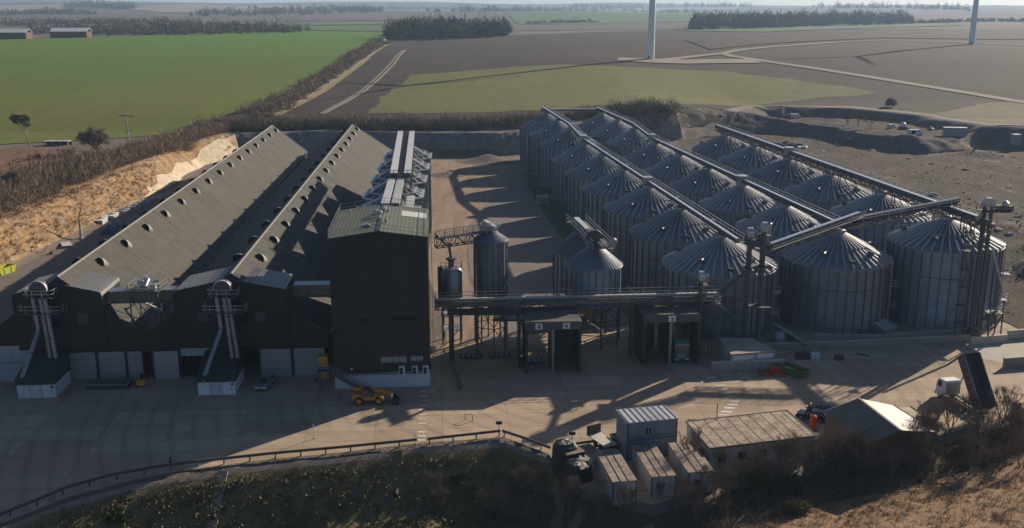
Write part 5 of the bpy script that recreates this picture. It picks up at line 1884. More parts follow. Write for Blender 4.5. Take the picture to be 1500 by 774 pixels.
# teal articulated lorry in the intake shed
c = G(998, 531)
t = thing('articulated_lorry', 'teal bulk lorry standing in the single sign intake shed', 'lorry', (c.x, c.y, 0), math.radians(-90 + 4))
m = MB().yprism([(-1.9, 0.75), (-1.9, 3.35), (-1.5, 3.75), (-0.3, 3.7), (0.05, 2.9), (0.18, 1.5), (0.18, 0.5), (-0.3, 0.45), (-1.0, 0.7)], -1.22, 1.22)
b = m.build('cab', M['teal'], t)
md = b.modifiers.new('soft', 'BEVEL')
md.width = 0.08
md.segments = 2
MB().add([(0.075, -1.1, 2.95), (0.075, 1.1, 2.95), (0.19, 1.12, 1.95), (0.19, -1.12, 1.95)], [(0, 1, 2, 3)]).build('windscreen', M['glass'], t)
MB().box(-0.2, -1.15, 2.98, 0.32, 1.15, 3.14).build('sun_visor', M['cover'], t)
MB().box(0.16, -0.7, 0.75, 0.22, 0.7, 1.6).build('grille', M['steel'], t)
MB().box(0.1, -1.24, 0.35, 0.3, 1.24, 0.7).build('bumper', M['teal'], t)
for y in (-0.85, 0.85):
    MB().box(0.28, y - 0.25, 0.5, 0.33, y + 0.25, 0.72).build('headlight', M['lamp'], t)
    MB().box(-0.15, y * 1.6 - 0.12, 1.9, 0.05, y * 1.6 + 0.12, 2.6).build('mirror', M['black'], t)
m = MB().box(-13.2, -1.25, 1.2, -2.6, 1.25, 1.35)
for y in (-1.25, 1.2): m.box(-13.2, y, 1.35, -2.6, y + 0.06, 3.2)
m.box(-2.66, -1.25, 1.35, -2.6, 1.25, 3.3)
m.box(-13.2, -1.25, 1.35, -13.14, 1.25, 3.2)
tb = m.build('trailer', M['teal'], t)
MB().box(-13.1, -1.18, 2.6, -2.7, 1.18, 2.85).build('grain_load', pm('grain', (0.32, 0.22, 0.11), None, 1.5, 0.95), t)
for x in (-0.5, -2.6, -3.6, -9.6, -10.9, -12.2):
    for y in (-1.05, 1.05): wheel(t, x, y, 0.5, 0.32)

# tipper with raised body
cab = T(1386, 584)
rear = T(1448, 622)
d = V((rear.x - cab.x, rear.y - cab.y, 0))
ang = math.atan2(-d.y, -d.x)
zg = 0.0
t = thing('tipper_lorry', 'white cabbed tipper lorry with its long grey body raised high', 'lorry', (cab.x, cab.y, zg), ang)
Ld = 7.6
m = MB().yprism([(-1.3, 0.9), (-1.3, 2.75), (-1.0, 3.0), (0.5, 2.95), (0.95, 2.1), (1.02, 0.5), (-0.2, 0.5), (-0.6, 0.9)], -1.2, 1.2)
b = m.build('cab', M['white'], t)
md = b.modifiers.new('soft', 'BEVEL')
md.width = 0.1
md.segments = 2
MB().add([(0.62, -1.08, 2.8), (0.62, 1.08, 2.8), (1.0, 1.1, 1.9), (1.0, -1.1, 1.9)], [(0, 1, 2, 3)]).build('windscreen', M['glass'], t)
for y in (-1.215, 1.215):
    MB().add([(-0.4, y, 1.8), (0.75, y, 1.75), (0.45, y, 2.65), (-0.4, y, 2.65)], [(0, 1, 2, 3)]).build('side_window', M['glass'], t)
MB().box(0.98, -1.2, 0.4, 1.12, 1.2, 0.85).build('bumper', M['steel_dark'], t)
MB().box(-1.36, -1.1, 1.0, -1.3, 1.1, 2.7).build('cab_back', M['grey_panel'], t)
m = MB()
for y in (-0.5, 0.5): m.bar((-1.0, y, 0.95), (-Ld - 0.6, y, 0.95), 0.16, 0.28)
for k in range(6): m.bar((-1.8 - k * 1.3, -0.5, 0.95), (-1.8 - k * 1.3, 0.5, 0.95), 0.14)
m.build('chassis', M['steel_dark'], t)
for x in (0.1, -4.2, -5.4, -6.6):
    for y in (-1.0, 1.0): wheel(t, x, y, 0.5, 0.32)
hb_ = V((-Ld - 0.2, 0, 1.2))
ra = math.radians(52)
ux, uz = V((math.cos(ra), 0, math.sin(ra))), V((-math.sin(ra), 0, math.cos(ra)))
BL = 7.7


def bp3(a, y, h): return hb_ + ux * a + uz * h + V((0, y, 0))


m = MB()
m.add([bp3(0, -1.2, 0), bp3(BL, -1.2, 0), bp3(BL, 1.2, 0), bp3(0, 1.2, 0), bp3(0, -1.2, 0.1), bp3(BL, -1.2, 0.1), bp3(BL, 1.2, 0.1), bp3(0, 1.2, 0.1)],
      [(0, 1, 2, 3), (7, 6, 5, 4), (0, 4, 5, 1), (1, 5, 6, 2), (2, 6, 7, 3), (3, 7, 4, 0)])
for y in (-1.2, 1.2):
    m.add([bp3(0, y, 0), bp3(BL, y, 0), bp3(BL, y, 1.7), bp3(0, y, 1.7), bp3(0, y * 0.95, 0), bp3(BL, y * 0.95, 0), bp3(BL, y * 0.95, 1.7), bp3(0, y * 0.95, 1.7)],
          [(0, 1, 2, 3), (7, 6, 5, 4), (3, 2, 6, 7), (0, 3, 7, 4)])
m.add([bp3(BL, -1.2, 0), bp3(BL, 1.2, 0), bp3(BL, 1.2, 1.8), bp3(BL, -1.2, 1.8)], [(0, 1, 2, 3)])
m.build('tipping_body', M['steel_dark'], t)
m = MB()
for k in range(7):
    for y in (-1.24, 1.24): m.bar(bp3(0.4 + k * 1.1, y, 0.05), bp3(0.4 + k * 1.1, y, 1.7), 0.09)
for y in (-1.22, 1.22): m.bar(bp3(0, y, 1.72), bp3(BL, y, 1.72), 0.12)
m.build('body_rib', M['steel'], t)
m = MB()
for y in (-0.4, 0.4): m.bar(bp3(0.2, y, -0.12), bp3(BL - 0.3, y, -0.12), 0.14, 0.22)
m.build('body_frame', M['steel'], t)
MB().tube((-1.9, 0, 1.1), bp3(BL * 0.82, 0, 0), 0.11, n=10).build('ram', M['steel_light'], t)

# flat bed trailer beside the cabin
c = G(884, 655)
t = thing('flatbed_trailer', 'small flatbed with pale boards and a dark headboard beside the cabin', 'trailer', (c.x, c.y, 0), math.radians(-62))
MB().box(-2.3, -1.0, 0.85, 1.9, 1.0, 0.98).build('bed', M['conc_lt'], t)
MB().box(-2.4, -1.05, 0.85, -2.28, 1.05, 2.2).build('headboard', M['black_sheet'], t)
MB().bar((-2.2, 0, 0.7), (2.6, 0, 0.6), 0.3, 0.2).build('chassis', M['steel_dark'], t)
for x in (-0.4, 0.6):
    for y in (-0.95, 0.95): wheel(t, x, y, 0.38, 0.24)

# small farm truck far off on the hedge track
c = T(563, 64)
t = thing('box_truck', 'small pale box truck far off on the hedge track', 'truck', tuple(c), math.radians(70))
MB().box(-3.0, -1.2, 0.8, 1.2, 1.2, 3.6).build('box_body', M['white'], t)
m = MB().yprism([(1.25, 0.6), (1.25, 2.7), (2.2, 2.65), (2.9, 1.7), (3.0, 0.6)], -1.15, 1.15)
m.build('cab', M['grey_panel'], t)
MB().add([(2.22, -1.0, 2.6), (2.22, 1.0, 2.6), (2.88, 1.05, 1.75), (2.88, -1.05, 1.75)], [(0, 1, 2, 3)]).build('windscreen', M['glass'], t)
for x in (-2.0, 2.0):
    for y in (-1.05, 1.05): wheel(t, x, y, 0.45, 0.3)

# ================================================================ BINS, SKIPS, PALLETS IN THE YARD
def scoop(label, px, py, mat, rz, s=1.0, name='loader_bucket'):
    c = G(px, py)
    t = thing(name, label, 'bucket', (c.x, c.y, 0), rz, 'red buckets lying by the panelled wall')
    pr = [(-0.9, 0.0), (0.9, 0.0), (1.05, 0.15), (0.85, 0.22), (-0.75, 0.25), (-0.9, 1.05), (-1.05, 1.1), (-1.05, 0.2)]
    MB().yprism([(x * s, z * s) for x, z in pr], -1.05 * s, 1.05 * s).build('shell', mat, t)
    for y in (-1.06 * s, 1.06 * s):
        MB().add([(-1.0 * s, y, 0.05), (0.95 * s, y, 0.1), (-0.4 * s, y, 0.85 * s), (-1.0 * s, y, 1.05 * s)], [(0, 1, 2, 3)]).build('cheek', mat, t)
    for k in range(5):
        MB().box(1.0 * s, (-0.9 + k * 0.43) * s, 0.02, 1.25 * s, (-0.8 + k * 0.43) * s, 0.12).build('tooth', M['steel_dark'], t)


scoop('faded red loader bucket, the smaller one nearer the panelled wall corner', 1120, 549, pm('faded_red_paint', (0.36, 0.10, 0.06), (0.2, 0.07, 0.05), 2.0, 0.6), 0.4, 0.8)
scoop('bright red loader bucket touching the green skip', 1139, 549, M['red'], -1.4, 0.95)


def skip(label, c, rz, mat, L=4.2, w=1.8, h=1.35, name='skip', cat='skip', fill=None, group=None):
    t = thing(name, label, cat, tuple(c), rz, group)
    k = 0.55
    out_ = [(-L / 2, h), (-L / 2 + k, 0.08), (L / 2 - k, 0.08), (L / 2, h)]
    m = MB()
    for s_, e in ((1, 0.0), (-1, 0.07)):
        pass
    v = [(x, y, z) for y in (-w / 2, w / 2) for x, z in out_]
    m.add(v, [(0, 1, 2, 3), (7, 6, 5, 4), (0, 4, 5, 1), (1, 5, 6, 2), (2, 6, 7, 3)])
    o = m.build('body', mat, t)
    sd = o.modifiers.new('plate', 'SOLIDIFY')
    sd.thickness = 0.08
    r = MB()
    P4 = [(-L / 2, -w / 2, h), (L / 2, -w / 2, h), (L / 2, w / 2, h), (-L / 2, w / 2, h)]
    for i in range(4): r.bar(P4[i], P4[(i + 1) % 4], 0.12)
    r.build('rim', mat, t)
    for sx in (-0.6, 0.6):
        for sy in (-1, 1): MB().bar((sx * L / 3, sy * (w / 2 + 0.05), 0.2), (sx * L / 3, sy * (w / 2 + 0.05), h - 0.1), 0.1).build('lug', mat, t)
    if fill: MB().box(-L / 2 + 0.5, -w / 2 + 0.1, 0.3, L / 2 - 0.5, w / 2 - 0.1, h * 0.62).build('contents', fill, t)
    return t


skip('long dark green skip beyond the red buckets', G(1160, 548), math.radians(-52), M['green'], 5.2, 1.9, 1.2, fill=M['wood'])
skip('yellow green open skip at the foot of the chalk bank', G(6, 401), math.radians(75), M['lime'], 5.0, 2.2, 1.5, fill=M['black'])
skip('dark green skip tucked against the grey cabin', G(910, 655), math.radians(-70), pm('dark_teal_skip', (0.02, 0.05, 0.05), None, 1, 0.5), 3.4, 1.7, 1.2)
c = G(1176, 525)
t = thing('pallet_crate', 'black slatted crate on the ground before the long low wall', 'crate', (c.x, c.y, 0), 0.1)
MB().box(-1.1, -0.6, 0.12, 1.1, 0.6, 0.95).build('box', M['black_sheet'], t)
for k in range(4): MB().box(-1.14, -0.64, 0.18 + k * 0.2, 1.14, 0.64, 0.28 + k * 0.2).build('slat', M['steel_dark'], t)
MB().box(-1.2, -0.7, 0, 1.2, 0.7, 0.12).build('pallet', M['wood'], t)
c = G(1193, 526)
t = thing('bulk_bag', 'pair of white bulk bags beside the black slatted crate', 'bulk bag', (c.x, c.y, 0))
for x in (-0.3, 0.45):
    m = MB().lathe([(0.42, 0), (0.48, 0.4), (0.46, 0.8), (0.25, 1.0), (0.1, 1.15)], 14, x, 0)
    m.build('bag', M['white'], t, True)
c = G(1229, 527)
t = thing('pallet_stack', 'small brown stack of pallets before the long low wall', 'pallets', (c.x, c.y, 0), 0.2)
for k in range(5):
    MB().box(-0.6, -0.5, k * 0.16, 0.6, 0.5, k * 0.16 + 0.11).build('pallet', M['wood'], t)
c = G(1263, 521)
t = thing('steel_bar_pair', 'pair of short steel bars lying on the yard before the low wall', 'steel bars', (c.x, c.y, 0), -0.7)
MB().bar((-1, 0, 0.1), (1, 0, 0.1), 0.14).build('bar', M['steel_dark'], t)
MB().bar((-1, 0.35, 0.1), (1, 0.4, 0.1), 0.14).build('bar', M['steel_dark'], t)

c = G(157, 571)
t = thing('grid_stack', 'low stack of long grey steel grids lying before the warehouse panels', 'steel grids', (c.x, c.y, 0), math.radians(3))
for k in range(3):
    m = MB()
    m.box(-3.0, 0, 0.05 + k * 0.28, 3.0, 0.12, 0.27 + k * 0.28).box(-3.0, 2.3, 0.05 + k * 0.28, 3.0, 2.42, 0.27 + k * 0.28)
    for j in range(13): m.box(-3.0 + j * 0.48, 0.12, 0.1 + k * 0.28, -2.76 + j * 0.48, 2.3, 0.22 + k * 0.28)
    m.build('grid', M['steel'] if k == 2 else M['steel_dark'], t)
c = G(208, 566)
t = thing('yellow_machine', 'small yellow wheeled machine with a dark mast by the warehouse column', 'machine', (c.x, c.y, 0))
MB().box(-0.65, -0.5, 0.2, 0.65, 0.6, 1.05).build('body', M['yellow'], t)
MB().box(-0.25, 0.1, 1.05, 0.15, 0.4, 1.9).build('mast', M['black'], t)
for x in (-0.45, 0.45): wheel(t, x, -0.45, 0.2, 0.12, n=14)
c = G(474, 561)
t = thing('mobile_hopper', 'tall yellow mobile hopper standing beside the tower stair', 'hopper', (c.x, c.y + 0.4, 0))
MB().add([(-0.75, -0.6, 3.2), (0.75, -0.6, 3.2), (0.75, 0.6, 3.2), (-0.75, 0.6, 3.2), (-0.5, -0.4, 2.2), (0.6, -0.4, 2.2), (0.6, 0.4, 2.2), (-0.5, 0.4, 2.2), (-0.7, -0.55, 4.2), (0.75, -0.55, 4.2), (0.75, 0.6, 4.2), (-0.7, 0.6, 4.2)],
         [(0, 1, 5, 4), (1, 2, 6, 5), (2, 3, 7, 6), (3, 0, 4, 7), (4, 5, 6, 7), (0, 1, 9, 8), (1, 2, 10, 9), (2, 3, 11, 10), (3, 0, 8, 11), (8, 9, 10, 11)]).build('hopper', M['yellow'], t)
MB().box(-0.35, -0.45, 0.7, 0.75, 0.5, 1.8).build('base_tank', M['yellow'], t)
for x, y in ((-0.5, -0.4), (0.7, -0.4), (0.7, 0.5), (-0.5, 0.5)): MB().bar((x, y, 0), (x, y, 2.3), 0.12).build('leg', M['yellow'], t)
for x, y in ((-1.1, -0.2), (-0.7, -0.6)): wheel(t, x, y, 0.3, 0.16, n=14)

# covered black stacks
for i, (px, py, w_, h_, lab) in enumerate(((828, 686, 1.35, 3.2, 'tall black sheeted stack nearest the guard rail'), (838, 690, 1.2, 2.3, 'brown topped square stack between the black sheeted stacks'), (847, 706, 1.5, 2.3, 'low black sheeted stack nearest the bushes'))):
    c = G(px, py)
    t = thing('sheeted_stack', lab, 'sheeted stack', (c.x, c.y + 0.8, min(0, tz(c.x, c.y + 0.8))), 0.25 + i * 0.2, None)
    if i == 1:
        MB().box(-w_, -1.0, 0, w_, 1.0, h_).build('crate', M['black_sheet'], t)
        MB().box(-w_ - 0.06, -1.06, h_, w_ + 0.06, 1.06, h_ + 0.08).build('lid', M['rust_roof'], t)
    else:
        rr = random.Random(i)
        m = MB()
        n = 20
        rings = []
        for k, (q, z) in enumerate(((1.15, 0), (1.08, h_ * 0.5), (1.05, h_ * 0.82), (0.8, h_ * 0.98), (0.35, h_ * 1.04), (0.02, h_ * 1.02))):
            rings.append([(w_ * q * (1 + rr.uniform(-0.06, 0.06)) * math.copysign(abs(math.cos(2 * PI * j / n)) ** 0.6, math.cos(2 * PI * j / n)), w_ * 0.85 * q * (1 + rr.uniform(-0.06, 0.06)) * math.copysign(abs(math.sin(2 * PI * j / n)) ** 0.6, math.sin(2 * PI * j / n)), z + rr.uniform(-0.1, 0.1) * (k > 1)) for j in range(n)])
        v = [p for r_ in rings for p in r_]
        m.add(v, [(k * n + j, k * n + (j + 1) % n, (k + 1) * n + (j + 1) % n, (k + 1) * n + j) for k in range(5) for j in range(n)])
        m.build('sheet', M['black_sheet'], t)
        r = MB()
        for a in (0.6, 2.2): r.bar((w_ * 1.1 * math.cos(a), w_ * 0.95 * math.sin(a), h_ * 0.8), (-w_ * 1.1 * math.cos(a), -w_ * 0.95 * math.sin(a), h_ * 0.83), 0.05)
        r.bar((w_ * 0.2, -w_ * 0.9, h_ * 0.85), (w_ * 0.7, w_ * 0.6, h_ * 1.02), 0.35, 0.08)
        r.build('tie_down', M['steel_light'], t)

# ================================================================ CABINS, CONTAINERS, SHEDS AT THE YARD EDGE
def quad_frame(p0, p1, p3):
    """local frame from three plan points: origin, x corner, y corner"""
    ang = math.atan2(p1.y - p0.y, p1.x - p0.x)
    return ang, (p1 - p0).length, (p3 - p0).length


fl, fr_, bl = G(919.6, 620, 5.0), G(992, 613, 5.0), G(908.8, 601, 5.0)
ang, Lx, Ly = quad_frame(fl, fr_, bl)
t = thing('office_cabin', 'grey blue two storey site cabin with one white window', 'cabin', (fl.x, fl.y, 0), ang)
hc = 4.9
MB().box(0, 0, 0.15, Lx, Ly, hc).build('wall', M['cabin'], t)
MB().box(-0.12, -0.12, hc, Lx + 0.12, Ly + 0.12, hc + 0.16).build('roof', M['cabin_roof'], t)
m = MB()
for k in range(9): m.bar((0.1 + k * (Lx - 0.2) / 8, -0.05, hc + 0.2), (0.1 + k * (Lx - 0.2) / 8, Ly + 0.05, hc + 0.2), 0.07)
m.build('roof_rib', M['cabin_roof'], t)
m = MB().box(-0.03, -0.04, 2.55, Lx + 0.03, -0.001, 2.7)
for x in (0, Lx): m.box(x - 0.06, -0.06, 0, x + 0.06, 0.06, hc)
m.build('trim', M['steel_dark'], t)
wo = MB().box(Lx * 0.36, -0.05, 3.2, Lx * 0.48, 0.02, 4.25).build('window', M['glass'], t)
m = MB()
for (xa, za_, xb, zb_) in ((0.35, 3.15, 0.49, 3.2), (0.35, 4.25, 0.49, 4.32), (0.35, 3.15, 0.36, 4.3), (0.48, 3.15, 0.49, 4.3), (0.415, 3.2, 0.425, 4.25)):
    m.box(Lx * xa, -0.09, za_, Lx * xb, 0, zb_)
m.build('frame', M['cover'], wo)
MB().box(Lx * 0.68, -0.05, 0.2, Lx * 0.8, 0.02, 2.25).build('door', M['steel'], t)
m = MB().box(-0.02, 0, 0, Lx + 0.02, Ly, 0.15)
m.build('base_frame', M['steel_dark'], t)

CN = [((872, 660.5), (901, 658), (929, 701), (898, 707), 'stained white container nearest the black sheeted stacks'),
      ((926.6, 653.5), (957, 652), (985.5, 693), (955, 699.5), 'middle of three stained containers below the grey cabin'),
      ((979, 650), (1010, 646), (1037.7, 684), (1008.5, 693), 'stained container against the long flat roofed building')]
for i, (a, b, c_, d_, lab) in enumerate(CN):
    p = [G(*q, 2.5) for q in (d_, c_, a)]
    ang, Lx, Ly = quad_frame(p[0], p[1], p[2])
    ay = math.atan2(p[2].y - p[0].y, p[2].x - p[0].x)
    t = thing('site_container', lab, 'container', (p[0].x, p[0].y, 0), ay - PI / 2, 'stained containers in a row below the cabin')
    MB().box(0, 0, -0.6, Lx, Ly, 2.45).build('wall', M['stain_white'], t)
    MB().box(-0.06, -0.06, 2.45, Lx + 0.06, Ly + 0.06, 2.58).build('roof', M['rust_roof'], t)
    m = MB()
    for k in range(13): m.box(-0.05, 0.25 + k * (Ly - 0.5) / 12, -0.5, -0.001, 0.36 + k * (Ly - 0.5) / 12, 2.4)
    m.build('side_rib', M['stain_white'], t)
    m = MB()
    for x in (0, Lx):
        m.bar((x, -0.03, 2.5), (x, Ly + 0.03, 2.5), 0.1)
        m.bar((x, 0, -0.6), (x, 0, 2.5), 0.12)
    for k in (0.33, 0.66): m.bar((Lx * k, -0.05, 2.6), (Lx * k, Ly, 2.6), 0.07)
    m.build('edge_frame', M['steel_dark'], t)
    for k in range(2):
        dr = MB().box(0.1 + k * (Lx / 2 - 0.05), -0.07, -0.45, Lx / 2 - 0.05 + k * (Lx / 2 - 0.05), -0.002, 2.35).build('door', M['stain_white'], t)
        MB().bar((Lx / 4 + k * Lx / 2, -0.1, -0.4), (Lx / 4 + k * Lx / 2, -0.1, 2.3), 0.06).build('lock_bar', M['steel'], dr)

fl, fr_, bl = G(1040, 658, 3.0), G(1194, 639.7, 3.0), G(1006.4, 620, 3.0)
ang, Lx, Ly = quad_frame(fl, fr_, bl)
t = thing('flat_roof_building', 'long pale flat roofed building with patchy mossy roof', 'building', (fl.x, fl.y, 0), ang)
ht = 2.95
sk = (bl - fl)
lx_ = sk.x * math.cos(ang) + sk.y * math.sin(ang)
ly_ = -sk.x * math.sin(ang) + sk.y * math.cos(ang)
pl = [(0, 0), (Lx, 0), (Lx + lx_, ly_), (lx_, ly_)]
MB().prism([(x, y) for x, y in pl], -0.8, ht).build('wall', M['stain_white'], t)
ce = (sum(p[0] for p in pl) / 4, sum(p[1] for p in pl) / 4)
big = [(ce[0] + (x - ce[0]) * 1.015, ce[1] + (y - ce[1]) * 1.04) for x, y in pl]
ro = MB().prism(big, ht, ht + 0.22).build('roof', M['felt_roof'], t)
m = MB()
for k in range(9):
    q = (k + 0.5) / 9
    m.bar((q * Lx, 0, ht + 0.23), (q * Lx + lx_, ly_, ht + 0.23), 0.1, 0.05)
m.build('seam', M['rust_roof'], ro)
m = MB()
for i in range(4): m.bar((*big[i], ht + 0.2), (*big[(i + 1) % 4], ht + 0.2), 0.14, 0.16)
m.build('roof_edge', M['steel_dark'], ro)
for k, q in enumerate((0.08, 0.27, 0.46, 0.66)):
    MB().box(Lx * q, -0.05, 1.0, Lx * q + 1.1, 0.02, 2.1).build('window', M['glass'], t)
a, b = V((0, 0, 1.6)), V((lx_, ly_, 1.6))
for q0, q1 in ((0.25, 0.42), (0.5, 0.72)):
    MB().bar(a.lerp(b, q0) - V((0.05, 0, 0)), a.lerp(b, q1) - V((0.05, 0, 0)), 0.08, 1.0).build('window', M['glass'], t)
MB().bar((Lx * 0.33, ly_ * 0.98, ht), (Lx * 0.33, ly_ * 0.98, ht + 2.4), 0.08).build('antenna_pole', M['steel_dark'], t)

# gabled shed: ridge runs towards the camera
rf, rn_ = G(1257, 584, 5.2), G(1319, 631.5, 5.2)
lf, ln_ = G(1206, 603.5, 3.0), G(1267, 652, 3.0)
ef, en_ = G(1309, 594, 3.0), G(1372, 634, 3.0)
t = thing('gabled_shed', 'gabled shed with one dark ridged slope and one pale sheeted slope', 'shed', (rn_.x, rn_.y, 0), 0)


def slab(ps, th=0.12):
    m = MB()
    n = len(ps)
    m.add(list(ps) + [p - V((0, 0, th)) for p in ps], [tuple(range(n)), tuple(range(2 * n - 1, n - 1, -1))] + [(i, n + i, n + (i + 1) % n, (i + 1) % n) for i in range(n)])
    return m


W(slab([rf, lf, ln_, rn_]), 'roof', M['tile_roof'], t)
m = MB()
for k in range(1, 26):
    q = k / 26
    m.bar(rf.lerp(lf, q) + V((0, 0, 0.05)), rn_.lerp(ln_, q) + V((0, 0, 0.05)), 0.11, 0.1)
W(m, 'roof_ridge', M['tile_roof'], t)
up = V((0, 0, 0.02))
W(slab([rf + up, rn_ + up, en_, ef]), 'roof', M['sheet_wall'], t)
W(MB().bar(rf + V((0, 0, 0.1)), rn_ + V((0, 0, 0.1)), 0.3, 0.14), 'ridge_cap', M['conc'], t)
dn = lambda p, z: V((p.x, p.y, z))
i3 = lambda p, c0: V((p.x + (c0.x - p.x) * 0.04, p.y + (c0.y - p.y) * 0.04, p.z))
cc = (lf + ln_ + ef + en_) / 4
A_ = [i3(p, cc) for p in (lf, ln_, en_, ef, rf, rn_)]
m = MB()
zb = -1.2
m.face(dn(A_[1], zb), dn(A_[2], zb), A_[2], A_[5] - V((0, 0, 0.2)), A_[1])
m.face(dn(A_[0], zb), dn(A_[3], zb), A_[3], A_[4] - V((0, 0, 0.2)), A_[0])
m.face(dn(A_[0], zb), dn(A_[1], zb), A_[1], A_[0])
m.face(dn(A_[2], zb), dn(A_[3], zb), A_[3], A_[2])
W(m, 'wall', M['wood'], t)
W(MB().bar(en_, ef, 0.16, 0.2).bar(rn_, en_, 0.12, 0.18).bar(rn_, ln_, 0.12, 0.18), 'verge_trim', M['wood'], t)
t = thing('lean_to', 'low brown roofed lean-to on the tipper side of the gabled shed', 'shed', (en_.x, en_.y, 0), 0)
q0, q1 = ef + V((0.3, 0, -0.3)), en_ + V((0.3, 0, -0.3))
q2, q3 = G(1385, 632, 2.0), G(1334, 596, 2.0)
W(slab([q0, q1, q2, q3]), 'roof', M['rust_roof'], t)
for p in (q2, q3): W(MB().bar((p.x, p.y, -1.0), (p.x, p.y, p.z - 0.1), 0.18), 'post', M['wood'], t)
W(MB().bar(q2, q3, 0.2, 0.25), 'edge_beam', M['wood'], t)
c = G(1190, 630)
t = thing('red_tank', 'small red tank standing beside the dark blue car', 'tank', (c.x, c.y, 0))
MB().lathe([(0.42, 0.2), (0.45, 0.3), (0.45, 2.0), (0.36, 2.1), (0.1, 2.12)], 18).build('body', M['red'], t, True)
MB().lathe([(0.12, 2.1), (0.12, 2.25)], 10).build('cap', M['black'], t)
MB().box(-0.6, -0.6, 0, 0.6, 0.6, 0.2).build('base', M['wood'], t)

# ================================================================ LANE AND BANK SIDE
c = G(795, 298)
t = thing('pump_kiosk', 'small grey kiosk in the lane beside the silo row', 'kiosk', (c.x, c.y, 0), math.radians(6))
MB().box(-1.6, -1.2, 0, 1.6, 1.2, 2.1).build('wall', M['grey_panel'], t)
MB().box(-1.75, -1.35, 2.1, 1.75, 1.35, 2.28).build('roof', M['conc'], t)
MB().box(-0.4, -1.25, 0.1, 0.5, -1.18, 1.9).build('door', M['steel'], t)
for i in range(6):
    px, py = 147 + i * 16.5, 327 - i * 6.7
    c = G(px, py)
    t = thing('slab_crate', ['pale slab topped crate at the yard end of its row', 'pale slab topped crate, second in its row below the bank', 'grey slab topped crate, third in its row below the bank', 'blue grey slab topped crate, fourth in its row below the bank', 'blue grey slab topped crate, fifth in its row below the bank', 'blue grey slab topped crate at the far end of its row'][i], 'crate', (c.x, c.y, 0), math.radians(6), 'slab topped crates below the chalk bank')
    mt = M['white'] if i < 2 else (M['cabin'] if i == 2 else M['cabin_roof'])
    MB().box(-1.3, -2.6, 0, 1.3, 2.6, 1.1).build('box', M['grey_panel'], t)
    MB().box(-1.35, -2.7, 1.1, 1.35, 2.7, 1.22).build('lid', mt, t)
    m = MB()
    m.box(-0.5, -1.2, 1.22, 0.2, -0.3, 1.35).box(-0.4, 0.4, 1.22, 0.3, 1.2, 1.35)
    m.bar((-1.2, 0, 1.26), (1.2, 0, 1.26), 0.08)
    m.build('fitting', M['steel_dark'], t)
c = G(166, 338)
t = thing('tarpaulin_heap', 'heap of materials under a blue tarpaulin below the bank', 'tarpaulin', (c.x, c.y, 0), 0.1)
rr = random.Random(5)
m = MB()
nx, ny = 9, 14
v = [(-2.2 + 4.4 * i / nx, -6 + 12 * j / ny, (1.6 * math.sin(PI * i / nx) ** 0.5 * math.sin(PI * j / ny) ** 0.4 if 0 < i < nx and 0 < j < ny else 0.0) * rr.uniform(0.7, 1.15)) for j in range(ny + 1) for i in range(nx + 1)]
m.add(v, [(j * (nx + 1) + i, j * (nx + 1) + i + 1, (j + 1) * (nx + 1) + i + 1, (j + 1) * (nx + 1) + i) for j in range(ny) for i in range(nx)])
m.build('sheet', M['blue_tarp'], t)
m = MB()
for k in range(5): m.bar((-2.4, -4 + k * 2.1, 0.2), (2.4, -4.4 + k * 2.2, 1.3), 0.12)
m.build('timber', M['wood'], t)
c = G(119, 350)
t = thing('light_mast', 'pale mast with an orange head at the foot of the chalk bank', 'mast', (c.x, c.y, 0))
MB().lathe([(0.35, 0), (0.3, 2.6), (0.22, 5.6)], 12).build('pole', M['conc_lt'], t)
MB().bar((-0.1, 0, 5.5), (0.7, 0.3, 7.6), 0.25).bar((0.0, 0, 5.6), (0.9, 0.2, 5.9), 0.2).build('arm', pm('orange_brown_paint', (0.3, 0.14, 0.07), None, 1, 0.6), t)
MB().box(-0.6, -0.6, 0, 0.6, 0.6, 0.3).build('base', M['conc'], t)
c = G(97, 361)
t = thing('board_stack', 'low stack of pale boards on the ground below the bank', 'boards', (c.x, c.y, 0), 0.5)
for k in range(3): MB().box(-1.2 + 0.1 * k, -2.3, k * 0.22, 1.3 - 0.1 * k, 2.4, k * 0.22 + 0.16).build('board', M['grey_panel'] if k < 2 else M['conc_lt'], t)
c = G(68, 372)
t = thing('scrap_frame', 'rusty bent scrap frame leaning at the foot of the bank', 'scrap', (c.x, c.y, 0))
MB().bar((-1, 0, 0), (0.4, 0.2, 2.0), 0.16).bar((0.4, 0.2, 2.0), (1.5, -0.2, 0.9), 0.14).bar((1.5, -0.2, 0.9), (1.3, -0.4, 0), 0.16).build('frame', M['rust_roof'], t)
MB().box(0.9, -0.7, 0, 1.8, 0.1, 0.5).build('box', M['steel_dark'], t)

# ================================================================ QUARRY TERRACE
def at(px, py):
    p = T(px, py)
    return (p.x, p.y, tz(p.x, p.y))


c = at(1398, 200)
t = thing('site_container', 'long grey container standing on the quarry terrace', 'container', c, math.radians(-8))
MB().box(-4.5, -1.6, 0, 4.5, 1.6, 3.6).build('wall', M['cabin_roof'], t)
MB().box(-4.6, -1.7, 3.6, 4.6, 1.7, 3.75).build('roof', M['cover'], t)
for k in range(7): MB().box(-4.2 + k * 1.3, -1.68, 0.1, -4.05 + k * 1.3, -1.59, 3.5).build('rib', M['steel'], t)
c = at(1487, 213)
t = thing('portable_toilet', 'pale upright portable cabin at the quarry ramp', 'portable cabin', c, 0.3)
MB().box(-1.5, -1.3, 0, 1.5, 1.3, 4.0).build('body', M['cabin_roof'], t)
MB().box(-1.6, -1.4, 4.0, 1.6, 1.4, 4.2).build('roof', M['cover'], t)
MB().box(-0.6, -1.36, 0.1, 0.5, -1.29, 3.2).build('door', M['steel'], t)
c = at(1340, 199)
t = thing('site_van', 'white van with an open side on the quarry terrace', 'van', c, math.radians(5))
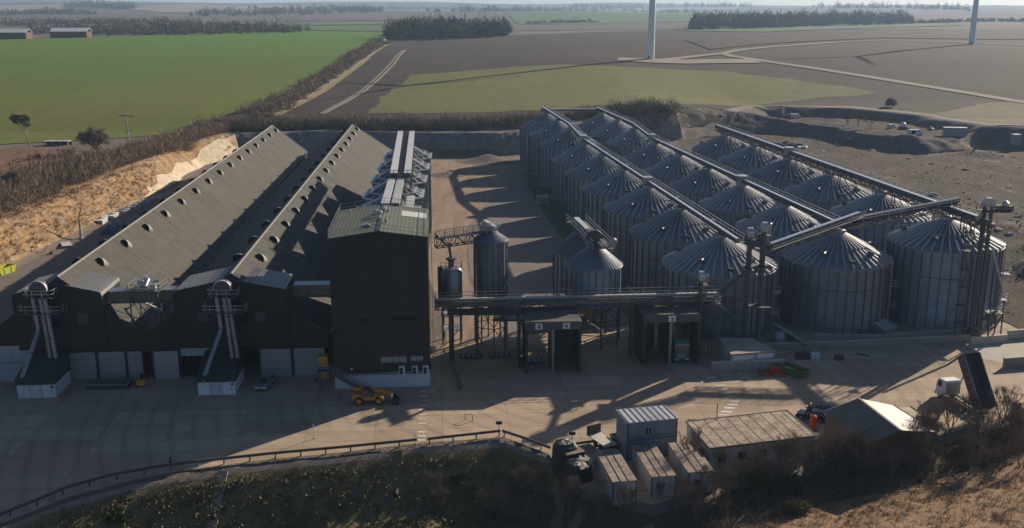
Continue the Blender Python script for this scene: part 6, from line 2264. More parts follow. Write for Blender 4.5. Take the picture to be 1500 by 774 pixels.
m = MB().yprism([(-3.0, 0.5), (-3.0, 2.5), (1.4, 2.5), (2.3, 1.5), (3.1, 1.3), (3.1, 0.5)], -1.1, 1.1)
m.build('body', M['white'], t)
MB().box(-2.0, -1.13, 0.8, -0.4, -1.09, 2.2).build('side_opening', M['void'], t)
for x in (-2, 2):
    for y in (-1, 1): wheel(t, x, y, 0.42, 0.25)
for i, (px, py, mat, lab) in enumerate(((1324, 190, 'navy', 'dark pickup parked with its white load on the quarry terrace'), (1306, 188, 'white', 'small white car parked by scrap on the quarry terrace'), (1364, 191, 'silver', 'pale car parked under the dark quarry slope'))):
    c = at(px, py)
    car('parked_car', lab, 'car', c, 0.4 * i, M[mat], 4.8 if i == 0 else 4.2)
c = at(1322, 187)
t = thing('white_tank', 'white tank beside the dark pickup on the quarry terrace', 'tank', c)
MB().lathe([(1.2, 0), (1.3, 0.3), (1.3, 1.8), (0.7, 2.3), (0.2, 2.4)], 18).build('body', M['white'], t, True)
MB().lathe([(0.25, 2.35), (0.25, 2.55)], 10).build('lid', M['black'], t)
c = at(1165, 174)
t = thing('site_van', 'white van beside a dark trailer on the quarry rim', 'van', c, 0.2)
MB().yprism([(-2.6, 0.5), (-2.6, 2.3), (1.2, 2.3), (2.0, 1.4), (2.8, 1.2), (2.8, 0.5)], -1.0, 1.0).build('body', M['white'], t)
MB().box(-7, -1, 0.5, -3.2, 1, 1.8).build('trailer', M['black_sheet'], t)
for x in (-5, -1.8, 1.8):
    for y in (-0.95, 0.95): wheel(t, x, y, 0.4, 0.25)
c = at(1147, 168)
t = thing('marker_post', 'white marker post on the quarry rim', 'post', c)
MB().bar((0, 0, 0), (0, 0, 4.2), 0.9).build('post', M['white'], t)
MB().box(-0.7, -0.7, 0, 0.7, 0.7, 0.3).build('base', M['conc'], t)
# dark heap of tyres
c = at(1146, 216)
t = thing('tyre_heap', 'heap of black tyres with white bags on the quarry floor', 'tyre heap', c)
rr = random.Random(3)
for k in range(46):
    a = rr.uniform(0, 6.28)
    r_ = rr.uniform(0, 1) ** 0.7
    z = (1 - r_) * rr.uniform(0.2, 2.2)
    o = MB().lathe([(0.35, -0.14), (0.62, -0.14), (0.68, 0), (0.62, 0.14), (0.35, 0.14)], 12, cap=False).build('tyre', M['black'], t, True) if k == 0 else None
    if k == 0: ty = o
    else:
        o = ty.copy()
        COL.objects.link(o)
        adopt(o, t)
    o.location = (r_ * math.cos(a) * 9 + 1, r_ * math.sin(a) * 4, z + 0.25)
    o.rotation_euler = (rr.uniform(-0.8, 0.8), rr.uniform(-0.8, 0.8), 0)
    o.scale = (1.5, 1.5, 1.5)
for k in range(5):
    MB().lathe([(0.7, 0), (0.8, 0.5), (0.4, 1.0)], 10, 7 + rr.uniform(-2, 2), -4 + rr.uniform(-1, 1)).build('bag', M['white'], t, True)


def rock_mesh(seed):
    rr = random.Random(seed)
    bm = bmesh.new()
    bmesh.ops.create_icosphere(bm, subdivisions=2, radius=1.0)
    for v in bm.verts:
        k = rr.uniform(0.75, 1.15)
        v.co = V((v.co.x * k * 1.2, v.co.y * k, max(-0.25, v.co.z * k * 0.7)))
    m = D.meshes.new('boulder')
    bm.to_mesh(m)
    bm.free()
    return m


rm_ = [rock_mesh(i) for i in range(3)]
for m in rm_: m.materials.append(M['soil'])
dark = pm('dark_rubble', (0.05, 0.048, 0.045), (0.09, 0.085, 0.08), 1.5, 0.95)
pale = pm('pale_chalk_block', (0.5, 0.47, 0.42), (0.35, 0.32, 0.28), 1.5, 0.95)
rmd = [m.copy() for m in rm_]
for m in rmd: m.materials[0] = dark
rmp = [m.copy() for m in rm_]
for m in rmp: m.materials[0] = pale
spots = [(1277, 222, 1.1, 1), (1318, 222, 1.1, 0), (1245, 207, 1.6, 0), (1364, 242, 1.0, 0), (1387, 246, 0.8, 0), (1413, 250, 0.9, 0), (1440, 256, 0.7, 0), (1478, 275, 0.8, 1), (1366, 288, 1.7, 0), (1405, 270, 0.7, 1), (1450, 262, 0.6, 0), (1330, 234, 0.8, 0), (1350, 238, 0.6, 0), (1480, 345, 0.9, 1), (1462, 338, 0.8, 1), (1455, 365, 0.8, 0), (1225, 212, 0.8, 1), (1205, 223, 0.8, 1), (1490, 320, 0.7, 0), (1180, 236, 0.9, 1), (1290, 262, 0.6, 0), (1340, 270, 0.5, 1), (1420, 300, 0.6, 0), (1375, 312, 0.6, 1)]
for i, (px, py, s, pl_) in enumerate(spots):
    o = D.objects.new('boulder', (rmp if pl_ else rmd)[i % 3])
    COL.objects.link(o)
    o.location = at(px, py)
    o.scale = (s * 1.3, s, s)
    o.rotation_euler = (0, 0, i * 1.7)
    tag(o, 'pale chalk block lying loose on the open quarry floor' if pl_ else 'dark lump of rubble lying loose on the open quarry floor', 'rock', 'pale blocks on the quarry floor' if pl_ else 'dark rubble on the quarry floor')

# ================================================================ TURBINES AND BARNS
def turbine(label, c, hub, yaw, phase):
    t = thing('wind_turbine', label, 'wind turbine', c, yaw, 'white wind turbines in the fields')
    MB().lathe([(2.55, -1), (2.35, hub * 0.25), (2.0, hub * 0.6), (1.5, hub)], 28).build('tower', M['turb'], t, True)
    MB().lathe([(4.5, -0.5), (4.5, 0.4), (2.6, 0.7)], 28).build('foundation', M['conc'], t, True)
    MB().box(-0.6, -2.62, 0.7, 0.6, -2.4, 3.0).build('door', M['steel'], t)
    n = MB()
    n.tube((0, -4.2, hub + 1.2), (0, 6.5, hub + 1.4), 1.9, 1.6, 14)
    n.build('nacelle', M['turb'], t, True)
    MB().tube((0, -4.2, hub + 1.2), (0, -6.3, hub + 1.2), 1.7, 0.5, 14).build('hub', M['turb'], t, True)
    for k in range(3):
        a = phase + 2 * PI * k / 3
        b = MB()
        pts = []
        L = hub * 0.5
        dv, sv = V((math.cos(a), 0, math.sin(a))), V((-math.sin(a), 0, math.cos(a)))
        c0 = V((0, -5.2, hub + 1.2))
        for q, ch, th in ((0.0, 1.0, 0.9), (0.12, 2.1, 0.6), (0.3, 1.9, 0.35), (0.65, 1.2, 0.2), (1.0, 0.3, 0.08)):
            p = c0 + dv * (L * q)
            pts.append([p - sv * ch * 0.35 - V((0, th, 0)), p + sv * ch * 0.65, p - sv * ch * 0.35 + V((0, th, 0))])
        v = [x for s_ in pts for x in s_]
        b.add(v, [(i * 3 + j, i * 3 + (j + 1) % 3, i * 3 + 3 + (j + 1) % 3, i * 3 + 3 + j) for i in range(4) for j in range(3)])
        b.build('blade', M['turb'], t)
    return t


p = T(953, 88)
turbine('white wind turbine on a pale pad beyond the stubble field', (p.x, p.y, tz(p.x, p.y)), 76, math.radians(-40), 0.9)
p = T(1423, 66)
turbine('white wind turbine standing on the far bend of the farm track', (p.x, p.y, tz(p.x, p.y)), 76, math.radians(-40), 0.4)


def barn(label, px, py, wpx, group):
    p = T(px, py)
    dist = p.y
    L = wpx * dist / F
    t = thing('farm_barn', label, 'barn', (p.x, p.y, tz(p.x, p.y)), math.radians(4), group)
    MB().box(-L / 2, 0, 0, L / 2, 16, 6.4).build('wall', M['barn_wall'], t)
    MB().xprism([(-0.6, 6.2), (8, 9.6), (16.6, 6.2), (16.6, 6.45), (8, 9.9), (-0.6, 6.45)], -L / 2 - 0.5, L / 2 + 0.5).build('roof', M['barn_roof'], t)
    for k in range(9): MB().box(-L / 2 + k * L / 8 - 0.25, -0.25, 0, -L / 2 + k * L / 8 + 0.25, 0, 6.3).build('post', M['wood'], t)
    MB().box(-L / 2 - 0.05, 0.02, 0, -L / 2 - 0.01, 16, 6.3).build('end_wall', M['clad'], t)
    return t


barn('brown boarded barn with white roof, cut by the picture edge', 12, 58, 50, 'brown barns with white roofs')
barn('brown boarded barn with white roof, standing clear by the wood', 101, 56, 50, 'brown barns with white roofs')
p = T(38, 56)
t = thing('white_tank', 'small white tank between the two brown barns', 'tank', (p.x, p.y, tz(p.x, p.y)))
MB().lathe([(2.0, 0), (2.0, 4.5), (0.3, 5.6)], 14).build('body', M['white'], t)
MB().lathe([(0.4, 5.5), (0.4, 6.0)], 10).build('lid', M['black'], t)
# low open shelter by the reddish field
p = T(82, 214)
t = thing('field_shelter', 'low dark open shelter at the edge of the reddish field', 'shelter', (p.x, p.y, tz(p.x, p.y)), 0.05)
MB().box(-4.5, 0, 1.4, 4.5, 3, 1.6).build('roof', M['grey_panel'], t)
MB().box(-4.5, 2.8, 0, 4.5, 3, 1.4).build('back_wall', M['black_sheet'], t)
for x in (-4.4, -1.5, 1.5, 4.2): MB().box(x, 0, 0, x + 0.2, 0.2, 1.4).build('post', M['cover'], t)
# ================================================================ VEGETATION
def leafmat(name, c1, c2, scale=0.35, trans=0.0):
    t = NT(name)
    n = t.noise(t.obj(), scale, 5, 0.65)
    n2 = t.noise(t.obj(), scale * 6, 3, 0.6)
    c = t.mix(t.math('ADD', t.math('MULTIPLY', n, 0.7), t.math('MULTIPLY', n2, 0.3)), c1, c2)
    return t.out(c, 0.85, 0, 0.15)


M['brush'] = leafmat('winter_brush', (0.30, 0.22, 0.15), (0.17, 0.135, 0.095), 0.05)
M['brush_red'] = leafmat('reddish_winter_brush', (0.22, 0.145, 0.105), (0.14, 0.105, 0.078), 0.15)
M['brush_dark'] = leafmat('dark_winter_brush', (0.15, 0.125, 0.09), (0.095, 0.095, 0.058), 0.05)
M['wood_far'] = leafmat('far_bare_wood', (0.17, 0.135, 0.11), (0.095, 0.09, 0.068), 0.02)
M['conifer'] = leafmat('dark_conifer', (0.040, 0.062, 0.030), (0.075, 0.082, 0.042), 0.05)
M['ivy'] = leafmat('ivy_and_bramble', (0.115, 0.115, 0.045), (0.20, 0.165, 0.09), 0.3)
M['evergreen'] = leafmat('evergreen_leaves', (0.040, 0.080, 0.018), (0.065, 0.095, 0.025), 0.8)
M['grass_dry'] = leafmat('dry_grass_blades', (0.40, 0.29, 0.17), (0.24, 0.19, 0.085), 0.5)
M['bark'] = leafmat('grey_brown_bark', (0.26, 0.20, 0.155), (0.16, 0.13, 0.10), 1.5)
M['stick'] = leafmat('pale_cut_branches', (0.24, 0.19, 0.135), (0.14, 0.11, 0.08), 1.0)


def fast_mesh(name, verts, nper, mat, parent=None):
    """verts (k*nper, 3): k separate faces of nper corners"""
    k = len(verts) // nper
    m = D.meshes.new(name)
    m.vertices.add(len(verts))
    m.vertices.foreach_set('co', np.asarray(verts, np.float32).ravel())
    m.loops.add(len(verts))
    m.loops.foreach_set('vertex_index', np.arange(len(verts), dtype=np.int32))
    m.polygons.add(k)
    m.polygons.foreach_set('loop_start', np.arange(0, len(verts), nper, dtype=np.int32))
    m.polygons.foreach_set('loop_total', np.full(k, nper, np.int32))
    m.update(calc_edges=True)
    m.materials.append(mat)
    o = D.objects.new(name, m)
    COL.objects.link(o)
    if parent: adopt(o, parent)
    return o


def twig_verts(C, R_, per, L, Wd, up=0.7, seed=1, zlo=0.0, shell=0.5):
    r = np.random.RandomState(seed)
    C = np.repeat(np.asarray(C, float), per, 0)
    R_ = np.repeat(np.asarray(R_, float), per, 0)
    n = len(C)
    d = r.normal(size=(n, 3))
    d /= np.linalg.norm(d, axis=1)[:, None]
    d[:, 2] = np.abs(d[:, 2])
    rad = r.uniform(0, 1, n) ** shell
    u = d * rad[:, None]
    u[:, 2] = zlo + (1 - zlo) * u[:, 2]
    p = C + u * R_
    dr = d * 0.6 + np.array([0, 0, up]) + r.normal(size=(n, 3)) * 0.35
    dr /= np.linalg.norm(dr, axis=1)[:, None]
    ln = L * r.uniform(0.5, 1.2, n)
    q = p + dr * ln[:, None]
    s = np.cross(dr, r.normal(size=(n, 3)))
    s /= np.linalg.norm(s, axis=1)[:, None] + 1e-9
    s *= (Wd * r.uniform(0.6, 1.3, n) / 2)[:, None]
    return np.stack([p - s, p + s, q], 1).reshape(-1, 3)


def scatter_line(pts, w, n, seed):
    r = np.random.RandomState(seed)
    P_ = np.array([(p[0], p[1]) for p in pts], float)
    seg = np.linalg.norm(np.diff(P_, axis=0), axis=1)
    cum = np.concatenate([[0], np.cumsum(seg)])
    s = r.uniform(0, cum[-1], n)
    i = np.clip(np.searchsorted(cum, s) - 1, 0, len(seg) - 1)
    f = (s - cum[i]) / seg[i]
    p = P_[i] + (P_[i + 1] - P_[i]) * f[:, None]
    dv = (P_[i + 1] - P_[i]) / seg[i][:, None]
    nv = np.stack([-dv[:, 1], dv[:, 0]], 1)
    wv = np.asarray(w if not hasattr(w, '__len__') else np.interp(s / cum[-1], np.linspace(0, 1, len(w)), w))
    return p + nv * (r.uniform(-0.5, 0.5, n) * wv)[:, None]


def scatter_poly(poly, n, seed):
    r = np.random.RandomState(seed)
    P_ = np.array(poly)
    out_ = np.zeros((0, 2))
    while len(out_) < n:
        q = r.uniform(P_.min(0), P_.max(0), (n * 3, 2))
        out_ = np.concatenate([out_, q[sdist(q[:, 0], q[:, 1], poly) < 0]])
    return out_[:n]


def mass(name, xy, rad, hgt, per, L, Wd, mat, seed, up=0.5, zlo=0.0, shell=0.65, sink=0.2):
    r = np.random.RandomState(seed + 50)
    n = len(xy)
    z = terrain(xy[:, 0], xy[:, 1]) - sink
    k = r.uniform(0.45, 1.3, n)
    C = np.stack([xy[:, 0], xy[:, 1], z], 1)
    R_ = np.stack([rad * k, rad * k, hgt * k * r.uniform(0.8, 1.2, n)], 1)
    o = fast_mesh(name, twig_verts(C, R_, per, L, Wd, up, seed, zlo, shell), 3, mat)
    return tag(o, kind='stuff')


def label_stuff(o, lab, cat):
    return tag(o, lab, cat)


# bank faces and scrub ground as sheets of their own
def bank_material():
    t = NT('rusty_grass_and_chalk_bank')
    o = t.obj()
    n1 = t.noise(t.map(o, (1, 1, 1)), 0.22, 6, 0.68, 0.42, 0.58)
    n2 = t.noise(t.map(o, (1.6, 0.5, 1.6), (0, 0, 0.5)), 0.5, 6, 0.7, 0.5, 0.66)
    c = t.mix(n1, (0.37, 0.235, 0.12), (0.21, 0.14, 0.078))
    c = t.mix(t.math('MULTIPLY', n2, 0.75), c, (0.52, 0.44, 0.33))
    n3 = t.noise(o, 1.6, 5, 0.7)
    c = t.mix(t.math('MULTIPLY', n3, 0.35), c, (0.12, 0.085, 0.05))
    m = t.out(c, 0.95, 0, 0.1)
    t.bump(n2, 0.7, 0.4)
    return m


M['bank'] = bank_material()
M['chalk'] = pm('bare_white_chalk', (0.60, 0.52, 0.40), (0.34, 0.27, 0.19), 0.35, 0.95, 0, 0.1, 0.9, fine=1.5, amt=0.95)
M['rubble_wall'] = pm('grey_chalk_rubble_face', (0.25, 0.235, 0.225), (0.12, 0.118, 0.118), 0.35, 0.95, 0, 0.1, 0.8, fine=1.3, amt=0.9)
M['scrub_floor'] = pm('dead_leaf_floor', (0.085, 0.068, 0.045), (0.050, 0.046, 0.026), 0.3, 0.95, 0, 0.1, 0.6, fine=2.0)
M['bank_floor'] = pm('ivy_bank_floor', (0.18, 0.15, 0.08), (0.10, 0.10, 0.042), 0.35, 0.95, 0, 0.1, 0.7, fine=2.4, amt=0.9)
M['mound'] = pm('dry_grass_slope', (0.33, 0.205, 0.135), (0.20, 0.145, 0.08), 0.3, 0.95, 0, 0.1, 0.7, fine=2.2, amt=0.9)
M['gravel'] = pm('pale_gravel_strip', (0.30, 0.255, 0.215), (0.19, 0.165, 0.14), 1.2, 0.95, 0, 0.1, 0.4)
sheet('chalk_bank', [(-109.0, 170), (-109.0, 296), (-110.5, 299), (-111, 304), (-111.0, 308), (-112.5, 360), (-107, 388), (-116, 396), (-124, 388), (-124, 300), (-124, 170)], M['bank'], 0.1)
sheet('white_chalk_face', [(-109.0, 288), (-109.1, 305), (-112, 360), (-105, 383), (-108.5, 390), (-112.5, 380), (-115.0, 365), (-114.2, 352), (-114.9, 338), (-112.8, 327), (-113.3, 314), (-111.2, 309), (-111.4, 300), (-110.0, 297)], M['chalk'], 0.2)
sheet('rubble_face', [(-105, 384.5), (-80, 391.6), (-40, 388.7), (-3, 388.6), (38, 412.5), (75, 437.5), (75, 446), (34, 420), (-5, 396), (-40, 396), (-80, 399), (-110, 392)], M['rubble_wall'], 0.1)
def quarry_material():
    t = NT('rough_quarry_floor')
    o = t.obj()
    n1 = t.noise(o, 0.03, 7, 0.66, 0.4, 0.6)
    n2 = t.noise(t.map(o, (1, 0.35, 1), (0, 0, 0.9)), 0.11, 7, 0.72, 0.42, 0.6)
    n3 = t.noise(o, 0.9, 6, 0.75, 0.4, 0.62)
    c = t.mix(n1, (0.100, 0.076, 0.061), (0.058, 0.049, 0.043))
    c = t.mix(t.math('MULTIPLY', n2, 0.55), c, (0.15, 0.115, 0.085))
    ch = t.noise(t.map(o, (1, 0.4, 1), (0, 0, 0.4)), 0.06, 7, 0.72, 0.56, 0.66)
    c = t.mix(t.math('MULTIPLY', ch, 0.65), c, (0.27, 0.25, 0.22))
    g = t.noise(o, 0.026, 6, 0.7, 0.55, 0.64)
    c = t.mix(t.math('MULTIPLY', g, 0.55), c, (0.125, 0.110, 0.045))
    c = t.mix(t.math('MULTIPLY', n3, 0.45), c, (0.065, 0.062, 0.062))
    rt = t.n('ShaderNodeTexWave', wave_type='BANDS', bands_direction='X', Scale=0.035, Distortion=9.0, Detail=3.0)
    rt.inputs['Detail Scale'].default_value = 0.25
    t.l(t.map(o, (1, 0.5, 1), (0, 0, 0.7)), rt.inputs['Vector'])
    k = t.n('ShaderNodeMapRange')
    k.inputs['From Min'].default_value = 0.86
    k.inputs['From Max'].default_value = 0.98
    t.l(rt.outputs['Fac'], k.inputs['Value'])
    c = t.mix(t.math('MULTIPLY', k.outputs[0], 0.35), c, (0.055, 0.052, 0.052))
    m = t.out(c, 0.95, 0, 0.1)
    t.bump(n3, 0.9, 0.35)
    return m


M['quarry'] = quarry_material()
M['spoil'] = pm('grey_spoil_bank', (0.135, 0.132, 0.135), (0.075, 0.078, 0.082), 0.18, 0.95, 0, 0.1, 0.9, fine=0.9, amt=0.95)
sheet('quarry_floor', [(88, 178), (92, 150), (135, 150), (230, 200), (300, 330), (290, 378), (192, 400), (164, 386), (150, 394), (139, 417), (131, 444), (117, 454), (96, 453), (74, 436), (64, 400), (60, 330), (78, 300), (84, 240)], M['quarry'], 0.05)
sheet('quarry_terrace', [(117, 481), (131, 467), (144, 442), (153, 415), (166, 403), (182, 400), (188, 420), (180, 461), (160, 482), (128, 489)], M['quarry'], 0.08)
sheet('spoil_bank', [(98, 456), (118, 457), (133, 446), (142, 417), (151, 396), (163, 389), (190, 402), (183, 399), (166, 402.4), (152.5, 414.5), (143.5, 442), (129, 468), (115, 480), (104, 470)], M['spoil'], 0.14)
sheet('spoil_bank', [(127, 490), (160, 485), (183, 462), (191, 421), (194, 404), (240, 393), (300, 381), (300, 396), (204, 416), (198, 466), (166, 495), (122, 500)], M['spoil'], 0.14)
ED = list(zip(EDGE_X, EDGE_Y))
sheet('gravel_strip', [(x, y - 0.1) for x, y in ED[1:10]] + [(x, y - 0.8) for x, y in ED[1:10]][::-1], M['gravel'], 0.06, 0)
sheet('bank_floor', [(x, y - 0.7) for x, y in ED[0:10]] + [(8, 103), (10, 82), (-80, 66)], M['bank_floor'], 0.05, 0)
sheet('scrub_floor', [(x, y - 0.5) for x, y in ED[9:17]] + [(x, y + 0.8) for x, y in list(zip(MND_X, MND_Y))[::-1]] + [(10, 80), (8, 88)], M['scrub_floor'], 0.07, 0)
sheet('dry_grass_slope', [(x, y + 0.6) for x, y in zip(MND_X[1:], MND_Y[1:])] + [(112, 66), (14, 66), (15, 88)], M['mound'], 0.09, 0)

# hedge and scrub masses
label_stuff(mass('scrub_hedge', scatter_line([(-128, 180), (-129, 215), (-133, 262), (-132, 300), (-125, 340), (-123, 372), (-117, 403)], [20, 21, 27, 25, 16, 13, 10], 1200, 1), 2.6, 3.3, 95, 1.7, 0.13, M['brush'], 1), 'brown leafless scrub along the top of the chalk bank', 'scrub')
label_stuff(mass('scrub_hedge', scatter_line([(-126, 200), (-129, 262), (-128, 300), (-126, 350)], [8, 14, 12, 8], 130, 2), 2.2, 3.0, 90, 1.3, 0.16, M['brush_dark'], 2), 'dark patches within the scrub above the chalk bank', 'scrub')
label_stuff(mass('back_hedge', scatter_line([(-122, 402), (-80, 406), (-40, 404), (0, 406), (30, 428), (62, 446)], 11, 520, 3), 2.7, 3.6, 90, 1.6, 0.16, M['brush_dark'], 3), 'dark leafless hedge along the top of the grey quarry wall', 'hedge')
label_stuff(mass('back_hedge', scatter_line([(-130, 410), (-80, 413), (-40, 411), (10, 416)], 9, 260, 4), 2.4, 4.0, 80, 1.6, 0.16, M['brush'], 4), 'brown leafless hedge behind the dark quarry wall hedge', 'hedge')
label_stuff(mass('big_thicket', scatter_poly([(44, 424), (66, 426), (76, 446), (58, 452), (44, 440)], 70, 5), 3.4, 5.8, 130, 1.8, 0.2, M['brush_dark'], 5), 'big dark thicket above the quarry wall behind the middle silo row', 'thicket')
hp = [tuple(T(*p)[:2]) for p in ((368, 172), (400, 158), (450, 132), (500, 100), (530, 80), (556, 64))]
label_stuff(mass('track_hedge', scatter_line(hp, [22, 14, 13, 14, 15, 16], 560, 6), 2.8, 3.2, 75, 1.7, 0.24, M['brush'], 6), 'leafless hedge between the green crop and the yellow track', 'hedge')
label_stuff(mass('scrub_hedge', scatter_poly([(-160, 262), (-133, 270), (-134, 330), (-150, 340), (-172, 300)], 110, 7), 2.0, 2.6, 70, 1.3, 0.16, M['brush_red'], 7), 'low reddish scrub at the edge of the reddish field', 'scrub')


def wood(name, lab, px, ntree, hgt, mat, seed, mixc=None, rad=4.5, per=70, ww=1.0):
    poly = [tuple(T(*p)[:2]) for p in px]
    xy = scatter_poly(poly, ntree, seed)
    o = mass(name, xy, rad, hgt, per, hgt * 0.22, ww, mat, seed, 0.9, 0.12, 0.55)
    tag(o, lab, 'wood')


wood('bare_wood', 'brown leafless wood behind the green crop', [(120, 54.5), (300, 52), (440, 49), (455, 46), (300, 43), (100, 46), (20, 50)], 420, 12, M['wood_far'], 11, rad=5.5, per=80)
wood('bare_wood', 'dark tree clumps among the brown wood behind the green crop', [(180, 52), (330, 50), (450, 48), (445, 47), (300, 46), (180, 48)], 40, 13, M['conifer'], 12, rad=5)
wood('mixed_wood', 'dark square wood standing alone beside the hedge track', [(567, 60), (640, 60), (735, 55), (752, 51), (700, 48), (600, 48), (570, 52)], 300, 16, M['conifer'], 13, rad=4.6, per=95)
wood('mixed_wood', 'bare trees mixed into the dark square wood', [(600, 59), (740, 55), (745, 50), (650, 49), (600, 51)], 170, 17, M['wood_far'], 14, rad=4.0)
wood('long_wood', 'long dark wood on the far field to the right of the first turbine', [(1006, 46), (1100, 43.5), (1230, 39), (1335, 36), (1340, 33), (1250, 31), (1120, 33), (1020, 37)], 620, 21, M['brush_dark'], 15, rad=7, per=80, ww=1.8)
FARW = [([(270, 26), (420, 24), (560, 19), (560, 16.5), (430, 19), (300, 21)], 260, 20), ([(95, 12), (180, 15), (210, 14), (150, 9.5), (95, 9)], 160, 22), ([(0, 40), (110, 37), (260, 36), (280, 34), (110, 33), (0, 36)], 220, 10),
        ([(380, 22), (560, 15), (700, 14.5), (700, 13), (560, 13), (380, 19)], 200, 18), ([(620, 20), (720, 20), (900, 17), (1010, 21), (1010, 18.5), (900, 14.5), (700, 16)], 260, 20),
        ([(770, 36.5), (850, 34.5), (880, 34), (850, 33), (770, 35.2)], 46, 8), ([(1180, 13.5), (1330, 14), (1420, 18), (1420, 16), (1330, 12), (1180, 12)], 180, 26), ([(840, 13), (980, 12), (1100, 11.5), (1100, 10.6), (980, 10.8), (840, 11.6)], 200, 30),
        ([(0, 24), (60, 22), (140, 23), (140, 21), (60, 20), (0, 22)], 120, 14), ([(1330, 36), (1420, 33), (1500, 33), (1500, 32), (1420, 31.6), (1330, 34.5)], 90, 8)]
LABW = ['dark belt of trees on the far rise, long middle strip', 'small dark wood on the far hill at the upper corner', 'low bare belt before the pale far fields', 'thin tree belt below the far skyline', 'blue grey far wood behind the far green field', 'short hedge line ending the plough beyond the square wood', 'far hazy wood beyond the second turbine', 'hazy tree line on the skyline between the turbines', 'thin far hedge on the corner hill', 'faint hedge line beside the second turbine']
for i, (px, n, hg) in enumerate(FARW):
    wood('far_wood', LABW[i], px, n, hg, M['brush_dark'] if i != 5 else M['wood_far'], 30 + i, rad=9, per=36, ww=3.5)


# ---- single trees
def tree_proto(name, seed, h, spread, levels=4, r0=None, stems=1, droop=0.0, tw=0.05, upb=0.18, nb0=0, trunk=0.36, ntw=0, twl=0.08, leaf=None, nleaf=0, leafsize=0.2, lean=0.15):
    r = random.Random(seed)
    thick, thin = MB(), []
    ends = []

    def grow(p, d, L, rad, lev):
        q = p + d * L
        n = 6 if lev == 0 else 4
        if lev <= 1:
            thick.tube(p, q, rad, rad * 0.68, n, False)
        else:
            s = d.cross(V((r.uniform(-1, 1), r.uniform(-1, 1), r.uniform(-1, 1)))).normalized() * max(rad, tw)
            s2 = d.cross(s).normalized() * max(rad, tw)
            for k in (s, s2): thin.append((p - k, p + k, q + k * 0.5, q - k * 0.5))
        if lev >= levels:
            ends.append(q)
            return
        nb = nb0 if (nb0 and lev < 2) else (r.choice((2, 3, 3)) if lev < levels - 1 else r.choice((3, 4)))
        for i in range(nb):
            a = V((r.gauss(0, 1), r.gauss(0, 1), r.gauss(0.15, 0.5))).normalized()
            nd = (d * r.uniform(0.6, 1.1) + a * spread + V((0, 0, upb - droop))).normalized()
            st = p.lerp(q, r.uniform(0.55, 1.0)) if i else q
            grow(st, nd, L * r.uniform(0.58, 0.8), rad * 0.62, lev + 1)
    t = thing(name, 'leafless tree', 'tree', (0, 0, 0))
    for s in range(stems):
        d = V((r.gauss(0, lean), r.gauss(0, lean), 1)).normalized()
        grow(V((r.uniform(-0.3, 0.3) * (stems > 1), r.uniform(-0.3, 0.3) * (stems > 1), -0.3)), d, h * trunk, (r0 or h * 0.018), 0)
    if ntw:
        E_ = np.array([tuple(e) for e in ends])
        tv = twig_verts(E_, np.full((len(E_), 3), h * twl * 0.5), ntw, h * twl, tw * 1.6, upb * 2, seed, -1.0, 0.6)
        fast_mesh('twigs', tv, 3, M['bark'], t)
    thick.build('trunk', M['bark'], t)
    vv = np.array([tuple(x) for f in thin for x in f])
    fast_mesh('crown', vv, 4, M['bark'] if not leaf else M['bark'], t)
    if leaf:
        C = np.array([tuple(e) for e in ends])
        v = twig_verts(C, np.full((len(C), 3), h * 0.07), nleaf, leafsize * 2, leafsize, 0.2, seed, -0.6)
        fast_mesh('foliage', v, 3, leaf, t)
    return t


def put(proto, first, px, py, s, rz, lab, cat=None, group=None, xyz=None):
    o = proto if first else dup(proto, (0, 0, 0))
    p = xyz or T(px, py)
    o.location = (p[0], p[1], tz(p[0], p[1]) - 0.1)
    o.rotation_euler = (0, 0, rz)
    o.scale = (s, s, s)
    tag(o, lab, cat, group)
    return o


put(tree_proto('round_tree', 4, 11, 0.95, 5, 0.4, tw=0.06, upb=0.16, nb0=6, trunk=0.3, ntw=9, twl=0.1), True, 139, 226, 1.0, 0.4, 'large round headed leafless tree standing alone by the reddish field')
put(tree_proto('pine_tree', 8, 14, 0.6, 4, 0.3, leaf=M['conifer'], nleaf=26, leafsize=0.42, tw=0.07), True, 44, 216, 0.95, 1.0, 'dark pine with uneven open crown at the edge of the green field')
put(tree_proto('small_tree', 15, 8, 0.85, 4, 0.2, tw=0.06, nb0=5, trunk=0.28, ntw=12, twl=0.1), True, 20, 280, 0.9, 0.0, 'small dark leafless tree among the scrub near the picture edge')
p = T(189, 211)
t = thing('utility_pole', 'weathered pole with cross arms standing in the scrub', 'utility pole', (p.x, p.y, tz(p.x, p.y)))
MB().lathe([(0.28, -0.5), (0.17, 10.5)], 10).build('pole', M['stain_white'], t, True)
MB().bar((-2.6, 0, 10.2), (2.4, 0.2, 9.9), 0.3).build('cross_arm', M['wood'], t)
MB().bar((-1.4, 0, 4.2), (1.6, 0, 4.8), 0.18).build('cross_arm', M['wood'], t)
MB().bar((-2.2, 0, 10.3), (-2.2, 0, 10.8), 0.14).build('insulator', M['steel'], t)
MB().bar((2.0, 0.1, 10.0), (2.0, 0.1, 10.6), 0.14).build('insulator', M['steel'], t)
for i, (px, py) in enumerate(((1065, 190), (1082, 191), (1242, 184), (1258, 186), (1275, 190))):
    if i == 0: bq = tree_proto('thin_tree', 27, 7, 0.6, 5, 0.12, stems=2, tw=0.06)
    put(bq, i == 0, px, py, 1.1, i * 1.3, 'thin leafless tree on the quarry terrace edge', None, 'thin trees by the quarry terrace')

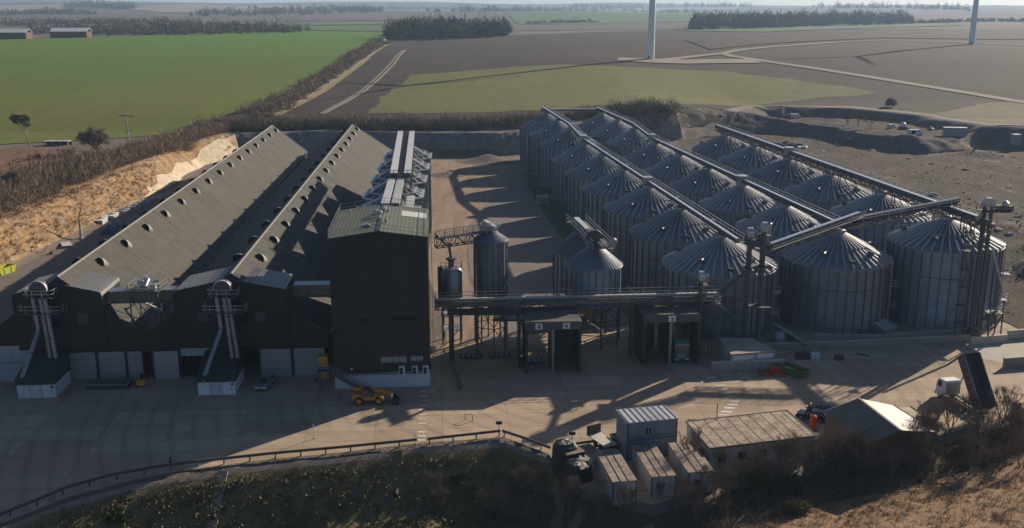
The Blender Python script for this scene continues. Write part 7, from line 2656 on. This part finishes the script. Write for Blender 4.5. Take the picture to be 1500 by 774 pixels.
# foreground saplings
protos = [tree_proto('bare_sapling', 100 + i, (7.0, 5.5, 8.0, 4.6)[i], (0.46, 0.5, 0.44, 0.55)[i], 5, (0.09, 0.07, 0.10, 0.06)[i], stems=(2, 3, 2, 4)[i], tw=0.016, upb=0.3, nb0=3, trunk=0.3, ntw=1, twl=0.1, lean=0.12) for i in range(4)]
usedp = [True] * 4
rs = random.Random(77)
SAPS = []
for k in range(34): SAPS.append((rs.uniform(1195, 1500), rs.uniform(655, 702), 'y'))
for k in range(12): SAPS.append((rs.uniform(1385, 1500), rs.uniform(615, 660), 'y'))
for k in range(34): SAPS.append((rs.uniform(735, 1110), rs.uniform(716, 768), 'b'))
for k in range(14): SAPS.append((rs.uniform(1000, 1200), rs.uniform(690, 725), 'y'))
for k in range(8): SAPS.append((rs.uniform(640, 760), rs.uniform(735, 768), 'b'))
for i, (px, py, z_) in enumerate(SAPS):
    k = rs.randrange(4)
    p = T(px, py)
    s = rs.uniform(0.6, 1.05) if z_ == 'y' else rs.uniform(0.4, 0.72)
    put(protos[k], usedp[k], 0, 0, s, rs.uniform(0, 6.28), 'leafless sapling in the scrub strip between the sheds and the dry grass slope' if z_ == 'y' else 'leafless sapling on the low ground below the containers and ivy bank',
        None, 'saplings in the scrub strip' if z_ == 'y' else 'saplings on the low ground', (p.x, p.y))
    usedp[k] = False


def bush(label, px, py, rad, hgt, mat, seed, per=900, leaf=0.22):
    p = T(px, py)
    z = tz(p.x, p.y)
    t = thing('evergreen_bush', label, 'bush', (p.x, p.y, z - 0.1))
    r = np.random.RandomState(seed)
    k = 9
    C = np.stack([r.uniform(-0.55, 0.55, k) * rad, r.uniform(-0.55, 0.55, k) * rad, r.uniform(0, 0.45, k) * hgt], 1)
    R_ = np.stack([np.full(k, rad * 0.6), np.full(k, rad * 0.6), np.full(k, hgt * 0.6)], 1)
    fast_mesh('foliage', twig_verts(C, R_, per // k, leaf * 1.6, leaf, 0.3, seed, 0, 0.4), 3, mat, t)
    MB().bar((0, 0, -0.2), (0.1, 0, hgt * 0.6), 0.12).bar((0, 0, 0.2), (-0.3, 0.2, hgt * 0.6), 0.08).build('stem', M['bark'], t)
    return t


bush('bright green bush on the ivy bank, higher of two', 887, 690, 1.2, 1.6, M['evergreen'], 1, 700)
bush('bright green bush on the ivy bank, lower of two', 672, 712, 1.0, 1.3, M['evergreen'], 2, 600)
bush('green bush in front of the long flat roofed building', 1104, 712, 2.2, 2.6, M['evergreen'], 3, 1500)
bush('dark evergreen bush at the corner of the gabled shed', 1222, 692, 2.6, 3.6, M['conifer'], 4, 1800)
bush('dark evergreen bush among saplings before the gabled shed', 1150, 716, 2.0, 2.4, M['conifer'], 5, 1300)
bush('olive bush at the top of the dry grass slope', 1166, 755, 1.7, 1.8, M['ivy'], 6, 1200)
bush('dark evergreen bush near the tipper under the saplings', 1455, 668, 2.4, 3.0, M['conifer'], 7, 1500)
bush('yellow green bush on the lowest part of the ivy bank', 170, 766, 1.6, 1.2, M['evergreen'], 8, 900)

bush('round dark bush alone on the quarry rim', 1307, 158, 3.2, 4.6, M['brush_red'], 9, 1500, 0.4)
# ivy bank, low brambles, dry grass
xy = scatter_poly([(x, y - 1.6) for x, y in ED[1:10]] + [(6, 103), (0, 96), (-64, 92)], 2600, 61)
label_stuff(mass('ivy_cover', xy, 0.75, 0.5, 16, 0.34, 0.3, M['ivy'], 61, 0.2, 0, 0.5, 0.05), 'dark ivy and bramble covering the bank below the guard rail', 'ivy')
xy = scatter_line([(x, y - 1.3) for x, y in ED[1:10]], 1.8, 520, 62)
label_stuff(mass('bank_top_grass', xy, 0.5, 0.35, 18, 0.4, 0.07, M['brush'], 62, 0.9), 'pale dead grass along the top edge of the ivy bank', 'grass')
xy = scatter_poly([(-38, 104), (-22, 104), (-4, 105), (8, 101), (16, 92), (8, 82), (-40, 88)], 420, 63)
label_stuff(mass('bramble_scrub', xy, 1.2, 1.3, 60, 0.9, 0.07, M['brush_red'], 63), 'reddish leafless scrub at the foot of the ivy bank', 'scrub')
xy = scatter_poly([(16, 94), (27, 100), (36, 105), (49, 110), (66, 118), (98, 134), (100, 143), (76, 130), (60, 121), (45, 113), (30, 108.5), (17, 100)], 330, 64)
label_stuff(mass('scrub_strip', xy, 1.2, 1.2, 60, 0.9, 0.06, M['brush_dark'], 64), 'dark leafless scrub strip between the sheds and the dry grass slope', 'scrub')
xy = scatter_poly([(62, 122), (76, 131), (100, 144.5), (112, 149), (110, 141), (84, 128), (66, 118)], 150, 65)
label_stuff(mass('scrub_strip', xy, 1.3, 2.4, 60, 1.2, 0.05, M['brush_red'], 65), 'taller brown scrub round the foot of the raised tipper', 'scrub')
xy = scatter_poly([(x, y - 0.2) for x, y in zip(MND_X[1:], MND_Y[1:])] + [(96, 84), (22, 80)], 5200, 66)
label_stuff(mass('dry_grass', xy, 0.55, 0.22, 11, 0.42, 0.07, M['grass_dry'], 66, 0.45, 0, 0.5, 0.02), 'matted dry grass on the sunlit slope in the foreground corner', 'grass')
xy = scatter_line([(27, 97.5), (36, 101.5), (49, 106), (66, 113.6), (82, 122)], 4, 70, 67)
label_stuff(mass('green_grass', xy, 0.9, 0.2, 40, 0.3, 0.09, M['evergreen'], 67, 0.4, 0, 0.5, 0.02), 'green grass patches along the crest of the dry slope', 'grass')
xy = scatter_poly([(x, y - 0.6) for x, y in zip(MND_X[1:], MND_Y[1:])] + [(96, 84), (22, 80)], 420, 72)
label_stuff(mass('slope_scrub', xy, 0.7, 0.4, 22, 0.7, 0.05, M['brush_red'], 72, 0.5, 0, 0.6, 0.02), 'low reddish brambles scattered over the dry grass slope', 'scrub')
xy = scatter_poly([(90, 178), (94, 152), (134, 152), (228, 202), (290, 330), (286, 374), (192, 396), (164, 384), (150, 392), (139, 414), (131, 440), (117, 450), (98, 448), (84, 420), (92, 300)], 650, 73)
label_stuff(mass('rubble', xy, 1.1, 0.15, 5, 0.5, 0.7, dark, 73, 0.2, 0, 0.6, 0.05), 'dark loose rubble strewn over the open quarry floor', 'rubble')
xy = scatter_poly([(96, 190), (134, 160), (220, 230), (270, 340), (190, 390), (150, 388), (131, 436), (100, 440), (94, 300)], 260, 74)
label_stuff(mass('rubble', xy, 1.3, 0.15, 5, 0.5, 0.7, pale, 74, 0.2, 0, 0.6, 0.05), 'pale chalk rubble strewn over the open quarry floor', 'rubble')
# brushwood: cut branches lying along the foot of the slope
r = np.random.RandomState(70)
xy = np.concatenate([scatter_line([(20, 96.5), (27, 100.8), (36, 105.2), (49, 110.4), (66, 118.6), (82, 127)], 4.0, 900, 68), scatter_poly([(17, 92), (27, 97), (32, 103), (20, 99)], 260, 69)])
z = terrain(xy[:, 0], xy[:, 1])
n = len(xy)
a = r.normal(0.35, 0.6, n)
L = r.uniform(0.8, 3.2, n)
p = np.stack([xy[:, 0], xy[:, 1], z + r.uniform(0.05, 0.7, n)], 1)
q = p + np.stack([np.cos(a) * L, np.sin(a) * L, r.normal(0.1, 0.35, n)], 1)
s = np.stack([np.zeros(n), np.zeros(n), r.uniform(0.02, 0.045, n)], 1)
s2 = np.stack([-np.sin(a), np.cos(a), np.zeros(n)], 1) * r.uniform(0.02, 0.045, n)[:, None]
v = np.concatenate([np.stack([p - s, p + s, q + s * 0.4, q - s * 0.4], 1), np.stack([p - s2, p + s2, q + s2 * 0.4, q - s2 * 0.4], 1)]).reshape(-1, 3)
tag(fast_mesh('brushwood', v, 4, M['stick']), 'pale cut branches heaped along the foot of the dry slope', 'brushwood', kind='stuff')
# rough tufts on the chalk bank and the quarry floor
xy = scatter_poly([(-110, 172), (-110, 300), (-117, 325), (-118.5, 172)], 900, 71)
label_stuff(mass('bank_grass', xy, 0.9, 0.5, 16, 0.8, 0.12, leafmat('rust_coloured_grass', (0.30, 0.17, 0.08), (0.17, 0.11, 0.055), 0.4), 71, 0.5, 0, 0.5, 0.05), 'rust coloured dead grass on the sunlit chalk bank', 'grass')
# drains down the ivy bank
for (px, lab) in ((330, 'concrete drain channel down the bank, the one nearer the picture edge'), (583, 'mossy concrete drain channel down the middle of the bank')):
    c = T(px, 690 if px < 400 else 674)
    ye = float(np.interp(c.x, EDGE_X, EDGE_Y))
    t = thing('drain_channel', lab, 'drain', (c.x, ye, -0.1), 0, 'drain channels down the ivy bank')
    MB().bar((0, -0.2, 0.05), (0.2, -7.0, -4.2), 1.1, 0.3).build('channel', M['gravel'] if px < 400 else M['bank_floor'], t)
    MB().box(-0.4, -5.6, -3.9, 0.7, -4.9, -2.9).build('chamber', M['steel_dark'], t)
    MB().tube((0.2, -5.0, -2.9), (0.2, -6.0, -3.1), 0.32, n=14).build('pipe', M['black'], t, True)
# ================================================================ LIGHT, SKY, CAMERA
SUN_AZ = math.radians(45.0)      # from +Y towards +X
SUN_EL = math.radians(21.8)
w = D.worlds.new('World')
sc.world = w
w.use_nodes = True
nt = w.node_tree
bg = nt.nodes['Background']
sky = nt.nodes.new('ShaderNodeTexSky')
sky.sky_type = 'NISHITA'
sky.sun_disc = False
sky.sun_elevation = SUN_EL
sky.sun_rotation = SUN_AZ
sky.dust_density = 0.6
sky.air_density = 0.7
sky.ozone_density = 2.6
nt.links.new(sky.outputs[0], bg.inputs[0])
bg.inputs[1].default_value = 0.05
ld = D.lights.new('sun', 'SUN')
ld.energy = 5.0
ld.angle = math.radians(0.55)
ld.color = (1.0, 0.84, 0.66)
lo = D.objects.new('sun', ld)
COL.objects.link(lo)
sd = V((math.sin(SUN_AZ) * math.cos(SUN_EL), math.cos(SUN_AZ) * math.cos(SUN_EL), math.sin(SUN_EL)))
lo.rotation_euler = sd.to_track_quat('Z', 'Y').to_euler()
lo.location = (120, 200, 120)

hz = NT('haze_air')
hz.t.nodes.remove(hz.b)
pv = hz.n('ShaderNodeVolumePrincipled')
pv.inputs['Color'].default_value = (0.48, 0.71, 1.0, 1)
pv.inputs['Density'].default_value = 0.00011
pv.inputs['Anisotropy'].default_value = 0.2
hz.l(pv.outputs[0], hz.t.nodes['Material Output'].inputs['Volume'])
hb = MB().box(-9000, -60, -12, 9500, 9800, 320)
ho = hb.build('haze', hz.m)
tag(ho, kind='stuff')

cd = D.cameras.new('camera')
cd.sensor_width = 36.0
cd.lens = 36.0 * F / 1500.0
cd.clip_end = 30000
cd.clip_start = 0.5
co = D.objects.new('camera', cd)
COL.objects.link(co)
co.location = (0, 0, H)
co.rotation_euler = (PI / 2 - PITCH, 0, 0)
sc.camera = co
sc.view_settings.view_transform = 'Standard'
sc.view_settings.look = 'None'
sc.view_settings.exposure = 0.75
sc.view_settings.gamma = 1.0
sc.render.engine = 'CYCLES'
sc.cycles.max_bounces = 5
sc.cycles.diffuse_bounces = 3
sc.cycles.glossy_bounces = 3
sc.cycles.volume_bounces = 0
sc.cycles.use_denoising = True
